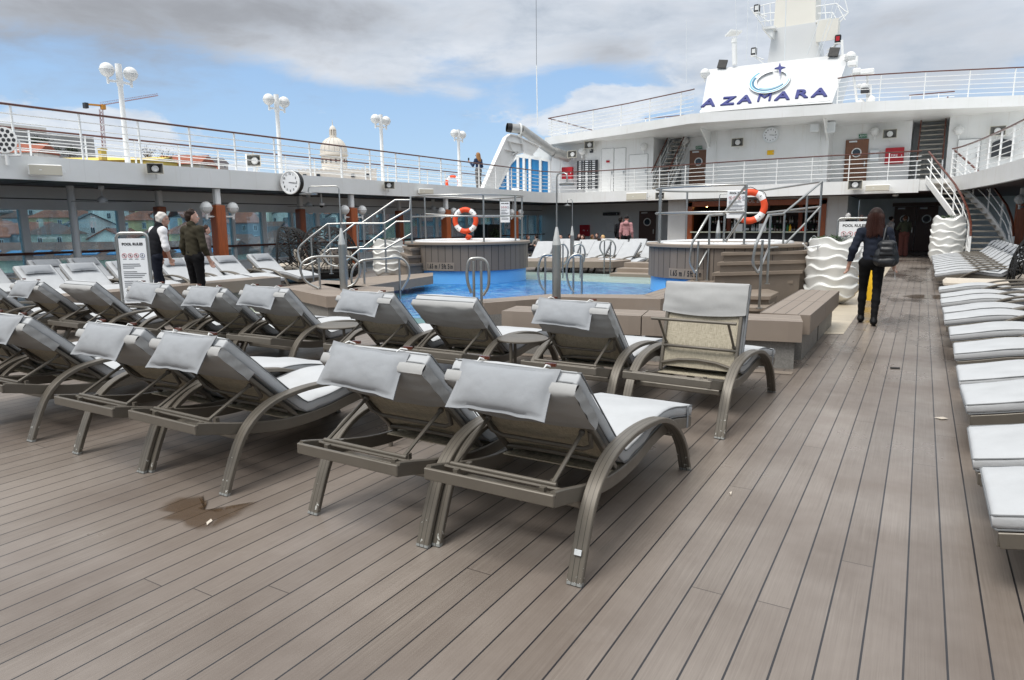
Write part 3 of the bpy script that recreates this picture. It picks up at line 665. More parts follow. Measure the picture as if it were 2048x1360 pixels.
# hot tubs with stairs and railings; one is the mirror image of the other about the ship's centre line
CX=-6.60
def up(b,x,y): return pd(x,y,math.hypot(b[0],b[1]))
def tubset(mir):
    mm=(lambda p:V(2*CX-p[0],p[1],p[2])) if mir else (lambda p:V(*p))
    c=mm((-3.45,14.3,0)); side='left' if mir else 'right'
    r=T('hot_tub','round taupe clad hot tub on the %s side of the pool with blue foot'%side,'hot tub',tuple(c))
    def lathe_local(prof,n,name,mt,sm=40):
        m=MB(); m.lathe(prof,n,c); m.build(name,mt,r,sm)
    lathe_local([(1.5,.42),(1.5,1.01)],72,'cladding',drumm); lathe_local([(1.45,-1.2),(1.45,.425)],48,'blue_foot',poolblue)
    lathe_local([(1.25,1.01),(1.55,1.01),(1.56,1.02),(1.56,1.065),(1.55,1.075),(1.23,1.075)],72,'rim',comp)
    lathe_local([(1.16,.5),(1.18,1.05),(1.2,1.10),(1.24,1.115),(1.30,1.11),(1.32,1.08),(1.32,1.07)],48,'tub_shell',tub); lathe_local([(0,.94),(1.17,.94)],32,'tub_water',poolblue)
    # steps
    st=[(.14,(1506,617),(1531,616)),(.28,(1510,594),(1540,593)),(.42,(1436,563),(1586,561)),(.60,(1424,546),(1605,541)),(.78,(1434,525),(1627,520)),(.95,(1442,505),(1633,501))]
    for z,a,b in st:
        a=pz(*a,z); b=pz(*b,z)
        if z<.3: a=a+V(-.35,.02,0)
        dep=V(-.1,2.0,0) if z>.5 else V(-.12,1.6,0)
        nose=[a,b,b+V(.02,.5,0)+dep*.2,V(-3.1,14.5,z),a+dep*.8]
        q=[mm(p) for p in nose]; m=MB(); m.prism([(p.x,p.y) for p in q],z-.055,z); m.build('step',comp,r,20)
        ce=sum((Vector(p) for p in nose),V(0,0,0))/5; q=[mm(ce+(Vector(p)-ce)*.94) for p in nose]; m=MB(); m.prism([(p.x,p.y) for p in q],0,z-.055); m.build('riser',compd,r,20)
    # depth marking
    tx=px(1365,538,0) if False else None
    an=rad(-104) if not mir else rad(-82)
    pl=MB(); w=.37
    for k in range(7): pass
    def plate(u,v):
        a=an+(u-.5)*2*w/1.5; return V(c.x+1.507*math.cos(a),c.y+1.507*math.sin(a),.43+.19*v)
    pl.grid(plate,10,2); pl.build('depth_plate',comp,r,0)
    bodytxt='1.65 m / 5ft 5in'
    n=len(bodytxt)
    wid={'1':.8,'.':.45,'/':.7,' ':.55,'m':1.35,'f':.55,'t':.55,'i':.45}
    tot=sum(wid.get(ch,1) for ch in bodytxt); pos=-tot/2
    for ch in bodytxt:
        wq=wid.get(ch,1); u=(pos+wq/2)/tot; pos+=wq
        if ch==' ': continue
        a=an+u*2*w*.92/1.5; p=V(c.x+1.509*math.cos(a),c.y+1.509*math.sin(a),.525)
        R=Matrix.Rotation(a+PI/2,4,'Z')@Matrix.Rotation(PI/2,4,'X'); text(ch,.15,'depth_marking',ink,r,p,R,.002,sx=.6,bold=.004)
    # railings
    rl=T('tub_railing','stainless steel railing with stair rails around the %s hot tub'%side,'railing',tuple(c))
    def tb_(pts,rr,name,closed=False):
        m=MB(); m.tube([mm(p) for p in pts],rr,10,closed); m.build(name,steel,rl,60)
    lb=[pz(1394,562,.42),pz(1415,561,.42),pz(1444,558,.42)]; lt=pz(1470,488,.99); 
    c0=V(-3.45,14.3,0)
    def on(a,z,rr=1.38): return V(c0.x+rr*math.cos(a),c0.y+rr*math.sin(a),z)
    def ang(p): return math.atan2(p.y-c0.y,p.x-c0.x)
    aL=rad(-62) if not mir else rad(-40); aR=rad(68)
    TL=on(aL,2.15); TR=pd(1644,363,14.9)
    front=[on(aL+(rad(-180)-aL)*k/10,2.15) for k in range(11)]
    back=[on(PI-(PI-aR)*k/14,2.15) for k in range(15)]+[TR]
    tb_(front+back[1:],.021,'top_rail'); tb_([p-V(0,0,.48) for p in front+back[1:]],.019,'mid_rail')
    for a in (aL,rad(-140),PI,rad(140),rad(95),'T'):
        bs_,tp_=(on(a,1.07),on(a,2.15)) if a!='T' else (V(TR.x,TR.y,1.0),TR)
        tb_([bs_,tp_],.021,'post'); m=MB(); p=mm(bs_); m.lathe([(0.05,0),(.05,.012),(.022,.016)],12,p); m.build('post_foot',steel,rl)
    for bs,tp,top,low,posts in (
        (lb,TL,[(1446,429),(1417,431),(1385,485),(1380,522),(1391,546)],[(1443,495),(1416,498),(1392,543)],[(1444,430,.42,558),(1415,432,.42,561),(1394,482,.42,562)]),
        ([pz(1518,617,.14),pz(1534,568,.42),pz(1562,558,.42),pz(1608,499,.95)],TR,[(1566,428),(1537,430),(1512,488),(1506,525),(1516,546)],[(1610,447),(1564,494),(1537,496),(1517,544)],[(1608,392,.95,499),(1562,428,.42,558),(1534,430,.42,568),(1518,480,.14,617)])):
        if mir: continue
        pb=[(q[0],q[1],pz(q[0] if True else 0,q[3],q[2])) for q in posts]
        def dep(x):
            xs=sorted((q[0],math.hypot(q[2].x,q[2].y)) for q in pb)
            if x<=xs[0][0]: return xs[0][1]
            for (xa,da),(xb,db) in zip(xs,xs[1:]):
                if x<=xb: return da+(db-da)*(x-xa)/(xb-xa)
            return xs[-1][1]
        P=[pd(x,y,dep(x)) for x,y in top]; L=[pd(x,y,dep(x)) for x,y in low]
        tb_([tp]+[P[0],P[1]]+spline(P[2:],4),.021,'stair_rail'); tb_([tp-V(0,0,.48)]+L,.019,'stair_rail')
        for x,y,b in pb:
            t=pd(x,y,math.hypot(b.x,b.y)); tb_([b,V(b.x,b.y,t.z)],.02,'post'); m=MB(); m.lathe([(0.05,0),(.05,.012),(.022,.016)],12,mm(b)); m.build('post_foot',steel,rl)
    return mm
tubset(False); tubset(True)
TLm=V(2*CX-(-3.45+1.38*math.cos(rad(-40))),14.3+1.38*math.sin(rad(-40)),2.15)
rl=T('stair_railing','curled stainless steel stair rails left of the left hot tub','railing',tuple(pz(700,560,.3)))
def dl(x,y,dep): d=ray(x,y); return Vector(CAM+d*(dep/(d@fwd)))
for pts,lo,posts,dp in (([(821,395),(820,418),(769,447),(710,447),(677,472),(652,496),(650,513),(658,528),(676,533)],[(822,468),(771,497),(720,498),(691,523)],[(821,395,488),(769,448,546),(714,449,558),(691,465,562)],14.9),
  ([(822,400),(790,400),(724,446),(655,448),(622,473),(598,495),(598,516),(609,531),(632,521)],[(822,443),(793,443),(727,494),(660,498),(634,519)],[(658,449,549),(727,446,545),(768,418,500),(622,474,566)],15.3)):
    m=MB(); m.tube([dl(*q,dp) for q in pts[:4]]+spline([dl(*q,dp) for q in pts[4:]],4),.021,9); m.build('stair_rail',steel,rl,60); m=MB(); m.tube([dl(*q,dp) for q in lo],.019,8); m.build('stair_rail',steel,rl,60)
    if dp<15: m=MB(); m.tube([dl(821,395,dp),TLm],.021,8); m.tube([dl(822,443,dp),TLm-V(0,0,.48)],.019,8); m.build('link_rail',steel,rl,60)
    for x,y0,y1 in posts: m=MB(); a=dl(x,y0,dp); b=dl(x,y1,dp); m.tube([a,V(a.x,a.y,b.z)],.02,8); m.build('post',steel,rl,60); m=MB(); m.lathe([(.05,0),(.05,.012),(.022,.016)],12,(a.x,a.y,b.z)); m.build('post_foot',steel,rl)
# rules notices hung on the tub railings
def lines(m,x0,x1,z0,z1,y,n,h,seed):
    rr=random.Random(seed)
    for i in range(n):
        z=z1-(z1-z0)*(i+.5)/n
        if rr.random()<.18: continue
        m.box(x0,x0+(x1-x0)*rr.uniform(.45,1),y-.0015,y,z-h/2,z+h/2)
def rules_board(name,label,cat,loc,rz,w,h,z0,stand=True,title=True):
    r=T(name,label,cat,loc,rz); W=WM[r.name]
    def loc_(m): m.M=W; return m
    m=loc_(MB()); m.box(-w/2,w/2,-.006,.006,z0,z0+h); m.build('sign_face',paper,r)
    m=loc_(MB()); lines(m,-w*.42,w*.42,z0+h*.24,z0+h*.62,-.0075,13,h*.012,3); m.box(-w*.40,w*.40,-.0075,-.006,z0+h*.135,z0+h*.145); m.box(-w*.40,w*.40,-.0075,-.006,z0+h*.185,z0+h*.195); lines(m,-w*.36,w*.36,z0+h*.145,z0+h*.185,-.0075,1,h*.018,8); m.build('small_print',inkg,r)
    Rm=Matrix.Rotation(rz,4,'Z')@Matrix.Rotation(PI/2,4,'X')
    if title: text('POOL RULES',w*.135,'heading',ink,r,W@V(0,-.0085,z0+h*.91),Rm,.001,bold=.002)
    for k in range(4):
        m=loc_(MB()); cx=(-.33+.22*k)*w; cz=z0+h*.735; rr=w*.085
        m.tube([(cx+rr*math.cos(a*PI/8),-.008,cz+rr*math.sin(a*PI/8)) for a in range(16)],.0035*w/.5,5,closed=True)
        if k<3: m.bar((cx-rr*.7,-.008,cz+rr*.7),(cx+rr*.7,-.008,cz-rr*.7),.004,.004)
        m.build('warning_ring',redink if k<3 else navy,r)
        m=loc_(MB()); m.sphere((cx,-.007,cz+rr*.3),rr*.22,8,5,(1,.2,1)); m.bar((cx-rr*.1,-.008,cz+rr*.1),(cx+rr*(.3-.2*k),-.008,cz-rr*.5),rr*.3,.002); m.bar((cx-rr*.4,-.008,cz-rr*.1),(cx+rr*.4,-.008,cz+.1*rr),rr*.18,.002); m.build('pictogram',ink,r)
        m=loc_(MB()); m.box(cx-rr*.8,cx+rr*.8,-.0075,-.006,cz-rr*1.75,cz-rr*1.5); m.build('caption_line',inkg,r)
    if stand:
        m=loc_(MB()); e=.05; hw=w/2+.028; top=z0+h+.075
        m.tube([(-hw,0,0),(-hw,0,top-e*1.6)]+[(-hw+e*1.6-e*1.6*math.cos(a*PI/12),0,top-e*1.6+e*1.6*math.sin(a*PI/12)) for a in range(1,7)]+[(hw-e*1.6+e*1.6*math.sin(a*PI/12),0,top-e*1.6+e*1.6*math.cos(a*PI/12)) for a in range(0,7)]+[(hw,0,0)],.022,9); m.build('steel_frame',steel,r,60)
        m=loc_(MB()); m.box(-hw-.02,hw+.02,-.18,.18,0,.02,.004); m.build('foot_plate',steel,r)
        m=loc_(MB()); m.box(-w*.42,w*.42,-.0075,-.006,z0+h*.03,z0+h*.035); lines(m,-w*.42,-w*.1,z0+h*.02,z0+h*.1,-.0075,4,h*.01,5); m.build('foot_note',inkg,r)
    return r
p=pd(268,520,11.55); yaw=math.atan2(p.x,p.y)
rules_board('rules_sign','white pool rules notice in a steel frame beside the man in the black vest','sign',(p.x,p.y,0),-math.atan2(p.x,p.y)*.62,.38,.95,.38)
p=pd(1708,455,17.6); rules_board('rules_sign','white pool rules notice in a steel frame behind the white planter by the bar','sign',(p.x,p.y,0),.15,.62,1.05,.42)
p=py(1474,405,13.85); rules_board('rules_board','white pool rules notice hung on the right hot tub railing','sign',(p.x,p.y,0),.1,.37,.52,1.56,False)
p=py(1010,420,14.6); rules_board('rules_board','white pool rules notice hung on the left hot tub railing','sign',(p.x,p.y,0),.25,.24,.50,1.52,False)
# lifebuoys
def lifebuoy(label,c,rz,R=.285,t=.068,tail=True):
    c=Vector(c); r=T('lifebuoy',label,'lifebuoy',(c.x,c.y,c.z-R-t),rz); M=Matrix.Translation(c)@Matrix.Rotation(rz,4,'Z')
    for k in range(8):
        m=MB(); m.M=M; wd=.62 if k%2 else 1-.62
        a0=(k//2)*PI/2+PI/4+(-.31 if k%2==0 else .31); a1=a0+(.62 if k%2==0 else PI/2-.62)
        m.tube([(R*math.cos(a0+(a1-a0)*i/8),0,R*math.sin(a0+(a1-a0)*i/8)) for i in range(9)],t,12); m.build('orange_segment' if k%2 else 'white_band',orange if k%2 else tub,r,60)
    m=MB(); m.M=M; q=R+t+.012
    pts=[(q*(1+.05*math.cos(8*a*PI/24))*math.cos(a*PI/24),-.02,q*(1+.05*math.cos(8*a*PI/24))*math.sin(a*PI/24)) for a in range(48)]; m.tube(pts,.007,5,closed=True)
    for a in (PI/4,3*PI/4,5*PI/4,7*PI/4): m.tube([((R+t)*math.cos(a),-.02,(R+t)*math.sin(a)),(R*math.cos(a),-t-.004,R*math.sin(a)),((R-t)*math.cos(a),-.01,(R-t)*math.sin(a))],.006,5)
    m.build('grab_line',black,r)
    if tail:
        m=MB(); m.M=M; rr=random.Random(3)
        for k in range(5): m.tube(spline([(.02,-.02,-R-t),(.05+.03*k,-.04,-R-t-.08),(.10-.04*k,-.03,-R-t-.17-.02*k),(.03*k,-.05,-R-t-.1),(.06,-.03,-R-t-.03)],4),.008,5)
        m.build('coiled_line',orange,r)
lifebuoy('orange and white lifebuoy on the left hot tub railing',py(931,441,15.3),.35)
lifebuoy('orange and white lifebuoy behind the rules notice on the right hot tub railing',py(1499,413,14.6),.25,tail=False)
# showers
def shower(label,b,x,ys,arm,head,r0=.062):
    b=Vector(b); D=math.hypot(b.x,b.y); r=T('pool_shower',label,'shower',(b.x,b.y,0)); z=lambda q:pd(x,q,D).z
    zc,zt,zp=z(ys[0]),z(ys[1]),z(ys[2])
    m=MB(); m.lathe([(r0,0),(r0,zc)],20,(b.x,b.y,0)); m.build('column',steel,r,40)
    m=MB(); m.lathe([(r0,zc),(r0*.96,zc+.02),(.016,zt)],20,(b.x,b.y,0)); m.build('cone',whiteg if False else mat('light_brushed_steel',(214,214,210),.35,metal=.6),r,40)
    h=Vector(head); a=Vector((h.x,h.y,zp)); d=(a-V(b.x,b.y,zp)); e=d.normalized()*.05
    m=MB(); m.tube([(b.x,b.y,zt-.03),(b.x,b.y,zp-.05),V(b.x,b.y,zp-.012)+e*.3,V(b.x,b.y,zp)+e,a-e,V(h.x,h.y,zp-.015)-e*.2,(h.x,h.y,zp-.06),(h.x,h.y,h.z)],.011,8); m.build('pipe',steel,r,60)
    m=MB(); m.lathe([(0,-.012),(arm*.96,-.012),(arm,0),(arm,.012),(arm*.3,.026),(.02,.035),(0,.035)],24,h); m.build('shower_head',steel,r,50)
    m=MB(); f=V(-b.x,-b.y,0).normalized(); q=V(b.x,b.y,z(ys[0])*.62)+f*r0; m.tube([q,q+f*.04],.02,10); m.build('push_button',steel,r)
b=pz(1113,604,.40); D=math.hypot(b.x,b.y); shower('tall stainless shower post at the near pool edge with wide round head',b,1113,(490,454,347),.105,pd(1134,369,D-.1))
b=pz(688,580,.42); D=math.hypot(b.x,b.y); shower('stainless shower post left of the pool beside the oval handrails',b,680,(489,456,372),.145,pd(617,388,D+.2))
b=pz(1144,516,.42); D=math.hypot(b.x,b.y); shower('slim far shower post beyond the pool',b,1144,(471,452,399),.11,pd(1135,411,D),.06)
b=py(1436,470,18.6); D=math.hypot(b.x,b.y); shower('shower post partly hidden behind the right hot tub',b,1436,(466,440,388),.1,pd(1470,396,D))
# pool grab rails
def grab(label,path,posts,D,g='curled pool handrails'):
    b=[pd(x,y1,D) for x,y0,y1 in posts]; c=b[0]; r=T('pool_handrail',label,'handrail',(c.x,c.y,0),0,g)
    m=MB(); m.tube(spline([pd(x,y,D) for x,y in path],4),.021,9); m.build('curled_rail',steel,r,60)
    for x,y0,y1 in posts:
        a=pd(x,y0,D); m=MB(); m.tube([(a.x,a.y,0),a],.019,9); m.build('post',steel,r,60)
D1=math.hypot(*pz(639,628,0)[:2]); D3=math.hypot(*pz(963,664,0)[:2]); D4=math.hypot(*pz(1148,590,.2)[:2]); D2=math.hypot(*pz(798,612,.0)[:2])
grab('oval steel handrail leftmost, in front of the left shower post',[(637,577),(612,563),(601,540),(607,524),(628,514),(664,513),(700,514),(717,526),(719,548),(708,568),(690,576)],[(637,516,628),(691,516,590)],D1)
grab('oval steel handrail beside the leftmost one, above the pillow lounger',[(712,583),(703,562),(706,538),(720,523),(737,519),(768,517),(798,515),(815,529),(818,552),(803,580)],[(727,520,590),(798,518,606)],D2)
grab('narrow steel handrail in front of the left hot tub and blue water',[(943,586),(936,566),(934,543),(938,522),(947,517),(966,518),(975,530),(978,551),(976,574),(966,591)],[(947,522,620),(962,522,668)],D3)
grab('curved steel handrail just left of the near shower post',[(1105,510),(1088,510),(1080,521),(1076,539),(1080,568),(1091,583)],[(1090.5,514,590)],D4)
grab('curved steel handrail just right of the near shower post',[(1166,520),(1162,510),(1148,510),(1137,521),(1133,542),(1138,571),(1148,584)],[(1147,514,590),(1164,518,590)],D4)
D5=math.hypot(*pz(1215,524,.42)[:2])
grab('oval steel handrail on the far pool edge before the loungers',[(1208,511),(1200,497),(1203,483),(1213,479),(1225,482),(1231,495),(1227.5,511),(1221,516)],[(1209,482,521),(1221,483,521)],D5)
D6=math.hypot(*pz(1126,550,.2)[:2])
grab('curved steel handrail in the far pool water, left one',[(1118,489),(1122,488),(1129,489),(1136,502),(1134,519),(1128,529)],[(1126,489,555)],D6)
grab('curved steel handrail in the far pool water, right one',[(1148,504),(1148,492),(1157,488),(1166,492),(1170,507),(1167,524)],[(1161,489,555)],D6)
# wavy planters
def planter(label,loc,sc,seed):
    r=T('wavy_planter',label,'planter',loc); X,Y_,_=loc
    def f(u,v):
        th=2*PI*u; z=.02+1.16*v; zz=z+.034*math.sin(4*th+seed+v*9.5)+.02*math.sin(7*th+2*v-v*14)
        base=.19+.28*min(1,(v/.16))**.7-.05*max(0,v-.75)/.25; k=(v*7.0+.16*math.sin(2*th+seed+3*v))%1; rid=(k**1.3)*(1-max(0,(k-.80)/.20))
        rr=base+.05*rid*(1 if v>.12 else v/.12)-.035; return V(X+sc[0]*rr*math.cos(th),Y_+sc[0]*rr*math.sin(th),sc[1]*(zz if v>.04 else z*.6))
    m=MB(); m.grid(f,60,99,True); m.build('pot',planterm,r,60)
    m=MB(); m.lathe([(0,1.02*sc[1]),(.36*sc[0],1.02*sc[1])],20,loc); m.build('soil',gap,r)
    for nm,mt,n,cx,rr,seed2 in (('green_foliage',leafm,700,-.08,.33,1),('grey_foliage',leafg,500,.16,.24,2)):
        q=random.Random(seed*10+seed2); m=MB()
        for i in range(n):
            a=q.uniform(0,2*PI); d=rr*math.sqrt(q.random()); h=q.uniform(0,.17)*(1-(d/rr)**2*.6)
            p=V(X+sc[0]*(cx+d*math.cos(a)),Y_+sc[0]*d*math.sin(a),sc[1]*(1.06+h)); e=V(q.uniform(-1,1),q.uniform(-1,1),q.uniform(0,1.2)).normalized()*q.uniform(.025,.055); s=e.cross(V(q.uniform(-1,1),q.uniform(-1,1),q.uniform(-1,1))).normalized()*.013
            m.add([p,p+e*.5+s,p+e,p+e*.5-s],[(0,1,2,3)])
        m.build(nm,mt,r,0)
planter('white wavy planter with green and silver plants beside the walking woman',(-1.36,13.75,0),(1.0,1.0),0)
p=py(1893,500,27.2); planter('white wavy planter with dark shrub at the foot of the curved stairs',(p.x,p.y,0),(1.12,1.33),2)
p=px(778,520,-12.6); planter('white wavy planter behind the left hot tub stairs',(p.x,p.y,0),(.95,.92),4)
# yellow wet floor signs
def wetsign(label,loc,h):
    r=T('caution_sign',label,'caution sign',loc)
    for s in (-1,1):
        m=MB(); m.slab([V(-.14,s*.13,0),V(.14,s*.13,0),V(.10,s*.01,h),V(-.10,s*.01,h)],(0,.006*s,.0)); m.v=[v+Vector(loc) for v in m.v]; m.build('panel',yellow,r)
p=py(1740,590,14.6); wetsign('yellow folding caution sign seen behind the walking woman',(p.x,p.y,0),.62)
# rope between planter and railing
m=MB(); a=pz(1604,495,.95); a=py(1606,487,12.9); b=py(1640,492,13.4); m.tube(spline([a,a.lerp(b,.25)+V(0,0,-.06),a.lerp(b,.6)+V(0,0,-.03),b,b+V(.02,0,-.12),b+V(-.03,-.05,-.02),b+V(.03,0,.03)],5),.014,7); tag(m.build('rope',tub,None,60),'white rope tied between hot tub railing and planter','rope')
# ---------------------------------------------------------------- ship's upper works
def offs(path,t):
    P=[Vector((p[0],p[1])) for p in path]; out=[]
    for i in range(len(P)):
        d=(P[min(len(P)-1,i+1)]-P[max(0,i-1)]).normalized(); out.append((P[i].x-d.y*t,P[i].y+d.x*t))
    return out
FR=[(p.x,p.y) for p in spline([(-16.4,30.6,0),(-16.0,31.7,0),(-14.6,32.2,0),(-12.8,31.95,0),(-11.2,31.65,0),(-8.8,31.05,0),(-6.4,30.65,0),(-4,30.45,0),(-1.8,30.35,0),(-.25,30.3,0)],4)]
SB=[(p.x,p.y) for p in spline([(.62,30.2,0),(.9,29.4,0),(1.35,27,0),(1.95,22.5,0),(2.4,17,0),(2.6,12,0)],4)]+[(2.62,-4)]
PORT=[(-16.4,-4)]+[(-16.4,y) for y in range(0,30,3)]
EDGE=PORT+FR+SB
gal=T('upper_deck_gallery','white upper deck ring with broad fascia running round the open pool deck','ship deck',(-6.9,31,2.5))
m=MB(); m.wall(PORT+FR,2.5,3.0,.12); m.build('fascia',white,gal,20); m=MB(); m.wall(SB,2.5,3.0,.12); m.build('fascia',white,gal,20)
inner=offs(EDGE,.06)
m=MB(); m.prism(inner+[(2.5,-9),(7.4,-9),(7.4,41),(-20.5,41),(-20.5,-9),(-16.3,-9)],2.56,2.97); m.build('deck_slab',white,gal,20)
m=MB(); m.prism(offs(EDGE,.125)+[(7.3,-3.9),(7.3,40.9),(-20.4,40.9),(-20.4,-3.9)],2.515,2.557); m.build('soffit',ceilw,gal,20)
m=MB()
for y in np.arange(-3,40,1.25): m.box(-19.3,-16.55,y-.012,y+.012,2.507,2.5145)
m.build('soffit_joint',gap,gal,0)
# unseen deckhouse added behind the camera to cut low sky light from aft
aft=T('aft_light_blocker','unseen white deckhouse added behind the viewpoint to block low sky light','deckhouse',(-6.4,-6.5,0)); m=MB(); m.box(-16.3,2.5,-8,-5.5,0,2.55); m.box(-16.3,2.5,-8,-4.6,2.55,3.0); m.box(-14,.8,-8,-6,3.0,6.2); m.build('wall',white,aft,20)
m=MB(); m.box(-15,1.2,-5.5,-5.46,.5,2.2); m.build('window',darkglass,aft,0)
# window screen along the port side
scr=T('window_screen','white framed screen of blue tinted windows along the port side','window wall',(-19.45,16,0))
y0,y1=1.4,37.4; pitch=1.225; k0=8.77
m=MB(); m.box(-19.5,-19.38,y0,y1,2.0,2.515); m.box(-19.52,-19.36,y0,y1,1.94,2.0); m.box(-19.5,-19.38,y0,y1,0,.34); m.box(-19.53,-19.33,y0,y1,.34,.39); m.build('frame',greyw,scr,20)
m=MB(); m.box(-19.375,-19.365,y0,y1,2.2,2.225); m.build('dark_strip',black,scr,0)
ky=[k0+pitch*i for i in range(-6,24)]
for i,y in enumerate(ky):
    if y0<y<y1:
        m=MB(); m.box(-19.52,-19.36,y-(.055 if i%2 else .09),y+(.055 if i%2 else .09),.39,1.94,.005); m.build('mullion',greyw,scr,20)
for a,b in zip(ky,ky[1:]):
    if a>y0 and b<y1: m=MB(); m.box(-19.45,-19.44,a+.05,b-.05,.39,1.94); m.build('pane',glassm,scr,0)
m=MB(); hz=px(100,506,-19.2).z; m.tube([(-19.2,y0,hz),(-19.2,y1,hz)],.035,8); m.build('wooden_handrail',teak,scr)
scs=T('window_screen','white framed window screen along the starboard side behind the posts','window wall',(6.0,16,0))
m=MB(); m.box(6,6.12,-3,30,2.0,2.515); m.box(6,6.12,-3,30,0,.5); 
for y in np.arange(-3,30.5,1.23): m.box(6,6.12,y-.05,y+.05,.5,2.0)
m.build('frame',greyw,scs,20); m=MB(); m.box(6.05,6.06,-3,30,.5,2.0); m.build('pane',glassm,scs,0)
# posts
def globe(label,p,d,g='globe lamps on the wooden posts',wall=True,R=.155):
    p=Vector(p); d=Vector(d).normalized(); r=T('globe_lamp',label,'lamp',tuple(p),0,g); c=p+d*.27+V(0,0,.27) if wall else p
    m=MB(); m.sphere(c,R,18,12); m.build('opal_globe',lampg,r,60)
    m=MB()
    m.tube([(c.x+(R+.008)*math.cos(a*PI/12),c.y+(R+.008)*math.sin(a*PI/12),c.z) for a in range(24)],.009,6,closed=True)
    for k in range(6):
        a=k*PI/3; m.tube([(c.x+(R+.003)*math.cos(b)*math.cos(a),c.y+(R+.006)*math.cos(b)*math.sin(a),c.z-(R+.006)*math.sin(b)) for b in (0,.35,.7,1.05,1.4)],.0045,5)
    m.build('guard_cage',whiteg,r,60); m=MB()
    m.lathe([(.05,-R-.02),(.035,-R-.05),(.035,-R-.16),(.04,-R-.16)],12,c)
    if wall: q=c-V(0,0,R+.09); m.tube([q,p+V(0,0,q.z-p.z)],.028,8); m.lathe([(0,0),(.06,0),(.06,.02),(0,.02)],12,(p.x,p.y,q.z-.01))
    m.build('bracket',whiteg,r,50)
def woodpost(label,x,y,lower=2.05,w=.15,g='teak clad posts'):
    r=T('deck_post',label,'post',(x,y,0),0,g); m=MB(); m.box(x-w,x+w,y-w,y+w,0,lower,.02); m.build('teak_cladding',teakp,r,30)
    m=MB(); m.box(x-.085,x+.085,y-.085,y+.085,lower,2.515,.03); m.build('white_column',whiteg,r,30)
PY=[1.2,6.35,12.3,17.47,22.85,28.3]
for i,y in enumerate(PY):
    woodpost('teak clad post at the gallery edge with two globe lamps, %s from the left'%ORD[i],-16.62,y)
    for s,w in ((-1,'left'),(1,'right')): globe('white caged globe lamp on the %s side of the %s gallery edge post'%(w,ORD[i]),(-16.62+.0,y+s*.16,1.72),(.35,s,0))
for i,q in enumerate((325,604,800)): p=px(q,480,-18.85); woodpost('darker teak post standing near the port windows, %s from the left'%ORD[i],-18.85,p.y,2.05,.13)
p=px(2040,440,2.75); woodpost('teak clad post at the right edge by the curved stairs',2.75,p.y)
globe('white caged globe lamp on the post at the right edge',(2.75,p.y-.16,1.85),(-.4,-1,0))
for i,q in enumerate((152,)):
    p=px(q,480,-18.4); m=MB(); m.tube([(-18.4,p.y,0),(-18.4,p.y,2.52)],.09,16); tag(m.build('steel_column',greyw,None,60),'round grey column beside the left port windows','column')
# ceiling fans
for i,(a,b) in enumerate(((205,402),(617,400),(866,418))):
    p=px(a,b,-17.9); r=T('ceiling_fan','grey ceiling fan under the gallery soffit, %s from the left'%ORD[i],'fan',(p.x,p.y,2.0),0,'ceiling fans')
    m=MB(); m.lathe([(0,2.515),(.07,2.515),(.07,2.44),(.02,2.40),(.015,2.26),(.07,2.24),(.12,2.18),(.12,2.10),(.05,2.07),(0,2.07)],16,(p.x,p.y,0)); m.build('motor',greyw,r,40)
    for k in range(3):
        a_=k*2*PI/3+.5+i; m=MB(); m.bar((p.x+.1*math.cos(a_),p.y+.1*math.sin(a_),2.12),(p.x+.72*math.cos(a_),p.y+.72*math.sin(a_),2.12),.11,.008); m.build('blade',dkgrey,r)
# railings
def railing(label,path,zb,zt,n,spacing=1.38,hand=teak,pr=.022,hw=.075,cat='railing'):
    P=[Vector((p[0],p[1],0)) for p in path]; c=P[len(P)//2]; r=T('deck_railing',label,cat,(c.x,c.y,zb),0,'ship railings')
    m=MB()
    for a,b in zip(P,P[1:]):
        m.bar((a.x,a.y,zt),(b.x,b.y,zt),hw,.045,b=.012)
    m.build('handrail',hand,r,30)
    for k in range(n):
        z=zb+(zt-zb)*(k+1)/(n+1)-.02; m=MB(); m.tube([(p.x,p.y,z) for p in P],.0135,6); m.build('rail',whiteg,r,60)
    d=.05; L=0
    for a,b in zip(P,P[1:]):
        l=(b-a).length
        while d<=L+l:
            q=a.lerp(b,(d-L)/l); t=(b-a).normalized(); m=MB(); m.bar((q.x,q.y,zb),(q.x,q.y,zt-.02),.05,.028,up=t); m.build('post',whiteg,r,30); d+=spacing
        L+=l
    return r
railing('white railing with wooden handrail above the port fascia and front fascia',[(-16.5,1.98),(-16.5,30.6)]+offs(FR,.1)[2:],3.0,4.02,5,1.36)
railing('outer white railing with wooden handrail along the ship side on the port upper deck',[(-20.1,1.0),(-20.1,40)],2.97,4.0,5,1.4)
railing('white railing curving over the starboard fascia at the right edge',offs(SB,.1),3.0,4.02,5,1.36)
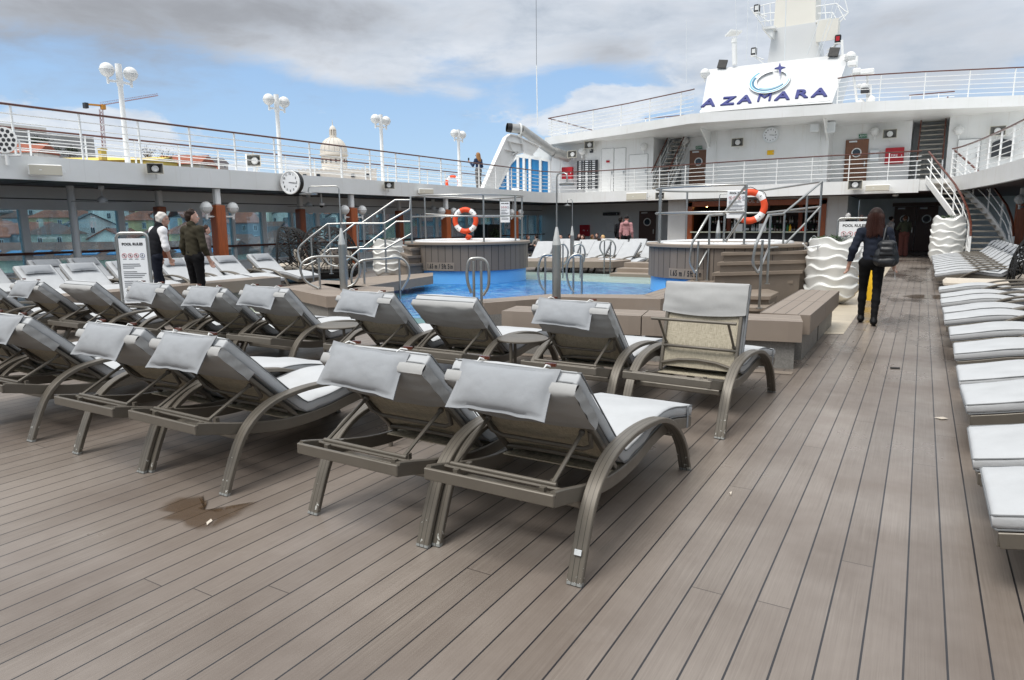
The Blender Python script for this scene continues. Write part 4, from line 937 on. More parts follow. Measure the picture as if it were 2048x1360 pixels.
# lamp standards on the upper deck
for i,y in enumerate((5.7,10.3,15.12,19.85,24.75)):
    x=-17.25; r=T('lamp_standard','white twin globe lamp standard on the port upper deck, %s'%['out of frame on the left','nearest one by the crane','second one','third one by the church dome','farthest one'][i],'street lamp',(x,y,2.97),0,'twin globe lamp standards')
    m=MB(); m.lathe([(.11,2.97),(.11,3.0),(.065,3.01),(.06,4.9),(.075,4.91),(.075,5.42),(0,5.42)],16,(x,y,0)); m.build('pole',whiteg,r,40)
    for s in (-1,1):
        c=V(x,y+s*.29,5.24); m=MB(); m.sphere(c,.165,20,12); g_=m.build('opal_globe',lampg,r,60); m=MB()
        m.tube([(c.x+.172*math.cos(a*PI/12),c.y+.172*math.sin(a*PI/12),c.z) for a in range(24)],.006,6,closed=True)
        for k in range(6): m.tube([(c.x+.168*math.cos(b)*math.cos(k*PI/4),c.y+.171*math.cos(b)*math.sin(k*PI/4),c.z-.168*math.sin(b)) for b in (0,.4,.8,1.2,1.45)],.004,5)
        m.build('guard_cage',whiteg,g_,60); m=MB(); m.lathe([(.05,-.15),(.032,-.18),(.032,-.32),(0,-.32)],10,c); m.tube([c-V(0,0,.25),(x,y,c.z-.23)],.03,8); m.build('arm',whiteg,r,50)
# loudspeakers and fittings
def horn(label,p,face,h=.2):
    p=Vector(p); f=Vector(face).normalized(); r=T('horn_speaker',label,'loudspeaker',tuple(p),0,'grey horn loudspeakers'); sd=f.cross(V(0,0,1)).normalized()
    W=Matrix(((sd.x,f.x,0,p.x),(sd.y,f.y,0,p.y),(0,0,1,p.z),(0,0,0,1)))
    m=MB(); m.M=W; a,b=h*.75,h*.52; v=[(-a,.14,-b),(a,.14,-b),(a,.14,b),(-a,.14,b),(-a*.92,.14,-b*.9),(a*.92,.14,-b*.9),(a*.92,.14,b*.9),(-a*.92,.14,b*.9),(-a*.4,-.1,-b*.5),(a*.4,-.1,-b*.5),(a*.4,-.1,b*.5),(-a*.4,-.1,b*.5),(-a*.35,-.03,-b*.4),(a*.35,-.03,-b*.4),(a*.35,-.03,b*.4),(-a*.35,-.03,b*.4)]
    fs=[]
    for q in ((0,4),(0,8)):
        for i in range(4):
            j=(i+1)%4; fs.append((q[0]+i,q[0]+j,q[1]+j,q[1]+i))
    fs+=[(8,9,10,11)]; m.add(v,fs); m.build('horn_shell',beige,r,0)
    m=MB(); m.M=W; m.add([(p_[0],p_[1]-(.003 if i_<4 else 0),p_[2]) for i_,p_ in enumerate(v[4:8]+v[12:16])],[(i,(i+1)%4,4+(i+1)%4,4+i) for i in range(4)]+[(4,5,6,7)]); m.build('dark_throat',throat,r,0)
    m=MB(); m.M=W@Matrix.Rotation(-PI/2,4,'X'); m.lathe([(0,0.02),(h*.33,.02),(h*.33,.075),(h*.22,.095),(h*.1,.08),(0,.085)],16); m.build('centre_cap',lampg,r,40)
    m=MB(); m.M=W; m.tube([(0,-.05,-b*.4),(0,-.05,-b-.06),(0,-.16,-b-.08)],.014,6); m.build('bracket',whiteg,r,50)
def column_speaker(label,p,face,w=.5,h=.16):
    p=Vector(p); f=Vector(face).normalized(); r=T('column_speaker',label,'loudspeaker',tuple(p),0,'beige column loudspeakers'); sd=f.cross(V(0,0,1)).normalized()
    W=Matrix(((sd.x,f.x,0,p.x),(sd.y,f.y,0,p.y),(0,0,1,p.z),(0,0,0,1)))
    m=MB(); m.M=W; m.box(-w/2,w/2,.0,.16,-h/2,h/2,.03); m.build('cabinet',whiteg,r,30); m=MB(); m.M=W; m.box(-w*.47,w*.47,.155,.165,-h*.42,h*.42,.004); m.build('grille',beige,r,30)
    m=MB(); m.M=W; m.box(w*.12,w*.19,.165,.168,-.008,.008); m.build('badge',tub,r,0)
    m=MB(); m.M=W; m.box(-w*.55,-w*.5,-.06,.1,-.05,.05); m.box(-w*.6,w*.4,-.07,-.0,-.03,.03); m.build('bracket',whiteg,r,30)
P16=lambda x,y:px(x,y,-16.25)
column_speaker('beige column loudspeaker on the port fascia at the left edge',P16(90,341),(1,-.35,0),.62,.24)
horn('grey horn loudspeaker on the port fascia nearest the left',P16(311,338),(.8,-.6,-.1),.25); horn('grey horn loudspeaker on the port fascia right of the wall clock',P16(777,371),(.8,-.6,-.1),.25)
column_speaker('beige column loudspeaker on the port fascia right of the middle horn',P16(850,383),(1,-.6,0),.6,.2)
p=px(512,322,-17.6); horn('horn loudspeaker on a low stand behind the port railing',(p.x,p.y,p.z),(.3,-1,0),.34); m=MB(); m.tube([(p.x,p.y,2.97),(p.x,p.y,p.z-.2)],.03,8); m.tube([(p.x-.0,p.y-.35,2.97),(p.x,p.y-.35,3.6),(p.x,p.y+.1,3.6)],.02,6); tag(m.build('speaker_stand',whiteg,None,60),'white pipe stand under the horn loudspeaker behind the port railing','stand')
column_speaker('beige column loudspeaker on the front fascia left of the bar',py(1275,393,31.35),(0,-1,0),1.05,.36); column_speaker('beige column loudspeaker on the front fascia right of the bar',py(1755,376,30.15),(0,-1,0),.85,.24)
horn('horn loudspeaker on the front fascia left of the bar',py(1322,392,31.2),(-.1,-1,0),.3); horn('horn loudspeaker on the front fascia above the right end of the bar',py(1710,370,30.2),(.1,-1,0),.34)
horn('horn loudspeaker on the starboard fascia at the right edge',px(2022,344,2.2),(-.6,-1,0),.26)
for a,b,Y,l in ((1180,290,33.9,'above the red hose box'),(1146,309,33.9,'left of the louvred window'),(1476,285,33.3,'left of the upper clock'),(1780,268,34.6,'above the red fire box'),(1995,262,34.2,'above the dark notice board')): horn('beige horn loudspeaker on the deckhouse wall '+l,py(a,b,Y),(0,-1,-.25),.36)
# double sided clock on the port fascia
def clock(name,label,c,face,R,double=False):
    c=Vector(c); f=Vector(face).normalized(); r=T(name,label,'clock',tuple(c)); sd=V(0,0,1).cross(f).normalized()
    W=Matrix(((sd.x,0,f.x,c.x),(sd.y,0,f.y,c.y),(0,1,0,c.z),(0,0,0,1)))  # local x=viewer's right, y=up, z=out
    m=MB(); m.M=W; m.lathe([(0,-.2 if double else -.10),(R*1.0,-.2 if double else -.10),(R*1.02,-.02),(R*1.02,.0)],40); m.build('casing',black if double else greyw,r,40)
    m=MB(); m.M=W; m.lathe([(R*.9,.0),(R*.92,.02),(R*1.02,.02),(R*1.04,0),(R*1.02,-.03)],40); m.build('rim',whiteg if double else greyw,r,40)
    m=MB(); m.M=W; m.lathe([(0,.004),(R*.91,.004)],40); m.build('dial',paper,r,40)
    for k in range(1,13):
        a=PI/2-k*PI/6; text(str(k),R*.25,'numeral',ink,r,W@V(R*.72*math.cos(a),R*.72*math.sin(a),.008),Matrix(((sd.x,0,f.x,0),(sd.y,0,f.y,0),(0,1,0,0),(0,0,0,1))),.001,bold=.002)
    m=MB(); m.M=W
    for L,wd,an in ((.46,.05,PI/2-2*PI*(3.27/12)),(.78,.035,PI/2-2*PI*(16/60))): m.bar((-.12*R*math.cos(an),-.12*R*math.sin(an),.014),(R*L*math.cos(an),R*L*math.sin(an),.014),R*wd,.004,up=(0,0,1))
    m.build('hand',ink,r,0); return r
c=px(583,365,-15.95); clock('wall_clock','large round white clock with black case hung from the port fascia',(c.x,c.y-.05,c.z),(.15,-1,0),.33,True)
m=MB(); m.box(-16.45,-16.1,c.y+.03,c.y+.12,c.z-.1,c.z+.1,.01); tag(m.build('clock_bracket',black,None,30),'black bracket holding the big clock to the port fascia','bracket')
clock('wall_clock','grey rimmed round clock high on the white deckhouse wall under the sign',py(1541,270,33.38),(0,-1,0),.33)
# perforated round floodlight and dome cameras
p=px(8,280,-16.3); r=T('round_floodlight','round perforated floodlight on the railing at the left edge','floodlight',(p.x,p.y,p.z-.5)); f=V(.6,-.8,0); sd=V(0,0,1).cross(f).normalized()
W=Matrix(((sd.x,0,f.x,p.x),(sd.y,0,f.y,p.y),(0,1,0,p.z),(0,0,0,1))); m=MB(); m.M=W; m.lathe([(0,-.12),(.2,-.1),(.26,0),(.26,.02),(0,.02)],28); m.build('housing',whiteg,r,40)
for k in range(19):
    rr,a=(0,0) if k==0 else ((.1,k*PI/3) if k<7 else (.195,k*PI/6)); m=MB(); m.M=W; m.lathe([(0,.028),(.036,.026),(.038,.02)],10,(rr*math.cos(a),rr*math.sin(a),0)); m.build('lens',dkgrey,r,40)
m=MB(); m.M=W; m.tube([(-.27,0,-.03),(-.27,-.3,-.03),(.27,-.3,-.03),(.27,0,-.03)],.02,6); m.tube([(0,-.3,-.03),(0,-.5,-.03)],.04,8); m.build('yoke',whiteg,r,50)
for a,b,z,l in ((643,409,2.3,'under the port soffit right of the wall clock'),(1791,391,2.35,'under the front soffit above the doors')):
    p=px(a,b,-17.2) if a<1000 else py(a,b,31.2); r=T('dome_camera','white dome security camera '+l,'camera',tuple(p)); m=MB(); m.lathe([(.025,.45),(.025,.06),(.10,.05),(.11,.0),(.09,-.03)],14,p); m.build('housing',whiteg,r,40); m=MB(); m.sphere(p+V(0,0,-.03),.075,12,8); m.build('dark_dome',black,r,60)
p=py(1037,384,30.9); r=T('floodlight','white floodlight with dark glass on the front corner of the fascia','floodlight',tuple(p)); m=MB(); m.bar(p+V(-.3,0,.1),p+V(.25,-.2,0),.3,.2,b=.02); m.build('housing',whiteg,r,30); m=MB(); m.bar(p+V(.25,-.2,0),p+V(.28,-.21,-.005),.24,.16); m.build('lens',dkgrey,r,0)
lifebuoy('orange and white lifebuoy on the upper port deck before the standing woman',px(906,366,-18.6),.6,tail=False)
# ---------------------------------------------------------------- bar, recesses under the upper deck
bar=T('pool_bar','white walled pool bar with teak framed opening under the front fascia','bar',(-6.6,33,0))
m=MB(); m.box(-10.55,-9.62,32.5,35.9,0,2.52); m.box(-3.62,-2.8,32.5,38.4,0,2.52); m.box(-9.62,-3.62,32.5,32.7,2.44,2.52); m.build('wall',white,bar,20)
m=MB(); m.box(-9.66,-9.36,32.42,32.72,0,2.40,.01); m.box(-3.9,-3.6,32.42,32.72,0,2.40,.01); m.box(-9.66,-3.6,32.42,32.72,2.18,2.42,.01); m.build('teak_frame',teakp,bar,30)
m=MB(); m.box(-9.4,-3.85,32.3,33.0,.98,1.04,.01); m.build('counter_top',cream,bar,30)
m=MB()
for k in range(110): x=-9.38+k*.0503; m.box(x,x+.035,32.58,32.66,0.05,.98)
m.box(-9.38,-3.86,32.66,32.7,0,.98); m.build('ribbed_front',dkgrey,bar,0)
m=MB(); m.box(-9.6,-3.64,35.6,35.7,0,2.5); m.box(-9.62,-9.55,33,35.6,0,2.5); m.box(-3.7,-3.63,33,35.6,0,2.5); m.build('back_wall',mat('dark_bar_panelling',(52,36,30),.5,var=.3),bar,0)
for z in (.95,1.35,1.75): m=MB(); m.box(-9.4,-3.9,35.2,35.6,z,z+.03); m.build('shelf',dkgrey,bar,0)
for q in (.2,.5,.8): m=MB(); x=-9.4+5.5*q; m.box(x-.09,x+.09,35.1,35.25,.9,2.3); m.build('shelf_post',teakp,bar,20)
warm=emat('warm_lamp_glow',(255,190,110),22)
for i,(a,b) in enumerate(((1414,413),(1543,409),(1470,416),(1600,405))):
    p=py(a,b,33.6); r=T('pendant_lamp','small warm pendant lamp glowing over the bar, %s from the left'%ORD[(0,2,1,3)[i]],'lamp',tuple(p)); m=MB(); m.sphere(p,.05,10,6,(1,1,.6)); m.build('glowing_bowl',warm,r,60); m=MB(); m.lathe([(.07,.02),(.05,.06),(.01,.08),(.01,2.5-p.z)],12,p); m.build('lamp_shade',black,r,40)
bcols=[mat('dark_glass_bottle',(24,34,26),.15,var=.3),mat('amber_glass_bottle',(120,66,24),.15,var=.3),mat('clear_glass_bottle',(170,182,184),.12,var=.2),mat('green_glass_bottle',(30,96,58),.15,var=.2)]
def bottle_proto(mt,nm):
    r=T('bottle','x','bottle',group='bottles at the bar'); m=MB(); m.lathe([(0,0),(.042,0),(.045,.02),(.045,.17),(.02,.22),(.016,.28),(.019,.285),(.019,.31),(0,.31)],10); m.build('glass_body',mt,r,40); m=MB(); m.lathe([(.0455,.05),(.0455,.14)],10,cap=False); m.build('paper_label',paper,r,40); return r
bp_=[bottle_proto(x,str(i)) for i,x in enumerate(bcols)]; bn=['dark','amber','clear','green']; used=[0]*4; rb=random.Random(5)
spots=[(-9.3+.135*i+rb.uniform(-.03,.03),35.4,z) for z in (.98,1.38) for i in range(40) if rb.random()<.62]+[(-7.6+.11*i+rb.uniform(-.03,.03),32.75+rb.uniform(-.1,.12),1.04) for i in range(17)]
for x,y,z in spots:
    k=rb.choice((0,0,1,2,2,3)); l=bn[k]+(' glass bottle standing on the back shelves of the bar' if y>34 else ' glass bottle standing on the bar counter'); g=bn[k]+(' bottles on the back shelves' if y>34 else ' bottles on the counter')
    if not used[k]: used[k]=1; bp_[k].location=(x,y,z); bp_[k]['label']=l; bp_[k]['group']=g
    else: dup(bp_[k],(x,y,z),0,l,g)
for k,(a,c_) in enumerate(((1568,red),(1575,green),(1580,yellow),(1601,red),(1606,orange))):
    p=py(a,458,32.5); m=MB(); m.lathe([(0,0),(.05,0),(.05,.19),(.025,.24),(.01,.3),(0,.3)],10,(p.x,32.5,1.04)); tag(m.build('squeeze_bottle',c_,None,40),['red squeeze bottle left on the bar counter','green squeeze bottle on the bar counter','yellow squeeze bottle on the bar counter','red squeeze bottle further right on the bar counter','orange squeeze bottle on the bar counter'][k],'bottle')
for i,a in enumerate((1478,1525)): p=py(a,452,32.4); m=MB(); m.box(p.x-.16,p.x+.16,32.38,32.42,1.04,1.38); tag(m.build('menu_card',paper,None,0),['white menu card on the bar counter, left one','white menu card on the bar counter, right one'][i],'card')
text('POOL BAR',.24,'bar_sign',paper,bar,py(1507,402,32.39),Matrix.Rotation(PI/2,4,'X'),.01)
for i,z in enumerate((1.02,)):
    p=py(1600,415,33.4); m=MB(); m.box(p.x-.9,p.x+.9,33.3,33.5,1.86,1.94); tag(m.build('glass_rack',greyw,None,0),'pale hanging glass rack over the right half of the bar','rack')
rec=T('rear_bulkhead','grey bulkhead with dark doors deep under the front deck','wall',(-8,38,0))
m=MB(); m.box(-19.4,-10.55,36.2,36.4,0,2.52); m.build('left_panel',greyw,rec,0); m=MB(); m.box(-2.8,7,38.5,38.7,0,2.52); m.build('right_panel',greyw,rec,0)
def porthole_door(x,y,w,z0,h,mt,nm,parent,leaf=1):
    m=MB(); m.box(x-w/2,x+w/2,y-.05,y,z0,z0+h,.012); d=m.build('door',mt,parent,30)
    m=MB(); W=Matrix.Translation(V(x,y-.055,z0+h*.72))@Matrix.Rotation(PI/2,4,'X'); m.M=W; R=w*.17
    m.lathe([(R,-.01),(R,.02),(R*1.25,.025),(R*1.32,.0)],24); m.build('porthole_ring',whiteg,d,40); m=MB(); m.M=W; m.lathe([(0,.012),(R*1.02,.012)],20); m.build('porthole_glass',darkglass,d,0)
    m=MB(); m.box(x+w*.36,x+w*.41,y-.10,y-.05,z0+h*.42,z0+h*.53); m.build('handle',steel,d,0)
    m=MB(); m.box(x-w*.35,x-w*.0,y-.09,y-.05,z0+h*.94,z0+h*.975); m.build('door_closer',greyw,d,0)
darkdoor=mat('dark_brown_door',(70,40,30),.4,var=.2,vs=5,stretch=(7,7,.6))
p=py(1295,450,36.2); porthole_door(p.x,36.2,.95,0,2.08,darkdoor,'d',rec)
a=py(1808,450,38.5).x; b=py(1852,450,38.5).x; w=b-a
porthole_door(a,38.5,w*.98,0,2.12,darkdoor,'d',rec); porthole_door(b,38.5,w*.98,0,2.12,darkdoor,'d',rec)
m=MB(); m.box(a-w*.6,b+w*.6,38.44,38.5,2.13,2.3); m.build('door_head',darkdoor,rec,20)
def wallbox(name,label,cat,x,y,w,h,Y,mt,d=.12,txt=None):
    p=py(x,y,Y); s=Y/ray(x,y)[1]/F; r=T(name,label,cat,(p.x,Y,p.z-h*s/2)); m=MB(); m.box(p.x-w*s/2,p.x+w*s/2,Y-d,Y,p.z-h*s/2,p.z+h*s/2,.015); m.build('box_body',mt,r,30)
    m=MB(); m.box(p.x+w*s*.36,p.x+w*s*.41,Y-d-.02,Y-d,p.z-.03,p.z+.03); m.build('latch',greyw,r,0)
    if txt: text(txt,h*s*.22,'marking',paper,r,(p.x,Y-d-.003,p.z),Matrix.Rotation(PI/2,4,'X'),.001)
    return r
wallbox('fire_hose_box','dark red fire box in the shaded left recess','fire box',1171,461,20,22,36.2,red,.2,'F1'); wallbox('switch_cabinet','grey cabinet on the shaded bulkhead left of the man in pink','cabinet',1222,454,16,19,36.2,greyw); wallbox('wall_heater','long dark heater high on the shaded bulkhead','heater',1224,428,34,6,36.2,dkgrey,.2)
# ---------------------------------------------------------------- deckhouse on the upper deck
dh=T('deckhouse','white deckhouse with overhanging roof deck carrying the slanted name board','deckhouse',(-6.4,34,2.97)); Zr=5.68
path=[(-19.0,34.6),(-15.7,34.6),(-15.7,34.2),(-11.95,34.2),(-11.95,37.5)]
m=MB(); m.wall(path,2.97,Zr,.12); m.wall([(-10.85,37.5),(-10.85,35.4),(-9.1,35.4),(-9.1,33.5),(-3.8,33.5),(-3.8,35.0),(-.72,35.0),(-.72,37.6)],2.97,Zr,.12); m.wall([(.62,37.6),(.62,34.6),(7.2,34.2)],2.97,Zr,.12); m.wall([(-12.2,37.6),(1,37.7)],2.97,Zr,.12); m.build('wall',white,dh,20)
roofp=[pz(*q,Zr) for q in ((1096,290),(1250,268),(1380,247),(1520,237.5),(1660,229),(1700,226),(1850,219),(2048,212),(2300,207))]
roof=[(p.x,p.y) for p in roofp]; roof[0]=(roof[0][0]-.2,roof[0][1])
pl=roof+[(roof[-1][0],46),(roof[0][0],46)]
m=MB(); m.prism(pl,Zr,Zr+.40); m.build('roof_deck',white,dh,20)
m=MB()
for x in (-9.0,-3.9): m.slab([(x,33.5,Zr-.002),(x,31.8,Zr-.002),(x,33.5,Zr-.75)],(.06,0,0))
m.box(-9,-3.9,31.8,33.5,Zr-.16,Zr-.10) if False else None
m.build('roof_knee',white,dh,0)
p=py(1712,320,34.95); porthole_door(p.x,34.95,.92,3.0,2.03,doorw,'d',dh); p=py(1397,340,35.35); porthole_door(p.x,35.35,.92,3.0,2.03,doorw,'d',dh)
def flatdoor(x0,x1,ytop,Y,h=2.0,vent=False):
    a=py(x0,ytop,Y);b=py(x1,ytop,Y); z1=a.z; m=MB(); m.box(a.x,b.x,Y-.03,Y,3.02,z1,.008); d=m.build('steel_door',whiteg,dh,30); m=MB(); e=.012
    for q in ((a.x-e,a.x,3.0,z1),(b.x,b.x+e,3.0,z1),(a.x,b.x,z1,z1+e)): m.box(q[0],q[1],Y-.012,Y,q[2],q[3])
    m.build('shadow_gap',dkgrey,d,0); m=MB(); m.box(b.x-.12,b.x-.05,Y-.07,Y-.03,3.95,4.1); m.build('handle',steel,d,0)
flatdoor(1204,1228,298,34.2); flatdoor(1229,1252,297,34.2); flatdoor(1259,1296,310,34.2); flatdoor(1917,1962,280,34.5)
a=py(1157,322,34.2);b=py(1196,322,34.2);zb=py(1157,379,34.2).z
m=MB(); m.box(a.x,b.x,34.17,34.196,zb,a.z); w_=m.build('louvre_window',dkgrey,dh,0); m=MB()
for k in range(14): z=zb+(a.z-zb)*(k+.5)/14; m.box(a.x+.05,b.x-.05,34.12,34.17,z-.03,z+.02)
m.build('louvre_blade',paper,w_,0); m=MB()
for q in (.0,.22,.34,.58,.7,.93,1): x=a.x+(b.x-a.x)*q; m.box(x-.035,x+.035,34.09,34.12,zb,a.z)
m.build('louvre_bar',dkgrey,w_,0)
wallbox('fire_hose_box','bright red fire box beside the right brown door','fire box',1789,312,33,31,34.95,red,.22,'FIRE'); wallbox('fire_hose_box','red fire box left of the louvred window','fire box',1137,347,23,24,34.1,red,.22,'F2')
wallbox('switch_cabinet','white cabinet between the right brown door and the red fire box','cabinet',1749,311,17,22,34.95,greyw); wallbox('yellow_notice','small yellow notice under the upper clock','notice',1541,305,13,9,33.48,yellow,.015)
for a,b,w,h,mt,Y,l in ((1726,272,15,7,green,34.93,'green exit sign above the right brown door'),(1398,295,13,6,green,35.33,'green exit sign above the left brown door'),(1216,323,7,4,red,34.16,'small red plate on the white steel doors'),(1183,302,7,7,dkgrey,34.18,'small dark vent above the white steel doors')):
    p=py(a,b,Y); s=Y/ray(a,b)[1]/F; m=MB(); m.box(p.x-w*s/2,p.x+w*s/2,Y-.03,Y,p.z-h*s/2,p.z+h*s/2,.004); o=m.build('exit_sign' if mt is green else 'wall_plate',mt,None,20); tag(o,l,'sign')
    if mt is green: text('EXIT',h*s*.75,'exit_lettering',paper,o,(p.x+w*s*.18,Y-.034,p.z),Matrix.Rotation(PI/2,4,'X'),.001); m=MB(); q=V(p.x-w*s*.28,Y-.035,p.z); m.sphere(q+V(.0,0,h*s*.25),h*s*.12,6,4); m.bar(q+V(0,0,h*s*.15),q+V(-.02,0,-h*s*.15),.04,.01); m.bar(q+V(-.02,0,-h*s*.15),q+V(.06,0,-h*s*.35),.03,.01); m.bar(q+V(-.02,0,-h*s*.15),q+V(-.08,0,-h*s*.3),.03,.01); m.build('running_figure',paper,o,0)
for a,b,Y,l in ((1164,303,34.0,'left of the white steel doors'),(1288,293,34.0,'beside the left stairs'),(1370,281,35.2,'above the left brown door'),(1750,263,34.8,'between the right brown door and the red box'),(1918,260,34.4,'above the right white door'),(1060,293,32.6,'on the white side frame')):
    p=py(a,b,Y); globe('pale globe lamp on the deckhouse wall '+l,(p.x,p.y,p.z),(0,-1,0),'globe lamps on the deckhouse',False,.19)
a=py(1985,282,34.35);b=py(2025,300,34.35); m=MB(); m.slab([V(a.x,34.3,b.z-.25),V(b.x,34.3,b.z-.25),V(b.x,34.3,a.z-.08),V((a.x+b.x)/2+.25,34.3,a.z-.02),V((a.x+b.x)/2,34.3,a.z+.06),V((a.x+b.x)/2-.25,34.3,a.z-.02),V(a.x,34.3,a.z-.08)],(0,.03,0)); tag(m.build('notice_board',dkgrey,None,0),'dark shaped notice board on the deckhouse at the right','board')
for i,l in enumerate(([(1120,300),(1120,380)],[(1432,262),(1432,352)],[(1640,252),(1640,345)],[(1745,262),(1800,260)],[(1450,262),(1540,256)])):
    Yq=(34.1,33.42,33.42,34.9,33.42)[i]; m=MB(); m.tube([py(x,y,Yq) for x,y in l],.022,6); tag(m.build('conduit',white,None,60),['painted conduit on the left deckhouse wall','painted conduit left of the upper clock wall','painted conduit on the right end of the clock wall','painted conduit above the red fire box','painted conduit running to the upper clock'][i],'pipe')
# projector pair under the roof
p=py(1655,254,33.2); r=T('flood_projector','grey projector box with cable under the roof right of the upper clock','floodlight',tuple(p)); m=MB(); m.box(p.x-.1,p.x+.32,33.0,33.3,p.z-.25,p.z+.2,.03); m.build('box_body',greyw,r,30); m=MB(); m.bar(p+V(-.5,-.1,.0),p+V(-.48,-.3,-.02),.36,.34,b=.03); m.build('lamp_head',greyw,r,30); m=MB(); m.tube(spline([p+V(.1,-.1,.3),p+V(.25,-.25,.5),p+V(.38,-.1,.6),p+V(.2,0,.75)],5),.03,6); m.build('cable',black,r)
# board with the ship's name
bl=py(1402,222,31.3); br=py(1664,205,31.3); tl=py(1417,139,33.2); tr=py(1700,107,33.2)
nb=(br-bl).cross(tl-bl).normalized()
if nb.y>0: nb=-nb
def pb(x,y,off=0): d=Vector(ray(x,y)); t=((bl+nb*off-Vector(CAM)).dot(nb))/d.dot(nb); return Vector(CAM)+d*t
tr=pb(1700,107)
m=MB(); back=3.2
v=[bl,br,tr,tl,V(bl.x,bl.y+back,bl.z),V(br.x,br.y+back,br.z),V(tr.x,tr.y+back*.55,tr.z),V(tl.x,tl.y+back*.55,tl.z)]
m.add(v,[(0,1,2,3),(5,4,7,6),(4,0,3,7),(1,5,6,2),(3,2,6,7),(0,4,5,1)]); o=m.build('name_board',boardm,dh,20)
uy=(tl-bl); ux=(br-bl).normalized(); uy=(uy-ux*uy.dot(ux)).normalized(); Rb=Matrix(((ux.x,uy.x,nb.x,0),(ux.y,uy.y,nb.y,0),(ux.z,uy.z,nb.z,0),(0,0,0,1)))
nm=T('name_lettering','raised navy blue capital letters of the ship name on the white board','lettering',tuple(pb(1530,206)))
for ch,x,y,w in (('A',1418,206.5,27),('Z',1456.5,203,31),('A',1490.5,200,28),('M',1529,196,32),('A',1565.5,193,29),('R',1602.5,189,24),('A',1639.5,186.3,30)):
    o=text(ch,.70,'letter',navy,nm,pb(x,y,.02),Rb,.04,sx=1.2,bevel=.0 if ch=='M' else .006,bold=-.002 if ch=='M' else .012)
m=MB(); a=pb(1400,223.5,.0);b=pb(1661,199.5,.0); m.bar(a,b,.12,.05,up=nb); m.build('ledge',white,dh,20)
lg=T('ship_emblem','oval swirl emblem with a dark four pointed star above the ship name','emblem',tuple(pb(1543,170)))
def ell(cx,cy,a,b,th,n=44,t0=0,t1=2*PI): return [(cx+a*math.cos(t)*math.cos(th)+b*math.sin(t)*math.sin(th),cy-a*math.cos(t)*math.sin(th)+b*math.sin(t)*math.cos(th)) for t in [t0+(t1-t0)*i/(n-1) for i in range(n)]]
def band(A,B_,off,thick,mt,nm_):
    m=MB(); n=len(A); F_=[pb(x,y,off+thick) for x,y in A]; G=[pb(x,y,off+thick) for x,y in B_]; f2=[pb(x,y,off) for x,y in A]; g2=[pb(x,y,off) for x,y in B_]
    vs=F_+G+f2+g2; fs=[]
    for i in range(n-1): fs+=[(i,i+1,n+i+1,n+i),(i,2*n+i,2*n+i+1,i+1),(n+i,n+i+1,3*n+i+1,3*n+i)]
    fs+=[(0,n,3*n,2*n),(n-1,3*n-1,4*n-1,2*n-1)]
    m.add(vs,fs); m.build(nm_,mt,lg,25)
t0,t1=-.75,4.95
band(ell(1539,161,43,24,.25,44,t0,t1),ell(1543,159,31,15,.30,44,t0,t1),.02,.1,paper,'swirl')
teal=mat('teal_swirl',(110,176,196),.4,var=.15); tealb=mat('deep_teal_swirl',(60,120,150),.4,var=.15)
band(ell(1539,161,41,22.4,.25,44,.2,4.3),ell(1540,161,38.5,20.6,.26,44,.2,4.3),.122,.006,teal,'swirl_stripe'); band(ell(1540,160.5,37.5,19.4,.27,44,.9,3.9),ell(1541.5,160,34.5,17.2,.29,44,.9,3.9),.122,.006,tealb,'swirl_stripe'); band(ell(1542,159.6,33.4,16.6,.3,44,-.3,2.6),ell(1543,159.3,32,15.6,.3,44,-.3,2.6),.122,.006,teal,'swirl_stripe')
sp=[(1560,126),(1562.4,134.4),(1571,135.8),(1563,138.8),(1560,153),(1557.4,139.6),(1549,138.2),(1557,135)]
m=MB(); m.slab([pb(x,y,.12) for x,y in sp],nb*.05); m.build('star',navy,lg,20); m=MB(); sp2_=[((x-1560)*1.22+1560,(y-138)*1.22+138.6) for x,y in sp]; m.slab([pb(x,y,.1) for x,y in sp2_],nb*.03); m.build('star_edge',paper,lg,20)
# mast, antennas and lights above the board
ms=T('ship_mast','tapering pale mast tower with platforms behind the name board','mast',(-5.4,34.5,8.2)); mastm=mat('mast_pale_grey_paint',(226,222,212),.45,var=.03,vs=1,dirt=.1,dirtc=(190,184,170))
def frustum(a,b,c,d,Y,dep,name,mt):
    A,B_,C,D_=[py(x,y,Y) for x,y in (a,b,c,d)]; q=V(0,dep,0); m=MB(); m.add([A,B_,C,D_,A+q,B_+q,C+q*.8,D_+q*.8],[(0,1,2,3),(5,4,7,6),(4,0,3,7),(1,5,6,2),(3,2,6,7),(0,4,5,1)]); m.build(name,mt,ms,20)
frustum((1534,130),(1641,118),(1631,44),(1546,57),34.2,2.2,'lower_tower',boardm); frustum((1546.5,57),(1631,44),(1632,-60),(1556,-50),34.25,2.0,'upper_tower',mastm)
def plate(pts,d,name,mt): m=MB(); m.slab(pts,d); m.build(name,mt,ms,20)
plate([py(1524,55,33.7),py(1546,53,33.7),py(1545,75,33.7)],(0,1.6,0),'platform_knee',white); plate([py(1523,54,33.6),py(1550,51,33.6),py(1550,56,33.6),py(1524,58,33.6)],(0,2.2,0),'platform',white)
plate([py(1631,44,33.5),py(1663,36,33.5),py(1638,60,33.5)],(0,1.4,0),'platform_knee',white); plate([py(1630,41,33.4),py(1662,35,33.4),py(1662,39,33.4),py(1630,45,33.4)],(0,2.4,0),'platform',white); m=MB(); a=py(1655,55,33.4); m.box(a.x-.42,a.x+.42,33.3,33.34,a.z-.55,a.z+.3); m.box(a.x-.42,a.x-.38,33.34,34.0,a.z-.55,a.z+.3); m.box(a.x+.38,a.x+.42,33.34,34.0,a.z-.55,a.z+.3); m.build('radar_recess',mastm,ms,20)
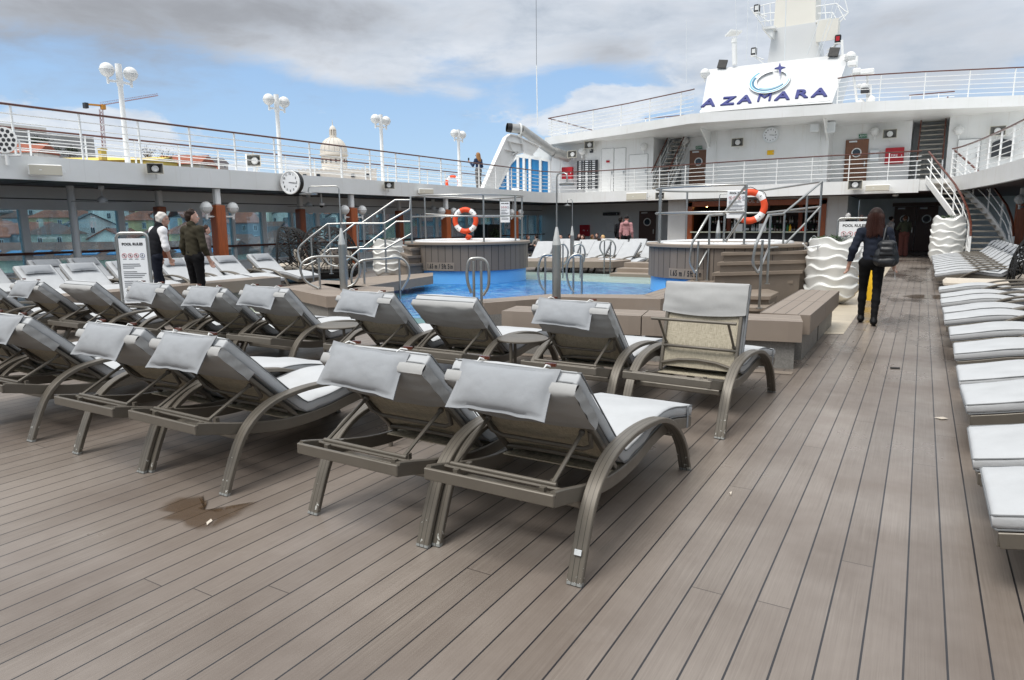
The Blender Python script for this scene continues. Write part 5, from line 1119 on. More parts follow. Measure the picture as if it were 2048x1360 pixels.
def stick(name,label,cat,pts,r,mt,extra=None):
    m=MB(); m.tube(pts,r,6); o=m.build(name,mt,None,60); tag(o,label,cat,'mast antennas and stays' if cat=='antenna' else None); return o
plr=T('mast_railing','thin white railing round the mast platforms','railing',tuple(py(1520,55,33.6)))
for l in ([(1501,16),(1550,5)],[(1512,30),(1549,25)],[(1518,44),(1549,40)],[(1501,16),(1527,54)],[(1527,9),(1530,52)],[(1540,6),(1542,50)],[(1632,13),(1673,7),(1690,22),(1697,25)],[(1636,27),(1665,25),(1676,45)],[(1673,7),(1690,40)],[(1690,0),(1697,25),(1664,62)],[(1665,25),(1663,36)],[(1650,10),(1652,40)],[(1697,25),(1668,42)]):
    m=MB(); m.tube([py(x,y,33.7) for x,y in l],.022,5); m.build('rail',whiteg,plr,50)
for i,(x0,y0_,x1,y1_,r) in enumerate(((1470,-30,1475,128,.012),(1497,-30,1493,122,.014),(1520,-30,1511,120,.012),(1573,-30,1569,120,.02),(1663,-30,1614,110,.014),(1690,-30,1640,108,.012),(1680,-30,1633,112,.012))):
    stick('whip_antenna','thin wire antenna before the mast, %s from the left'%ORD[i],'antenna',[py(x0,y0_,33.0),py(x1,y1_,33.0)],r,greyw)
stick('whip_antenna','tall thin white whip antenna at the left end of the roof deck','antenna',[py(1072,-40,33.6),py(1073,130,33.6)],.012,dkgrey); stick('antenna_pole','white pole of the whip antenna at the left end of the roof deck','antenna',[py(1073,130,33.6),py(1075,250,33.6)],.03,whiteg); stick('whip_antenna','fine whip antenna left of the name board','antenna',[py(1373,37,34.5),py(1373,165,34.5)],.01,greyw)
p=py(1477,128,33.2); t=py(1468,72,33.2); vn=T('vent_post','white vent post with mushroom head left of the mast','vent',tuple(p)); m=MB(); m.tube([py(1469,130,33.2),py(1468,84,33.2)],.11,12); m.build('pipe',whiteg,vn,60); m=MB(); m.tube([py(1468,86,33.2),py(1469,76,33.2)],[.13,.12],12); q=py(1467,70,33.2); m.slab([q+V(-.38,0,-.02),q+V(-.05,-.3,.12),q+V(.38,0,.08),q+V(.1,.3,.0)],(0,0,.07)); m.build('cowl',whiteg,vn,30)
for a,b,c_,l in ((1508,103,black,'left of the vent post'),(1676,78,red,'right of the mast'),(1514,17,black,'on the upper left platform')):
    p=py(a,b,33.3); r=T('signal_lamp','dark signal lamp '+l,'lamp',tuple(p)); m=MB(); m.box(p.x-.12,p.x+.12,33.2,33.4,p.z-.16,p.z+.16,.03); m.build('lamp_body',black,r,30); m=MB(); m.box(p.x-.07,p.x+.07,33.185,33.2,p.z-.09,p.z+.09); m.build('lens',c_ if c_ is red else lampg,r,0); m=MB(); m.lathe([(.15,-.2),(.15,-.17),(.02,-.17)],10,p); m.tube([p+V(0,0,-.2),p+V(.4 if a<1600 else -.4,.2,-.35)],.03,6); m.tube([p+V(0,0,-.2),p+V(.5 if a<1600 else -.5,.2,-.6)],.02,6); m.build('arm',whiteg,r,40)
for a,b,l in ((1443,128,'left'),(1666,104,'right')):
    p=py(a,b,33.1); m=MB(); m.bar(p+V(-.0,0,-.18),p+V(.06,.1,.18),.4,.08,up=(0,-1,.3)); tag(m.build('roof_floodlight',black,None,0),'black floodlight on the top edge of the name board, %s one'%l,'floodlight')
for a,b,l in ((1410,147,'left of the name board'),(1701,114,'at the right edge of the name board')): p=py(a,b,33.0); globe('white globe lamp '+l,tuple(p),(0,-1,0),'globe lamps on the roof deck',False,.22)
# clutter right of the board
cl=T('antenna_cluster','cluster of white antennas, domes and small lights right of the name board','antenna',tuple(py(1715,190,32.4)))
for a,b,R in ((1728,174,.16),(1741,200,.18),(1719,172,.1),(1722,206,.15)): m=MB(); m.sphere(py(a,b,32.6),R,12,8); m.build('dome',whiteg,cl,60)
for l in ([(1706,140),(1714,205)],[(1735,150),(1735,205)],[(1714,112),(1713,135)],[(1684,80),(1685,110)],[(1700,150),(1722,150)],[(1741,170),(1741,205)]): m=MB(); m.tube([py(x,y,32.6) for x,y in l],.05,6); m.build('stanchion',whiteg,cl,60)
for a,b,w in ((1714,143,.3),(1735,144,.5),(1730,182,.3),(1705,128,.35)): p=py(a,b,32.5); m=MB(); m.box(p.x-w/2,p.x+w/2,32.3,32.6,p.z-.1,p.z+.1,.03); m.build('fitting',whiteg if a!=1730 else dkgrey,cl,30)
# roof deck railings
ro=offs(roof,.15)
def upto(xa,xb): return [q for q in ro if xa<=q[0]<=xb]
L1=[ro[0]]+[q for q in ro if ro[0][0]<q[0]<-8.9]; L1=L1+[(-8.9,L1[-1][1]-.1)]
railing('white railing with wooden handrail on the roof deck left of the name board',[(ro[0][0]+.1,40.5)]+[(L1[0][0]+.1,L1[0][1])]+L1[1:],Zr+.4,Zr+1.42,5,1.9,pr=.015)
R1_=[q for q in ro if q[0]>-3.6]; railing('white railing with wooden handrail on the roof deck right of the name board',[(-3.4,R1_[0][1]+.2)]+R1_[1:],Zr+.4,Zr+1.42,5,1.55)
for l,pts in (('inner white railing on the roof deck at the left',[py(1290,220,37),py(1370,214,37)]),('inner white railing with gate on the roof deck at the right',[py(1820,168,37),py(1912,160,37)])):
    railing(l,[(p.x,p.y) for p in pts],Zr+.4,Zr+1.35,4,1.1)
# stairs between the upper deck and the roof deck
def straight_stair(label,x0,x1,yb,yt,zb,zt,n,dx=0.0):
    r=T('stairway',label,'stairs',((x0+x1)/2,yb,zb),0)
    for k in range(n):
        t=(k+.5)/n; y=yb+(yt-yb)*t; z=zb+(zt-zb)*(k+1)/n; o_=dx*t; m=MB(); m.box(x0+o_,x1+o_,y-.13,y+.13,z-.05,z,.004); m.build('tread',mat('grey_stair_tread',(172,166,156),.6) if 'grey_stair_tread' not in MATS else MATS['grey_stair_tread'],r,20)
    for s,x in ((0,x0),(1,x1)):
        m=MB(); m.slab([V(x,yb,zb),V(x,yb+.3,zb),V(x+dx,yt,zt-.25),V(x+dx,yt,zt),V(x+dx,yt-.1,zt)],(.04 if s else -.04,0,0)); m.build('stringer',whiteg,r,20)
        m=MB(); m.bar((x,yb-.1,zb+.95),(x+dx,yt,zt+.95),.06,.05,b=.012); m.build('handrail',teak,r,30)
        m=MB(); 
        for h in (.3,.6): m.tube([(x,yb-.1,zb+h),(x+dx,yt,zt+h)],.014,6)
        for t in (0,.33,.66,1): m.tube([(x+dx*t,yb+(yt-yb)*t,zb+(zt-zb)*t),(x+dx*t,yb+(yt-yb)*t,zb+(zt-zb)*t+.93)],.016,6)
        m.build('balustrade',whiteg,r,50)
straight_stair('steep white stairs with wooden rails to the roof deck at the right',-.42,.48,33.9,35.9,2.97,5.72,13)
a=py(1322,390,33.9).x; straight_stair('steep white stairs with wooden rails to the roof deck at the left',a-.42,a+.42,33.7,35.6,2.97,5.72,13,.55)
# ---------------------------------------------------------------- curved stairs on the starboard side
cs=T('curved_stairs','white curved stairs with red brown handrails down to the walkway','stairs',(1.6,27,0))
Yz=lambda z:26.0+4.35*(max(0,z)/3.0)**.9
def solve(x,y):
    z=1.5
    for _ in range(25): z=.5*z+.5*py(x,y,Yz(z)).z
    q=py(x,y,Yz(z)); return q
lefts=[solve(*q) for q in ((1851,352),(1870,377),(1889,402),(1907,426),(1921,452),(1932,478),(1938,506))]
rights=[solve(*q) for q in ((1897,352),(1928,381),(1962,414),(1985,443),(2005,474),(2015,505))]
def interp(P,z):
    P=sorted(P,key=lambda p:p.z)
    if z<=P[0].z: return V(P[0].x,Yz(z),z)
    for a,b in zip(P,P[1:]):
        if z<=b.z: t=(z-a.z)/(b.z-a.z); return V(a.x+(b.x-a.x)*t,Yz(z),z)
    return V(P[-1].x,Yz(z),z)
tread=MATS['grey_stair_tread']; NT_=15
for k in range(NT_):
    z=3.0*(k+1)/(NT_+1); a=interp(lefts,z);b=interp(rights,z); m=MB(); m.prism([(a.x,a.y-.12),(b.x,b.y-.12),(b.x,b.y+.17),(a.x,a.y+.17)],z-.05,z); m.build('tread',tread,cs,20)
for P,s in ((lefts,-1),(rights,1)):
    Q=[interp(P,3.0*k/16) for k in range(17)]
    m=MB(); vs=[];fs=[]
    for q in Q: vs+=[q+V(s*.02,0,-.16),q+V(s*.02,0,.10),q+V(s*.065,0,.10),q+V(s*.065,0,-.16)]
    for i in range(16):
        for k in range(4): fs.append((4*i+k,4*i+(k+1)%4,4*i+4+(k+1)%4,4*i+4+k))
    fs+=[(0,3,2,1),(64,65,66,67)]; m.add(vs,fs); m.build('stringer',white,cs,25)
    H=[q+V(s*.04,0,.98) for q in Q]; m=MB()
    for a,b in zip(H,H[1:]): m.bar(a,b,.07,.05,b=.012)
    m.build('handrail',teak,cs,35)
    for h in (.42,.70): m=MB(); m.tube([q+V(s*.04,0,h) for q in Q],.017,6); m.build('rail',whiteg,cs,60)
    for i in range(0,17,3): m=MB(); q=Q[i]; m.bar(q+V(s*.04,0,.0),q+V(s*.04,0,.97),.05,.03,up=(0,1,0)); m.build('post',whiteg,cs,20)
# ---------------------------------------------------------------- glazed side house, white frame and exhaust pipe at the port front corner
sh=T('side_house','blue glazed shelter with white mullions at the port front corner','shelter',(-17.6,33.2,2.97))
pxs=[998,1017,1037,1049,1061,1082,1100]; tops=[372,330,312,314,315,318,321]
def tp(x): return np.interp(x,pxs,tops)
for a,b in zip(pxs,pxs[1:]):
    A=py(a,tp(a)+3,33.2);B_=py(b,tp(b)+3,33.2); m=MB(); m.slab([V(A.x,33.2,2.99),V(B_.x,33.2,2.99),B_,A],(0,.02,0)); m.build('pane',glassb,sh,0)
m=MB()
for a in pxs[1:]: A=py(a,tp(a),33.2); m.box(A.x-.07,A.x+.07,33.1,33.19,2.97,A.z)
for a,b in zip(pxs,pxs[1:]): m.bar(py(a,tp(a),33.15),py(b,tp(b),33.15),.1,.12)
m.build('mullion',white,sh,20)
m=MB(); A=py(1028,311,33.25);B_=py(1102,321,33.25); m.slab([A,B_,B_+V(0,0,.5),V(A.x+1,33.25,B_.z+.5)],(0,.1,0)); m.build('head_panel',greyw,sh,20)
fr=T('side_frame_brace','white leaning box frame at the port front corner','frame',(-16.9,26,2.97))
o1=[(963,379),(1010,275),(1018,269),(1030,271),(1079,294),(1064,311),(1045,304),(1029,309),(1016,334),(992,379)]
m=MB(); m.slab([px(x,y,-17.0) for x,y in o1],(-.12,0,0)); m.build('web_plate',white,fr,20)
m=MB()
for q in (o1[:5],o1[5:]):
    for a,b in zip(q,q[1:]): m.bar(px(*a,-17.0)+V(.02,0,0),px(*b,-17.0)+V(.02,0,0),.05,.24 if q is o1[:5] else .16,up=(1,0,0))
for a,b in (((1016,282),(1022,302)),((1010,299),(1034,305)),((1017,283),(1047,289)),((1033,303),(1022,309)),((1040,275),(1045,304))): m.bar(px(*a,-16.98),px(*b,-16.98),.04,.2,up=(1,0,0))
m.build('flange',white,fr,20)
pp_=T('exhaust_pipe','thick grey exhaust pipe slanting up from the deckhouse','pipe',tuple(py(1133,314,34.0))); pm=mat('grey_galvanised_pipe',(168,168,166),.4,metal=.5,var=.1,vs=4)
a=py(1137,315,34.15);b=py(1106,304,33.2);c=py(1043,259,31.3);d=py(1022,256,30.9)
m=MB(); m.tube([a,b],.27,18); m.tube([b,b.lerp(c,.05),b.lerp(c,.95),c],.235,18); m.tube([c,d],.23,18); m.build('pipe_run',pm,pp_,40); m=MB(); e=(d-c).normalized(); m.tube([d-e*.02,d+e*.22],[.235,.22],18,caps=False); m.tube([d+e*.05,d+e*.06],.22,18); m.build('sooty_mouth',black,pp_,40)
m=MB(); q=c.lerp(d,.15); m.tube([q+(V(0,.0,1)*math.cos(t)+e.cross(V(0,0,1)).normalized()*math.sin(t))*.26 for t in [i*PI/10 for i in range(20)]],.04,6,closed=True); m.bar(q+V(0,0,-.25),q+V(0,0,-.8),.3,.1); m.build('clamp',white,pp_,50)
# wicker daybeds
def daybed(label,loc,rz,sc=1.0):
    r=T('wicker_daybed',label,'daybed',loc,rz,'wicker daybeds'); W=WM[r.name]
    m=MB(); m.M=W; m.lathe([(0,.12),(.80,.12),(.86,.2),(.86,.30),(.8,.34),(0,.34)],30); m.build('woven_base',wick,r,30)
    m=MB(); m.M=W; m.lathe([(0,.34),(.76,.34),(.8,.38),(.8,.44),(.74,.475),(0,.48)],30); m.build('seat_cushion',cush,r,40)
    m=MB(); m.M=W; q=random.Random(4)
    def S_(u,v):
        a=PI*.0+PI*u; e=v*PI*.5; R=.92; return V(R*math.cos(a)*(math.cos(e)**.7),R*math.sin(a)*(math.cos(e)**.7)*1.0,.3+1.15*math.sin(e)**.9)
    for i in range(9): m.tube([S_(i/8,v/12*.96) for v in range(13)],.012,4)
    for i in range(300):
        u,v=q.random(),q.random()*.93; du,dv=q.uniform(-.16,.16),q.uniform(-.22,.22)
        m.tube([S_(min(1,max(0,u+du*k/3)),min(.97,max(0,v+dv*k/3))) for k in range(4)],.012,4,caps=False)
    m.tube([S_(0,v/12) for v in range(13)]+[S_(1,1-v/12) for v in range(1,13)],.026,6); m.tube([S_(i/20,0) for i in range(21)],.02,5); m.build('woven_hood',wick,r,50)
    for k,(x,mt) in enumerate(((-.35,cush),(.05,cushd),(.4,cush))):
        m=MB(); m.M=W@Matrix.Translation(V(x,.45,.68))@Matrix.Rotation(.35,4,'X'); m.sphere((0,0,0),.25,14,8,(1,.35,.9)); m.build('cushion',mt,r,60)
p=px(545,540,-14.6); daybed('black wicker daybed with open hood left of the other under the port gallery',(-14.6,p.y+.4,0),-.9); p=px(622,540,-13.7); daybed('black wicker daybed with beige cushions right of the other under the port gallery',(-13.7,p.y+.5,0),-1.5)
daybed('black wicker daybed with cream cushion between the starboard loungers',(2.35,15.7,0),-PI/2+3.14)
m=MB(); m.box(.42,1.48,15.35,16.15,.22,.36,.05); tag(m.build('footstool_cushion',cush,None,40),'cream footstool cushion before the starboard wicker daybed','footstool')
# dark cabinet and potted plant under the port gallery seen through the left tub railing
p=px(966,470,-18.2); m=MB(); m.box(-18.4,-17.6,p.y-.5,p.y+.75,0,1.45,.02); tag(m.build('dark_cabinet',black,None,30),'tall black cabinet under the port gallery beside a potted plant','cabinet')
p=px(992,465,-17.5); r=T('potted_plant','bushy plant in a white pot beside the black cabinet','plant',(p.x,p.y,0)); m=MB(); m.lathe([(.16,0),(.25,.7),(.26,.72),(.22,.72)],16,(p.x,p.y,0)); m.build('pot',planterm,r,40); m=MB(); q=random.Random(3)
for i in range(260): c_=V(p.x+q.gauss(0,.2),p.y+q.gauss(0,.2),.95+q.gauss(0,.16)); e=V(q.gauss(0,1),q.gauss(0,1),q.gauss(.3,1)).normalized()*.09; s=e.cross(V(q.random(),q.random(),q.random())).normalized()*.03; m.add([c_,c_+e*.5+s,c_+e,c_+e*.5-s],[(0,1,2,3)])
m.build('leaves',leafm,r,0)
# ---------------------------------------------------------------- people: one smooth-blended surface per body, clothing as children
def surfnet(f,org,h):
    s=f<0; nx,ny,nz=f.shape; C=[(i,j,k) for i in (0,1) for j in (0,1) for k in (0,1)]
    sl=lambda a,c: a[c[0]:nx-1+c[0],c[1]:ny-1+c[1],c[2]:nz-1+c[2]]
    cnt=sum(sl(s,c).astype(np.int8) for c in C); mask=(cnt>0)&(cnt<8); ids=-np.ones(mask.shape,int); n=int(mask.sum()); ids[mask]=np.arange(n)
    acc=np.zeros((n,3)); num=np.zeros(n); base=np.argwhere(mask).astype(float)
    for c in C:
        for ax in range(3):
            if c[ax]==1: continue
            d=list(c); d[ax]=1; a=sl(f,c)[mask]; b=sl(f,d)[mask]; x=(a<0)!=(b<0); t=np.where(x,a/np.where(x,a-b,1),0)
            p=np.tile(np.array(c,float),(n,1)); p[:,ax]+=t; acc+=np.where(x[:,None],p,0); num+=x
    v=(base+acc/num[:,None])*h+org; faces=[]
    for ax in range(3):
        o1,o2=[(1,2),(2,0),(0,1)][ax]
        a=s; lo=[slice(1,-1)]*3; lo[ax]=slice(0,-1); hi=list(lo); hi[ax]=slice(1,None)
        A=a[tuple(lo)]; B=a[tuple(hi)]; w=np.argwhere(A!=B); 
        if len(w)==0: continue
        off=np.ones(3,int); off[ax]=0; w=w+off; inside=a[w[:,0],w[:,1],w[:,2]]
        def cell(d1,d2): q=w.copy(); q[:,o1]-=d1; q[:,o2]-=d2; return ids[q[:,0],q[:,1],q[:,2]]
        q=np.stack([cell(1,1),cell(0,1),cell(0,0),cell(1,0)],1); q[~inside]=q[~inside][:,::-1]; faces.append(q)
    return v,np.concatenate(faces)
def sdf(prims,h=.014,k=.02,pad=.05,wr=0.0,seed=0,cut=None):
    P=[]
    for p in prims: P+= [np.array(p[1])-p[3]*1.3,np.array(p[1])+p[3]*1.3]+([np.array(p[2])-p[4]*1.3,np.array(p[2])+p[4]*1.3] if p[0]=='c' else [])
    P=np.array(P); lo=P.min(0)-pad; hi=P.max(0)+pad; n=np.ceil((hi-lo)/h).astype(int)+1
    X,Y,Z=np.meshgrid(*[lo[i]+h*np.arange(n[i]) for i in range(3)],indexing='ij'); f=np.full(X.shape,9.)
    for p in prims:
        if p[0]=='c':
            _,a,b,ra,rb=p[:5]; q=p[5] if len(p)>5 else 1.0
            a=np.array(a,float); b=np.array(b,float); d=b-a; dd=d@d+1e-9; yc=(a[1]+b[1])/2
            px_,py_,pz_=X-a[0],Y-a[1],Z-a[2]; t=np.clip((px_*d[0]+py_*d[1]+pz_*d[2])/dd,0,1)
            rx,ry,rz=px_-t*d[0],(py_-t*d[1])/q,pz_-t*d[2]; dist=(np.sqrt(rx*rx+ry*ry+rz*rz)-(ra+(rb-ra)*t))*min(1,q*1.1)
        else:
            _,a,r3,_r=p[:4]; r3=np.array(r3); g=np.sqrt(((X-a[0])/r3[0])**2+((Y-a[1])/r3[1])**2+((Z-a[2])/r3[2])**2); dist=(g-1)*r3.min()
        kk=k; hh=np.clip(.5+.5*(f-dist)/kk,0,1); f=f*(1-hh)+dist*hh-kk*hh*(1-hh)
    if wr:
        f=f+wr*(np.sin(X*31+seed+3*np.sin(Z*13))*np.sin(Z*37+seed*2+2*np.sin(X*9+Y*17))+.6*np.sin(Z*71+X*23+Y*29+seed))
    if cut is not None: f=np.maximum(f,cut(X,Y,Z))
    return surfnet(f,lo,h)
MATC={}
def cloth(rgb,rough=.85):
    if rgb not in MATC: MATC[rgb]=mat('cloth_%d_%d_%d'%rgb,rgb,rough,var=.12,vs=9,bump=.12,bs=60,spec=.2)
    return MATC[rgb]
skin=mat('skin',(200,158,140),.5,var=.05,vs=14)
def EL(c,r): return ('e',c,r,max(r))
def person(label,loc,az,h=1.70,top=(40,44,50),bottom=(20,20,24),shoes=(22,22,24),hair=(40,26,20),style='short',head=0.0,J=None,res=.015,sleeve='long',shirt=None,vest=None,extra=None,seated=False,cat='person'):
    s=h/1.70; r=T('person',label,cat,loc,-rad(az)); W=WM[r.name]@Matrix.Scale(s,4)
    D=dict(pel=(0,0,.95),waist=(0,.0,1.08),chest=(0,.01,1.27),neck=(0,0,1.43),head=(0,.025,1.585))
    for sd,x in (('l',-1),('r',1)):
        D.update({sd+'sh':(x*.165,0,1.375),sd+'el':(x*.215,-.03,1.10),sd+'wr':(x*.235,.05,.87),sd+'hip':(x*.085,0,.91),sd+'kn':(x*.095,.02,.50),sd+'an':(x*.095,-.015,.09)})
    if seated:
        for sd,x in (('l',-1),('r',1)): D.update({sd+'hip':(x*.085,.02,.52),sd+'kn':(x*.10,.43,.50),sd+'an':(x*.10,.45,.09)})
        dz=-.43
        for k in ('pel','waist','chest','neck','head','lsh','rsh','lel','rel','lwr','rwr'): v=D[k]; D[k]=(v[0],v[1],v[2]+dz)
        D['lel']=(-.24,.08,.70); D['rel']=(.24,.08,.70); D['lwr']=(-.12,.32,.72); D['rwr']=(.12,.32,.72)
    if J: D.update(J)
    d={k:np.array(v,float) for k,v in D.items()}
    hd=d['head']; ca,sa=math.cos(rad(-head)),math.sin(rad(-head))
    def H(x,y,z): return (hd[0]+ca*x-sa*y,hd[1]+sa*x+ca*y,hd[2]+z)
    hands=[]; nails=[]
    for sd,x in (('l',-1),('r',1)):
        w=d[sd+'wr']; e=d[sd+'el']; u=(w-e)/np.linalg.norm(w-e); fw=np.array([0,1,0]) if abs(u[1])<.8 else np.array([0,0,1]); lat=fw-u*(fw@u); lat/=np.linalg.norm(lat); nn=np.cross(u,lat)
        pm=w+u*.04; hands+=[('c',w,pm+u*.025,.022,.027,1.0)]
        for i in range(4):
            L=(.062,.072,.068,.052)[i]; o=lat*(.026-.0175*i); a=pm+u*.03+o; m_=a+u*L*.55-nn*x*-.012; b=m_+u*L*.35+nn*x*.022; hands+=[('c',a,m_,.0095,.009),('c',m_,b,.009,.0075)]
        a=w+u*.03+lat*.026; b=a+lat*.028+u*.03; hands+=[('c',a,b,.012,.010),('c',b,b+u*.03,.010,.008)]
    headp=[EL(H(0,-.005,.03),(.075,.092,.095)),EL(H(0,.03,-.035),(.055,.062,.075)),('c',H(0,.085,.0),H(0,.102,-.025),.010,.014),EL(H(-.075,0,-.01),(.012,.02,.03)),EL(H(.075,0,-.01),(.012,.02,.03)),('c',H(-.03,.082,.022),H(.03,.082,.022),.012,.012),('c',H(-.018,.083,-.062),H(.018,.083,-.062),.008,.008)]
    body=[('c',d['neck'],H(0,-.005,-.03),.055,.05),('c',d['chest'],d['neck'],.10,.07,.8),('c',d['waist'],d['chest'],.115,.13,.75),('c',d['pel'],d['waist'],.13,.115,.8)]+headp+hands
    legs=[];arms=[]
    for sd in 'lr':
        arms+=[('c',d['neck']*.6+d[sd+'sh']*.4-np.array([0,0,.03]),d[sd+'sh'],.06,.058),('c',d[sd+'sh'],d[sd+'el'],.05,.038),('c',d[sd+'el'],d[sd+'wr'],.037,.025)]
        legs+=[('c',d['pel'],d[sd+'hip'],.10,.09),('c',d[sd+'hip'],d[sd+'kn'],.085,.052),('c',d[sd+'kn'],d[sd+'kn']*.65+d[sd+'an']*.35+np.array([0,-.015,0]),.052,.054),('c',d[sd+'kn']*.65+d[sd+'an']*.35+np.array([0,-.015,0]),d[sd+'an'],.053,.035)]
    feet=[]
    for sd in 'lr':
        a=d[sd+'an']; kn=d[sd+'kn']; tip=(J or {}).get(sd+'toe',a+np.array([0,.16,-.05])); feet+=[('c',a+np.array([0,-.035,-.045]),np.array(tip,float),.036,.032),('c',a,a+np.array([0,.02,-.03]),.036,.045)]
    def emit(prims,name,mt,parent,k=.02,wr=0.0,cut=None,hh=res,seed=0):
        v,q=sdf(prims,hh,k,wr=wr,cut=cut,seed=seed); m=MB(); m.v=[W@Vector(a) for a in v]; m.f=[tuple(a) for a in q.tolist()]; m.mi=[0]*len(m.f); return m.build(name,mt,parent,0 if False else 80)
    grow=lambda L,g:[(p[0],p[1],p[2],p[3]+g,p[4]+g)+tuple(p[5:]) if p[0]=='c' else p for p in L]
    b=emit(body+arms+legs+feet,'body',skin,r,.018)
    torso=[('c',d['chest'],d['neck']-np.array([0,0,.03]),.125,.075,.8),('c',d['waist'],d['chest'],.128,.148,.78),('c',d['pel']+np.array([0,0,.03]),d['waist'],.142,.128,.82)]
    hem=(extra or {}).get('hem',d['pel'][2]-.05)
    tz=lambda X,Y,Z: hem-Z
    wl=[d[sd+'el']*.12+d[sd+'wr']*.88 for sd in 'lr']
    sl=[]
    for sd in 'lr':
        e=d[sd+'wr'] if sleeve=='long' else d[sd+'el']; sl+=[('c',d['neck']*.6+d[sd+'sh']*.4-np.array([0,0,.04]),d[sd+'sh'],.075,.072),('c',d[sd+'sh'],d[sd+'el'],.070,.055)]+([('c',d[sd+'el'],d[sd+'el']*.06+d[sd+'wr']*.94,.055,.042)] if sleeve=='long' else [('c',d[sd+'el'],d[sd+'el']*.8+d[sd+'wr']*.2,.057,.055)])
    nk=lambda X,Y,Z: np.maximum(hem-Z, np.where(np.hypot(X-d['neck'][0],Y-d['neck'][1])<.09, Z-(d['neck'][2]+.035),-1))
    if vest:
        emit(grow(torso,-.012)+sl,'shirt',cloth(top),r,.03,.003,lambda X,Y,Z:np.maximum(hem-.07-Z,Z-(d['neck'][2]+.03)),seed=1)
        emit(grow(torso,.012)+[('c',d['neck']*.45+d[q+'sh']*.55-np.array([0,0,.02]),d[q+'sh']*.85+d['neck']*.15,.08,.066) for q in 'lr']+[('c',d['neck'],d['neck']+np.array([0,-.01,.05]),.075,.068)],'vest',cloth(vest),r,.03,.002,lambda X,Y,Z:hem+.04-Z,seed=2)
    else:
        if shirt: emit(grow(torso,-.006),'shirt_tail',cloth(shirt),r,.03,.002,lambda X,Y,Z:np.maximum(hem-.06-Z,Z-(hem+.06)),seed=4)
        cl=torso+sl+[('c',d['neck'],d['neck']+np.array([0,-.012,.035]),.078,.07)]
        if (extra or {}).get('hood'): cl+=[EL(d['neck']+np.array([0,-.09,-.01]),(.115,.075,.085))]
        emit(cl,'jacket',cloth(top),r,.03,(extra or {}).get('wr',.003),lambda X,Y,Z:hem-Z,seed=3)
    gl=(extra or {}).get('legw',.008)
    tr=[]
    for q in legs: tr.append((q[0],q[1],q[2],q[3]+gl,q[4]+gl*(1 if q[4]>.05 else 1.9)))
    emit(tr+[('c',d['pel'],d['pel']+np.array([0,0,.06]),.138,.132,.82)],'trousers',cloth(bottom),r,.022,.0025,seed=6)
    emit(grow(feet,.008),'shoe',cloth(shoes,.5),r,.02)
    hm=cloth(hair,.55)
    if style=='short': hp=[EL(H(0,-.012,.042),(.083,.098,.096))]; cf=lambda X,Y,Z: np.minimum(.0+0*X+ (Z*0+1),1)*0+np.maximum(-(Z-(hd[2]-.005))-.0*X, -1) if False else None
    def frame(X,Y,Z): # back into head frame
        x=X-hd[0];y=Y-hd[1]; return ca*x+sa*y, -sa*x+ca*y, Z-hd[2]
    if style=='short':
        def cut(X,Y,Z): a,b_,c=frame(X,Y,Z); return np.maximum(.045+.9*(b_-.02)-c-np.where(b_<-.02,.10,0), -1)
        emit([EL(H(0,-.014,.040),(.086,.101,.099)),EL(H(0,-.05,.0),(.07,.06,.085))],'hair',hm,r,.02,.006,cut,min(res,.011))
    elif style=='long':
        def cut(X,Y,Z): a,b_,c=frame(X,Y,Z); return np.maximum(np.maximum(.05+1.4*(b_-.03)-c-np.where(b_<.01,.5,0),-.30-c),-1)
        emit([EL(H(0,-.014,.038),(.095,.108,.108)),('c',H(0,-.04,0),H(0,-.075,-.20),.105,.115,.75),('c',H(-.06,-.02,-.03),H(-.10,-.02,-.22),.05,.055),('c',H(.06,-.02,-.03),H(.10,-.02,-.22),.05,.055)],'hair',hm,r,.03,.0,cut,min(res,.011))
        if res<.012:
            q=random.Random(2); m=MB(); m.M=W
            for i in range(110):
                an=q.uniform(-PI*.98,PI*.02); p0=H(.07*math.cos(an)*.9,-.02+.08*math.sin(an)*.9,.10); R0=.112
                pts=[p0]
                for k in range(1,7):
                    t=k/6; rr=.098+.016*t+q.uniform(-.003,.004); a2=an+q.uniform(-.05,.05); pts.append(H(rr*math.cos(a2)*(1.0+.12*t),-.03-.03*t+rr*math.sin(a2),.085-(.36+q.uniform(-.03,.035)*t)*t))
                m.tube(spline(pts,2),[.007]*(len(spline(pts,2))-2)+[.005,.002],4)
            m.build('hair_strands',cloth((54,32,27),.5),r,60)
    elif style=='bun':
        def cut(X,Y,Z): a,b_,c=frame(X,Y,Z); return np.maximum(.045+.9*(b_-.02)-c-np.where(b_<-.02,.10,0), -1)
        emit([EL(H(0,-.014,.040),(.086,.101,.099)),EL(H(0,-.10,.06),(.05,.045,.06)),('c',H(-.03,-.09,.08),H(-.05,-.1,.15),.014,.006),('c',H(.03,-.09,.08),H(.05,-.11,.16),.014,.006),('c',H(0,-.09,.08),H(.0,-.12,.17),.014,.006)],'hair',hm,r,.014,.004,cut,min(res,.012))
    elif style=='cap':
        emit([EL(H(0,-.01,.045),(.09,.106,.095)),EL(H(0,.12,.03),(.06,.06,.012))],'cap',hm,r,.02,0,lambda X,Y,Z: np.maximum(hd[2]+.01-Z,-1))
    for x in (-.03,.03):
        m=MB(); m.M=W; m.sphere(H(x,.079,.006),.012,8,6); e=m.build('eye',tub,r,60); m=MB(); m.M=W; m.sphere(H(x,.088,.006),.006,6,5); m.build('iris',black,e,60)
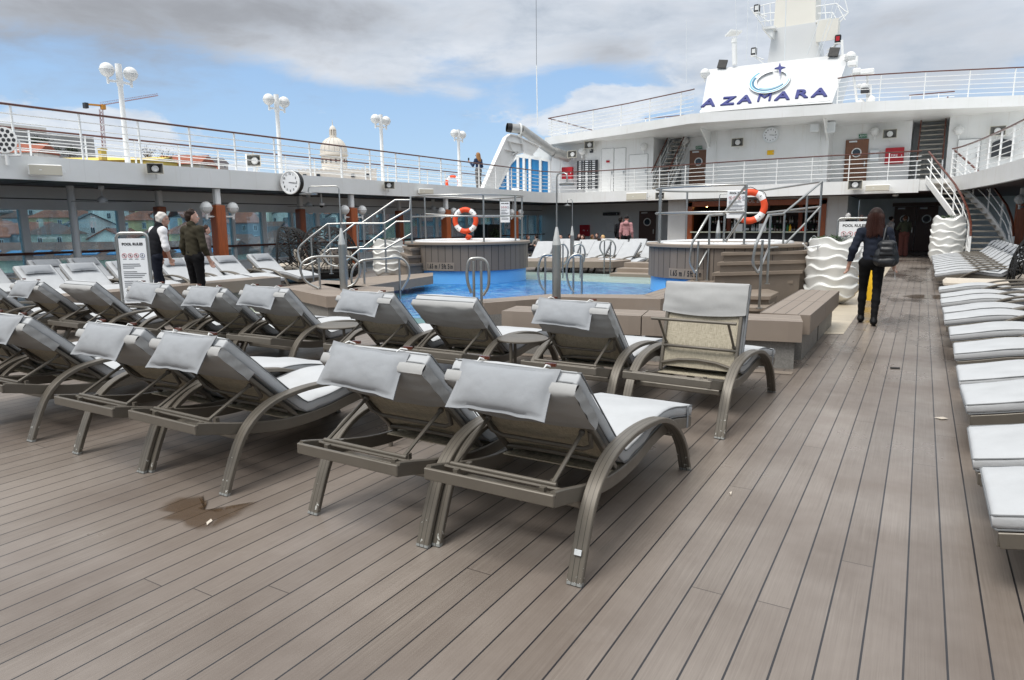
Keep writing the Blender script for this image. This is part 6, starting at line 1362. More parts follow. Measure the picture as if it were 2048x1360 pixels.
    if (extra or {}).get('glasses'):
        m=MB(); m.M=W
        for x in (-.034,.034): m.tube([H(x+.026*math.cos(a*PI/6),.098,.008+.019*math.sin(a*PI/6)) for a in range(12)],.0035,5,closed=True)
        m.tube([H(.06,.095,.012),H(.078,.02,.012),H(.078,-.02,.0)],.003,5); m.tube([H(-.06,.095,.012),H(-.078,.02,.012),H(-.078,-.02,.0)],.003,5); m.tube([H(-.01,.1,.012),H(.01,.1,.012)],.003,5)
        if extra['glasses']==2: m.slab([H(-.06,.099,.03),H(.06,.099,.03),H(.055,.1,-.012),H(-.055,.1,-.012)],(0,.002,0))
        m.build('glasses',black,r,60)
    return r,W,d
# walking woman with backpack
wl=pz(1734,650,0)
r,W,d=person('woman walking away in a navy jacket and black trousers carrying a backpack',(wl.x,wl.y+.12,0),-3,1.655,(33,38,50),(15,15,17),(18,18,20),(40,26,22),'long',0,
 J=dict(lhip=(-.09,.0,.91),lkn=(-.10,.14,.51),lan=(-.10,.13,.10),ltoe=(-.10,.29,.03),rhip=(.085,0,.91),rkn=(.085,-.02,.50),ran=(.075,-.20,.105),rtoe=(.08,-.04,.035),lel=(-.265,-.06,1.11),lwr=(-.315,.03,.86),rel=(.255,.0,1.10),rwr=(.285,.10,.885),chest=(0,.03,1.27),neck=(0,.035,1.43),head=(0,.07,1.58),lsh=(-.175,.02,1.36),rsh=(.175,.02,1.36)),res=.0095,extra=dict(legw=.004,hem=.93,wr=.004))
bk=T('backpack','black leather backpack on the right shoulder of the walking woman','backpack',tuple(W@V(.17,-.16,.85))); lea=mat('black_soft_leather',(26,28,32),.45,var=.1,bump=.2,bs=18)
def soft(prims,name,parent,mt,wr=.004,k=.03,hh=.011):
    v,q=sdf(prims,hh,k,wr=wr); m=MB(); m.v=[W@Vector(a) for a in v]; m.f=[tuple(a) for a in q.tolist()]; m.mi=[0]*len(m.f); return m.build(name,mt,parent,80)
soft([('c',(.10,-.20,.97),(.24,-.20,.97),.10,.10,.8),('c',(.12,-.20,1.18),(.22,-.20,1.18),.075,.075,.85),('c',(.11,-.20,1.05),(.23,-.20,1.05),.095,.095,.85)],'bag_body',bk,lea)
soft([('c',(.12,-.26,1.19),(.22,-.26,1.19),.05,.05,.8),('c',(.10,-.285,1.06),(.24,-.285,1.06),.028,.028),('c',(.11,-.28,1.12),(.23,-.28,1.12),.035,.035)],'flap',bk,lea,.002)
soft([('c',(.10,-.28,.95),(.24,-.28,.95),.05,.05,.7)],'front_pocket',bk,lea,.003)
m=MB(); m.M=W
m.tube(spline([V(.12,-.12,1.25),V(.14,-.04,1.42),V(.15,.05,1.44),V(.16,.13,1.30),V(.20,.06,1.05),V(.22,-.12,.95)],5),.017,6); m.tube(spline([V(.15,-.2,1.24),V(.17,-.2,1.31),V(.19,-.2,1.24)],5),.01,6); m.build('strap',lea,bk,60)
m=MB(); m.M=W; m.slab([V(.30,.06,.84),V(.30,.16,.80),V(.315,.15,.66),V(.305,.07,.68)],(.004,0,0)); m.build('paper_sheet',paper,None,0); o=bpy.data.objects[-1] if False else m
for ob in list(COL.objects):
    if ob.name=='paper_sheet': tag(ob,'folded white paper held in the right hand of the walking woman','paper')
# two men
p=px(301,430,-11.9); person('grey haired man in black vest and rolled white sleeves, hand in pocket',(p.x,p.y,0),8,1.76,(236,236,238),(24,28,40),(26,24,24),(206,200,194),'short',12,vest=(26,27,32),sleeve='short',res=.010,extra=dict(glasses=1),
 J=dict(waist=(0,.02,1.09),chest=(0,.07,1.27),neck=(0,.13,1.42),head=(0,.20,1.56),lsh=(-.17,.10,1.37),rsh=(.17,.10,1.37),rel=(.235,.10,1.10),rwr=(.20,.17,.90),lel=(-.23,.08,1.1),lwr=(-.19,.16,.9),lkn=(-.10,.12,.50),lan=(-.1,.10,.09),rkn=(.1,-.02,.5),ran=(.1,-.14,.1)))
p=px(381,425,-10.9); person('young dark haired man in olive jacket and black trousers',(p.x,p.y,0),-6,1.77,(58,54,42),(14,14,17),(20,20,22),(44,32,26),'short',42,shirt=(236,234,232),res=.010,J=dict(rel=(.235,.0,1.10),rwr=(.24,.10,.87),lkn=(-.1,.04,.5),lan=(-.1,.04,.09)),extra=dict(hem=.95))
p=px(410,452,-14.6); person('person in grey partly hidden behind the man in the olive jacket',(p.x,p.y,0),20,1.5,(120,108,108),(60,60,66),(30,30,30),(60,40,30),'short',10,res=.018)
# woman on the upper deck holding a phone
p=px(957,350,-17.5); r,W,d=person('woman in dark jacket and grey trousers photographing from the upper port deck',(p.x,p.y,2.97),-78,1.66,(44,58,84),(108,106,104),(40,40,40),(150,110,70),'long',-8,res=.014,extra=dict(glasses=2,legw=.012),J=dict(lel=(-.22,.14,1.12),lwr=(-.20,.36,1.30),rel=(.24,.0,1.1),rwr=(.12,.20,.98)))
m=MB(); q=W@V(-.19,.44,1.42); m.bar(q+V(0,0,-.08),q+V(0,0,.08),.075,.01,up=(0,1,0)); tag(m.build('phone',black,None,0),'black phone held up by the woman on the upper deck','phone')
# figures further forward
def figure(label,x,ytop,Y,h,az,z0=0.0,**k):
    p=py(x,ytop,Y); return person(label,(p.x,Y,p.z-h+z0 if False else 0),az,h,res=.017,**k)
figure('man in pink hooded top and black cap walking away past the far loungers',1253,437,25.5,1.74,-12,top=(186,138,140),bottom=(22,22,26),hair=(20,20,22),style='cap',extra=dict(hood=True,hem=.90))
figure('person in black beside the man in the pink top',1241,445,26.6,1.70,10,top=(20,20,24),bottom=(26,26,30),hair=(28,22,20))
figure('woman in olive jacket and rust wide trousers standing before the dark doors',1812,428,33.0,1.66,-20,top=(78,82,66),bottom=(122,76,68),hair=(86,56,40),style='bun',extra=dict(legw=.035,hem=.86,wr=.006),J=dict(rel=(.25,.1,1.14),rwr=(.12,.26,1.12),lel=(-.27,.1,1.14),lwr=(-.12,.26,1.1)))
figure('dark haired woman in white top beside the woman in the olive jacket',1783,432,34.2,1.62,60,top=(226,216,212),bottom=(40,40,48),hair=(30,22,20),style='bun')
figure('grey haired man in black behind the pool rules sign by the bar',1697,420,27.0,1.72,20,top=(20,20,24),bottom=(30,32,40),hair=(180,178,176))
figure('dark haired person behind the pool rules sign by the bar',1724,428,28.5,1.66,-30,top=(70,50,50),bottom=(30,30,36),hair=(48,30,24))
# seated guests in the shade, each on a chair
def chair():
    r=T('cafe_chair','x','chair',group='chairs in the shaded seating area'); m=MB(); m.box(-.22,.22,-.22,.22,.40,.44,.015); m.build('seat',wick,r,30); m=MB(); m.box(-.22,.22,-.25,-.21,.44,.86,.015); m.build('backrest',wick,r,30)
    for x in (-.19,.19):
        for y in (-.2,.19): m=MB(); m.tube([(x,y,0),(x,y,.42)],.015,6); m.build('leg',alu,r)
    return r
ch0=chair()
sg=[(1055,478,25.2,60,(24,24,28),(70,44,36),'dark clothes leftmost, beside the left hot tub','short'),(1073,480,26.0,-70,(150,142,136),(40,30,26),'a beige top second from the left','short'),(1121,477,24.6,-120,(196,172,156),(190,150,130),'a pale pink top, bald, right of the near shower','short'),(1139,476,27.5,100,(22,22,26),(26,20,20),'black by the far shower','short'),(1158,474,28.4,150,(40,34,36),(60,34,30),'brown with long hair','long'),(1166,482,25.8,-160,(26,26,30),(60,36,30),'black facing the camera','long'),(1184,479,26.3,40,(120,112,50),(120,84,60),'a mustard top','short'),(1194,472,29.5,-170,(60,50,46),(70,46,36),'brown in the back','short'),(1206,478,25.4,-100,(176,178,186),(206,170,120),'a grey top with blond hair','long')]
for i,(x,y,Y,az,tp_,hr,l,stl) in enumerate(sg):
    p=py(x,y,Y); hz_=p.z; sc=max(.78,min(1.0,hz_/1.155)); lz=0
    a=rad(-az); q=dup(ch0,(p.x,Y,0),a,'dark chair under the guest in '+l) if i else ch0
    if i==0: ch0.location=(p.x,Y,0); ch0.rotation_euler=(0,0,a); ch0['label']='dark chair under the guest in '+l
    q.scale=(1,1,sc)
    person('seated guest in the shade in '+l,(p.x,Y,0),az,1.70*sc,top=tp_,bottom=(40,42,52),hair=hr,style=stl,res=.02,seated=True)
# ---------------------------------------------------------------- the city on the hill to port
def interp1(x,xs,ys): return float(np.interp(x,xs,ys))
def ground(q,D):
    wl=interp1(q,(400,580),(1,0)); lf=interp1(D,(40,110,180,215,255,330,400,455,520,900),(-21,-17,-13,-4,7,22,30,37,42,44)); rt=interp1(D,(40,110,190,240,290,345,400,520,900),(-21,-17,-14,-9.5,-5,0,5,9,12))
    return wl*lf+(1-wl)*rt
def pc_(q,D): # ground point under picture column q at depth D
    d=ray(q,450); t=D/(d@fwd); p=CAM+d*t; return V(p[0],p[1],ground(q,D))
m=MB(); qs=[-320+60*i for i in range(36)]; Ds=[70,110,150,190,215,240,265,290,320,345,372,400,440,480,520,600,900]
m.add([tuple(pc_(q,D)) for D in Ds for q in qs],[(j*len(qs)+i,j*len(qs)+i+1,(j+1)*len(qs)+i+1,(j+1)*len(qs)+i) for j in range(len(Ds)-1) for i in range(len(qs)-1)])
tag(m.build('hillside',mat('town_hillside_ground',(134,126,118),.9,var=.3,vs=.05),None,60,base=False),'built up hillside of the town',None,None,'structure')
m=MB(); m.add([(-4000,-4000,-22),(4000,-4000,-22),(4000,4000,-22),(-4000,4000,-22)],[(0,1,2,3)]); tag(m.build('harbour_water',mat('grey_green_harbour_water',(70,92,98),.15,var=.1,vs=.02,bump=.2,bs=.3),None,0,base=False),'harbour water',None,None,'structure')
roofm=[mat('red_clay_roof',(150,84,62),.8,var=.25,vs=.5,stretch=(1,1,1)),mat('brown_clay_roof',(116,76,64),.8,var=.25,vs=.5),mat('dark_slate_roof',(78,72,76),.8,var=.2,vs=.5)]
wallm={'white':mat('white_render',(232,230,224),.8,var=.06,vs=.4),'cream':mat('cream_render',(214,206,188),.8,var=.06,vs=.4),'yellow':mat('yellow_render',(216,202,150),.8,var=.06,vs=.4),'grey':mat('grey_render',(176,176,172),.8,var=.08,vs=.4),'pink':mat('pink_render',(196,170,160),.8,var=.06,vs=.4),'blue':mat('blue_tiled_wall',(140,152,164),.7,var=.08,vs=.4)}
winm=mat('dark_house_window',(46,54,62),.2,var=.2)
def house(w,dp,h,wm_,rm,kind,seed,label,group,sheet=None):
    q=random.Random(seed); r=T('town_house',label,'house',(0,0,0),0,group)
    m=MB(); m.box(-dp/2,dp/2,-w/2,w/2,-8,h)
    rh=w*.26 if kind=='gable' else dp*.26
    if kind=='gable': m.add([(dp/2,-w/2,h),(dp/2,w/2,h),(dp/2,0,h+rh)],[(0,1,2)]); m.add([(-dp/2,-w/2,h),(-dp/2,w/2,h),(-dp/2,0,h+rh)],[(0,2,1)])
    m.build('wall',wm_,r,20); m=MB(); e=.45
    if kind=='gable':
        for s in (-1,1): m.slab([V(-dp/2-e,s*(w/2+e),h-.2),V(dp/2+e,s*(w/2+e),h-.2),V(dp/2+e,0,h+rh),V(-dp/2-e,0,h+rh)],(0,0,.3))
    elif kind=='hip':
        a,b=w/2+e,dp/2+e; k=max(.2,a-b); m.add([(-b,-a,h),(b,-a,h),(b,a,h),(-b,a,h),(0,-k,h+rh),(0,k,h+rh)],[(0,3,2,1),(1,2,5,4),(3,0,4,5),(0,1,4),(2,3,5)])
    else:
        for s in (-1,1): m.slab([V(s*(dp/2+e),-w/2-e,h-.2),V(s*(dp/2+e),w/2+e,h-.2),V(0,w/2+e,h+rh),V(0,-w/2-e,h+rh)],(0,0,.3))
    ro_=m.build('roof',rm,r,20); m=MB(); yy=q.uniform(-w*.3,w*.3); m.box(-.4,.5,yy-.5,yy+.5,h+rh*.4,h+rh+1.0); m.build('chimney',wm_,ro_,20)
    n=max(2,int(w/3.4)); fl=max(1,int(h/3.3)); wins=[]
    for k in range(fl):
        for i in range(n):
            y=-w/2+w*(i+.5)/n; z=h-1.5-3.1*k
            m=MB(); m.box(dp/2,dp/2+.04,y-.56,y+.56,z-.95,z+.85); m.k=1; m.box(dp/2+.04,dp/2+.06,y-.44,y-.05,z-.8,z+.7); m.box(dp/2+.04,dp/2+.06,y+.05,y+.44,z-.8,z+.7); m.build('window',[paper,winm],r,0)
            if k>1: break
    return r
protos=[]; specs=[('white',0,'gable',10,12,9.5),('cream',1,'hip',13,12,10),('grey',2,'ridge',15,11,10.5),('yellow',0,'hip',10,12,10.5),('white',1,'ridge',17,11,8.5),('pink',0,'gable',9,12,8.5),('white',2,'gable',11,12,11),('blue',0,'ridge',14,11,10)]
rn=['red','brown','dark']; kn={'gable':'front gable','hip':'hipped roof','ridge':'long ridged roof'}
for i,(c,ri,k,w,dp,h) in enumerate(specs):
    protos.append(house(w,dp,h,wallm[c],roofm[ri],k,i,'%s town house with %s tiles and %s, seen through the port windows'%(c,rn[ri],kn[k]),'%s houses with %s %s on the hill'%(c,rn[ri],k)))
used_=[False]*8; rr=random.Random(11)
for ri,(D,q0,q1,step) in enumerate(((185,-40,1120,66),(222,-30,1120,56),(203,-20,470,60),(240,-20,470,52),(262,-20,1120,48),(305,-10,1110,42),(350,-10,1110,37),(395,0,1110,33))):
    q=q0+rr.uniform(0,20)
    while q<q1:
        k=rr.randrange(8); p=pc_(q,D+rr.uniform(-10,10)); p.z+=rr.uniform(-1.5,1.5)
        if 560<q<760 and D>380: q+=step; continue
        if q<400 and D>262: q+=step; continue
        a=math.atan2(-p.y,-p.x)+rr.uniform(-.55,.55)
        if not used_[k]: used_[k]=True; protos[k].location=p; protos[k].rotation_euler=(0,0,a)
        else: dup(protos[k],p,a)
        q+=step*rr.uniform(.8,1.25)
# long terminal roof and other large buildings by the quay
def longhouse(label,q0,q1,D,ze,zr,wm_,rm,dep=16,name='quay_building',dormers=0,zb=-18):
    a=pc_(q0,D);b=pc_(q1,D); L=(b-a); L.z=0; l=L.length; u=L.normalized(); n=V(-u.y,u.x,0)
    if n.dot(V(a.x,a.y,0))<0: n=-n
    r=T(name,label,'building',((a.x+b.x)/2,(a.y+b.y)/2,zb)); P=lambda s,t,z:V(a.x,a.y,0)+u*s+n*t+V(0,0,z)
    m=MB(); m.slab([P(0,0,zb),P(l,0,zb),P(l,dep,zb),P(0,dep,zb)],(0,0,ze-zb)); m.build('wall',wm_,r,20)
    m=MB(); m.add([P(-.6,-.6,ze),P(l+.6,-.6,ze),P(l+.6,dep/2,zr),P(-.6,dep/2,zr),P(-.6,dep+.6,ze),P(l+.6,dep+.6,ze)],[(0,1,2,3),(3,2,5,4),(0,3,4),(1,5,2)]); ro_=m.build('roof',rm,r,20)
    for i in range(dormers):
        s=l*(i+.5)/dormers; t=.28; z=ze+(zr-ze)*t*2*.5; m=MB(); m.slab([P(s-1.1,dep*.10,ze+(zr-ze)*.2),P(s+1.1,dep*.10,ze+(zr-ze)*.2),P(s+1.1,dep*.22,ze+(zr-ze)*.44),P(s-1.1,dep*.22,ze+(zr-ze)*.44)],(0,0,.25)); m.build('skylight',glassb,ro_,20)
    nw=int(l/5)
    if name!='quay_building':
        for i in range(min(nw,14)):
            s=l*(i+.5)/min(nw,14)
            m=MB(); m.slab([P(s-.8,-.06,ze-3.4),P(s+.8,-.06,ze-3.4),P(s+.8,-.06,ze-1.0),P(s-.8,-.06,ze-1.0)],n*-.05); m.build('window',winm,r,0)
    return r
longhouse('long low quay building with red brown roof and skylights outside the left port windows',-140,236,92,-2.9,-.65,wallm['cream'],roofm[1],dormers=7)
longhouse('red brown roofed quay shed behind the two men',236,430,104,-3.2,-.9,wallm['cream'],roofm[1],dormers=3)
longhouse('small quay building with red brown roof left of the wicker daybeds',470,522,120,-4.8,-.6,wallm['cream'],roofm[1])
longhouse('long grey stone wall building behind the wicker daybeds',524,700,150,-3.4,-2.4,wallm['grey'],roofm[2],name='stone_building')
longhouse('pale blue arcaded building seen below the left lifebuoy',820,930,160,-1.6,1.0,wallm['blue'],roofm[0],name='arcade_building',zb=-16)
longhouse('yellow building seen through the left hot tub railing',770,822,170,2.5,4.5,wallm['yellow'],roofm[0],name='apartment_building',zb=-16)
longhouse('dark red brick building seen at the far left of the bow windows',1040,1110,140,3.0,6.0,wallm['pink'],roofm[0],name='brick_building',zb=-16)
m=MB(); p=pc_(60,75); m.box(p.x-6,p.x+6,p.y-28,p.y+30,-20,-5.6); tag(m.build('quay_canopy',cream,None,20),'flat pale quay canopy low outside the left windows','canopy')
# larger landmarks above the fascia
longhouse('white building with bright red roof beside dark pines above the port railing',22,92,330,interp1(0,(0,1),(36.5,36.5)),41.5,wallm['white'],roofm[0],name='hill_house',zb=20)
a=pc_(-60,430);b=pc_(206,500); z0,z1=36,64.5; conc=mat('grey_concrete_wall',(158,158,158),.85,var=.2,vs=.12,stretch=(1,1,.15))
r=T('hill_fortress','huge grey concrete walled block on the hill left of the crane','building',((a.x+b.x)/2,(a.y+b.y)/2,20)); u=(b-a).normalized(); u.z=0; n=V(-u.y,u.x,0)
if n.dot(a)<0: n=-n
F0=lambda s,t,z:V(a.x,a.y,0)+(V(b.x,b.y,0)-V(a.x,a.y,0))*s+n*t+V(0,0,z)
m=MB(); m.slab([F0(0,0,34),F0(1,0,34),F0(1,40,34),F0(0,40,34)],(0,0,z1-34)); m.build('wall',conc,r,20); m=MB(); m.slab([F0(0,-.8,z1),F0(.62,-.8,z1+.0),F0(.62,30,z1),F0(0,30,z1)],(0,0,3.2)); m.build('upper_storey',wallm['white'],r,20); m=MB(); m.slab([F0(0,-1,z1+1.0),F0(.55,-1,z1+.4),F0(.55,-.82,z1+.4),F0(0,-.82,z1+1.0)],(0,0,.7)); m.build('dark_strip',winm,r,0)
ymat=mat('strong_yellow_render',(226,200,104),.8,var=.06,vs=.4)
r=longhouse('low yellow building with a stepped chimney block above the port railing',120,330,255,25.5,27.2,ymat,ymat,dep=14,name='yellow_building',zb=5); p=pc_(220,250); m=MB(); m.box(p.x-1.1,p.x+1.1,p.y-1.0,p.y+1.0,25,28.6,.1); m.box(p.x-1.3,p.x+1.3,p.y-1.2,p.y+1.2,28.6,29.1); m.build('chimney_block',ymat,r,20)
longhouse('red tiled roof right of the yellow building above the port railing',318,408,270,25.2,29.4,wallm['cream'],roofm[0],name='hill_house',zb=0)
# domed church
D=420; dm=mat('pale_limestone',(226,219,208),.8,var=.12,vs=.2); c=pc_(675,D); zt=lambda y:float(pd(675,y,math.hypot(c.x,c.y)).z); S1=D/F
ch=T('domed_church','pale stone church with tall round dome and lantern beyond the port railing','church',(c.x,c.y,5)); uu=V(RT[0],RT[1],0).normalized(); nn_=V(-c.x,-c.y,0).normalized()
def ring(r0,y0_,r1,y1_): return [(r0*S1,zt(y0_)),(r1*S1,zt(y1_))]
m=MB(); m.slab([V(c.x,c.y,0)+uu*s*76*S1+nn_*t*S1 for s,t in ((-.92,45),(1.05,45),(1.05,-45),(-.92,-45))],(0,0,zt(343))); m.build('nave',dm,ch,20)
m=MB(); m.lathe([(26*S1,zt(345)),(26*S1,zt(337)),(24.5*S1,zt(336)),(24.5*S1,zt(313)),(27.5*S1,zt(312)),(27.5*S1,zt(309)),(25.5*S1,zt(308.5)),(25.5*S1,zt(305))],32,(c.x,c.y,0)); m.build('drum',dm,ch,30)
for k in range(16):
    a=k*PI/8+.12; q=V(c.x+24.6*S1*math.cos(a),c.y+24.6*S1*math.sin(a),0); m=MB(); m.bar(q+V(0,0,zt(327)),q+V(0,0,zt(320)),3.2*S1,.5,up=(math.cos(a),math.sin(a),0)); m.build('window',winm,ch,0)
m=MB(); m.lathe([(25.2*S1*math.cos(t)**.8,zt(306)+(zt(276)-zt(306))*math.sin(t)**1.0) for t in [i*PI/2/12*.95 for i in range(13)]],32,(c.x,c.y,0))
for k in range(16): a=k*PI/8; m.tube([(c.x+25.3*S1*math.cos(t)**.8*math.cos(a),c.y+25.3*S1*math.cos(t)**.8*math.sin(a),zt(306)+(zt(276)-zt(306))*math.sin(t)) for t in [i*PI/2/10*.95 for i in range(11)]],.35,5)
m.build('dome',dm,ch,30)
m=MB(); m.lathe([(9*S1,zt(279)),(9*S1,zt(275)),(6.5*S1,zt(275)),(6.5*S1,zt(271)),(4*S1,zt(271)),(4*S1,zt(260)),(6.5*S1,zt(260)),(6*S1,zt(257.5)),(4*S1,zt(253.5)),(1*S1,zt(251)),(.35*S1,zt(240)),(0,zt(238))],16,(c.x,c.y,0))
for k in range(8): a=k*PI/4; m.tube([(c.x+5.6*S1*math.cos(a),c.y+5.6*S1*math.sin(a),zt(271)),(c.x+5.6*S1*math.cos(a),c.y+5.6*S1*math.sin(a),zt(259.5))],.4,5)
m.build('lantern',dm,ch,30)
m=MB()
for s in np.linspace(-69,79,18): q=V(c.x,c.y,0)+uu*s*S1+nn_*45.3*S1; m.slab([q+uu*-.8+V(0,0,zt(343)),q+uu*.8+V(0,0,zt(343)),q+uu*.8+V(0,0,zt(341)),q+uu*-.8+V(0,0,zt(341))],nn_*-1)
m.build('parapet',dm,ch,0)
for s in (-58,-32,34,62):
    q=V(c.x,c.y,0)+uu*s*S1+nn_*45.2*S1; m=MB(); m.slab([q+uu*-1+V(0,0,zt(357)),q+uu*1+V(0,0,zt(357)),q+uu*1+V(0,0,zt(351)),q+uu*-1+V(0,0,zt(351))],nn_*.4); m.build('window',winm,ch,0)
# tower crane
D=430; c=pc_(207,D); hd=math.hypot(c.x,c.y); cr=T('tower_crane','yellow and red tower crane with a long level jib above the hill','crane',(c.x,c.y,20)); ym=mat('crane_yellow_paint',(214,150,60),.5,var=.1); rm_=mat('crane_red_brown_paint',(150,92,80),.6,var=.1); CP=lambda x,y:pd(x,y,hd)
m=MB(); k0_,k1_=CP(206,300),CP(202,218)
for s in (-.9,.9):
    for t in (-.9,.9): m.tube([V(k0_.x,k0_.y,20)+uu*s+nn_*t,k1_+uu*s+nn_*t],.15,4)
zz=30
while zz<k1_.z-2:
    f_=(zz-k0_.z)/(k1_.z-k0_.z); b_=k0_.lerp(k1_,f_); b2=k0_.lerp(k1_,f_+2.2/(k1_.z-k0_.z)); m.tube([b_-uu*.9,b2+uu*.9],.13,4); m.tube([b_+uu*.9,b2-uu*.9],.13,4); zz+=2.2
m.build('mast',rm_,cr,40)
m=MB(); A=CP(200,211);B_=CP(316,191); up_=V(0,0,1.8)
m.tube([A-nn_*.8,B_-nn_*.8],.12,4); m.tube([A+nn_*.8,B_+nn_*.8],.12,4); m.tube([A+up_,B_+up_*.6],.08,4)
for i in range(26): m.tube([A.lerp(B_,i/26),A.lerp(B_,(i+.5)/26)+up_*.9,A.lerp(B_,(i+1)/26)],.06,4)
m.build('jib',rm_,cr,40); m=MB(); A=CP(202,211);B_=CP(168,208); m.bar(A,B_,1.4,1.0); m.build('counter_jib',ym,cr,20); m=MB(); p=CP(171,209); m.bar(p+V(0,0,-2.2),p+V(0,0,1),3,2,up=(0,1,0)); m.build('counterweight',dkgrey,cr,20); m=MB(); p=CP(206,213); m.bar(p+V(0,0,-1.8),p+V(0,0,1.2),2.4,2.2,up=(0,1,0)); m.build('cab',ym,cr,20)
# trees on the hill
treem=mat('dark_pine_foliage',(52,64,44),.8,var=.4,vs=1.2); barkm=mat('grey_brown_bark',(84,70,58),.9,var=.2)
def tree(label,base,h,w,seed,n=900,leaf=.75,bare=False):
    q=random.Random(seed); base=Vector(base); r=T('pine_tree' if not bare else 'bare_tree',label,'tree',tuple(base)); m=MB(); top=base+V(0,0,h*.62)
    m.tube([base,base+V(.3,0,h*.3),top],[h*.035,h*.028,h*.012],7); cl_=[]
    for i in range(9 if not bare else 26):
        a=q.uniform(0,2*PI); e=base+V(w*.8*math.cos(a)*q.uniform(.4,1),w*.8*math.sin(a)*q.uniform(.4,1),h*q.uniform(.55,.95)); m.tube([base+V(0,0,h*q.uniform(.3,.55)),e],[h*.014,h*.004],5); cl_.append(e)
    m.build('trunk',barkm,r,60); m=MB()
    for i in range(n if not bare else 260):
        c_=q.choice(cl_)+V(q.gauss(0,w*.2),q.gauss(0,w*.2),q.gauss(0,h*.06)); e=V(q.gauss(0,1),q.gauss(0,1),q.gauss(.2,.8)).normalized()*leaf*q.uniform(.5,1.2); s=e.cross(V(q.random()-.5,q.random()-.5,q.random())).normalized()*leaf*.35; m.add([c_-e*.5,c_+s,c_+e*.5,c_-s],[(0,1,2,3)])
    m.build('crown',treem if not bare else barkm,r,0)
for i,(x,y,w,l) in enumerate(((70,297,5,'dark pine behind the white hill house, left part'),(88,285,6,'tallest dark pine in front of the concrete block'),(108,291,5.5,'dark pine right of the tallest pine'),(122,297,5,'dark pine near the right end of the pine group'),(155,300,4.2,'small dark pine standing alone before the concrete block'),(30,290,3,'small pine above the red roof of the white hill house'))):
    c=pc_(x,375); p=pd(x,y,math.hypot(c.x,c.y)); tree(l,(c.x,c.y,p.z-(10 if i!=4 else 7)),(13 if i!=4 else 9),w,i+3)
for i,(x,y) in enumerate(((309,305),(345,313))): c=pc_(x,262); p=pd(x,y,math.hypot(c.x,c.y)); tree(['bare twiggy tree beside the yellow building','bare twiggy tree above the red tiled roof'][i],(c.x,c.y,p.z-6),9,4,i+20,bare=True,leaf=.35)
tb_spots=rr.sample(range(20,1000),16)
for i,x in enumerate(sorted(tb_spots)):
    c=pc_(x,rr.choice((210,262,310))); tree('dark green tree between the hill houses',(c.x,c.y,c.z),rr.uniform(6,10),rr.uniform(2.2,3.6),40+i,220,.8); 
for o in COL.objects:
    if o.get('label')=='dark green tree between the hill houses': o['group']='trees between the hill houses'
# ---------------------------------------------------------------- sky, sun, camera
w=bpy.data.worlds.new('World'); S.world=w; w.use_nodes=True; w.node_tree.nodes.clear(); t=NT(w.node_tree)
out=t.add('ShaderNodeOutputWorld'); bg=t.add('ShaderNodeBackground',{'Strength':.092}); t.l.new(bg.outputs[0],out.inputs[0])
SE,SA=rad(60),rad(196)   # sun elevation, azimuth clockwise from +Y
sky=t.add('ShaderNodeTexSky'); sky.sky_type='NISHITA'; sky.sun_disc=False; sky.sun_elevation=SE; sky.sun_rotation=SA; sky.air_density=1.0; sky.dust_density=.6; sky.ozone_density=2.0
g=t.coords('Generated'); nrm=t.add('ShaderNodeVectorMath',{0:g},operation='NORMALIZE').outputs[0]; X,Y,Z=t.sep(nrm)
az=t.math('MULTIPLY',t.math('ARCTAN2',X,Y),180/PI); el=t.math('MULTIPLY',t.math('ARCSINE',Z),180/PI)
def azel(x,y): d=ray(x,y); d=d/np.linalg.norm(d); return math.degrees(math.atan2(d[0],d[1])),math.degrees(math.asin(d[2]))
cv=t.add('ShaderNodeCombineXYZ',{0:t.math('MULTIPLY',az,.045),1:t.math('MULTIPLY',el,.12),2:0.0}).outputs[0]
n1=t.noise(cv,1.3,7,.58,.5); n2=t.noise(cv,4.2,6,.6,.3); n3=t.noise(t.scale(cv,(.5,1.6,1)),1.1,5,.6)
def blob(x,y,sx,sy,a):
    A,E_=azel(x,y); u=t.math('DIVIDE',t.math('SUBTRACT',az,A),sx); v=t.math('DIVIDE',t.math('SUBTRACT',el,E_),sy)
    return t.math('MULTIPLY',t.math('EXPONENT',t.math('MULTIPLY',t.math('ADD',t.math('MULTIPLY',u,u),t.math('MULTIPLY',v,v)),-1.0)),a)
def add(L):
    o=L[0]
    for q in L[1:]: o=t.math('ADD',o,q)
    return o
# overall veil of cloud: thick overhead, opening to blue low down
veil=t.rng(el,3.5,16,.15,.92)
open_=add([blob(340,205,15,3.3,-.85),blob(120,185,10,2.6,-.6),blob(640,290,11,4.6,-.75),blob(860,290,7,4.0,-.6),blob(1130,160,4.5,1.3,-.35),blob(1160,185,4,1.5,-.4),blob(1820,225,7,2,-.3),blob(40,180,8,2.2,-.4)])
cov=add([veil,t.math('MULTIPLY',t.math('SUBTRACT',n1,.5),1.7),t.math('MULTIPLY',t.math('SUBTRACT',n2,.5),.5),open_,blob(700,150,10,3.5,.35),blob(1700,100,12,7,.25)])
cov=t.rng(cov,.18,.75,0,1,True)
skyb=t.mix(t.rng(el,0,22),(4.3,6.0,7.9,1),(2.1,4.0,7.3,1))
blue=t.mix(.72,sky.outputs[0],skyb)
ccol=t.mix(t.rng(t.math('ADD',t.math('MULTIPLY',n2,.6),t.math('MULTIPLY',n3,.4)),.34,.66),(3.9,4.4,5.1,1),(6.4,6.8,7.4,1)); ccol=t.mix(t.rng(el,16,50),ccol,(9.2,9.5,9.8,1))
col=t.mix(cov,blue,ccol)
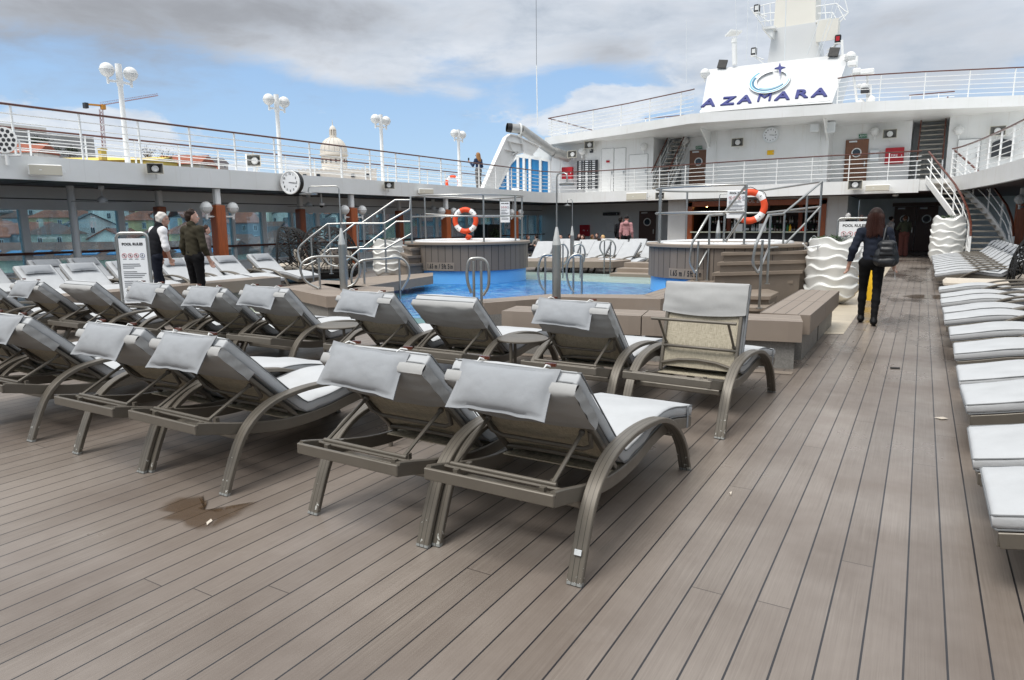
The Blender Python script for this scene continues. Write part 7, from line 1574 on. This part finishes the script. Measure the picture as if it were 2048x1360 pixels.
# dark undersides of the near clouds
dark=add([blob(120,55,13,3.6,.62),blob(620,15,9,2.4,.55),blob(330,20,9,2.4,.35),blob(1000,50,9,3,.25),blob(1230,110,4,1.6,.45),blob(1950,90,8,5,.3),blob(1420,60,8,3,.15),blob(1770,40,5,4,.15),t.math('MULTIPLY',t.math('SUBTRACT',n1,.5),1.3),t.math('MULTIPLY',t.math('SUBTRACT',n2,.5),.8)])
dk=t.math('MULTIPLY',t.rng(dark,.12,.95,0,1,True),t.rng(el,18,34,1,0)); col=t.mix(dk,col,(2.9,3.05,3.35,1))
# low white cumulus
cum=add([blob(150,262,5.0,1.5,1.0),blob(215,240,2.6,1.2,.8),blob(330,320,9,1.6,.55),blob(100,290,5,1.6,.6),blob(1230,205,3.6,1.3,1.0),blob(1130,250,6,1.5,.9),blob(1190,190,2.2,.9,.5),blob(1330,190,3,1.4,.6),blob(1000,330,4,1.0,.35),blob(1560,60,10,6,.35),blob(560,350,8,1.3,.5),t.math('MULTIPLY',t.math('SUBTRACT',n2,.5),2.0),t.math('MULTIPLY',t.math('SUBTRACT',t.noise(cv,11,5,.6),.5),.7)])
cm=t.math('MULTIPLY',t.rng(cum,.40,.80,0,1,True),.88); cm=t.math('MULTIPLY',cm,t.rng(el,11,14,1,0))
ccu=t.mix(t.rng(t.noise(cv,7,5,.6),.35,.65),(5.2,5.7,6.4,1),(6.7,7.0,7.4,1)); col=t.mix(cm,col,ccu)
col=t.mix(t.rng(el,-3,1.0,1,0),col,(2.6,2.9,3.1,1))
t.l.new(col,bg.inputs['Color'])
L=bpy.data.lights.new('sun','SUN'); L.energy=2.0; L.angle=rad(30); L.color=(1,.965,.91); lo=bpy.data.objects.new('sun',L); COL.objects.link(lo)
sd=Vector((math.sin(SA)*math.cos(SE),math.cos(SA)*math.cos(SE),math.sin(SE))); lo.rotation_euler=sd.to_track_quat('Z','Y').to_euler(); lo.location=sd*60
cd=bpy.data.cameras.new('camera'); cam=bpy.data.objects.new('camera',cd); COL.objects.link(cam); cd.sensor_width=36; cd.lens=F/2048*36; cd.clip_end=9000; cd.clip_start=.05
cam.matrix_world=Matrix(((RT[0],UP[0],-fwd[0],0),(RT[1],UP[1],-fwd[1],0),(RT[2],UP[2],-fwd[2],EYE),(0,0,0,1))); S.camera=cam
S.render.engine='CYCLES'; S.cycles.use_denoising=True; S.cycles.max_bounces=8; S.cycles.transparent_max_bounces=24; S.cycles.caustics_reflective=False; S.cycles.caustics_refractive=False
S.view_settings.view_transform='Standard'; S.view_settings.look='None'; S.view_settings.exposure=0.45; S.view_settings.gamma=1
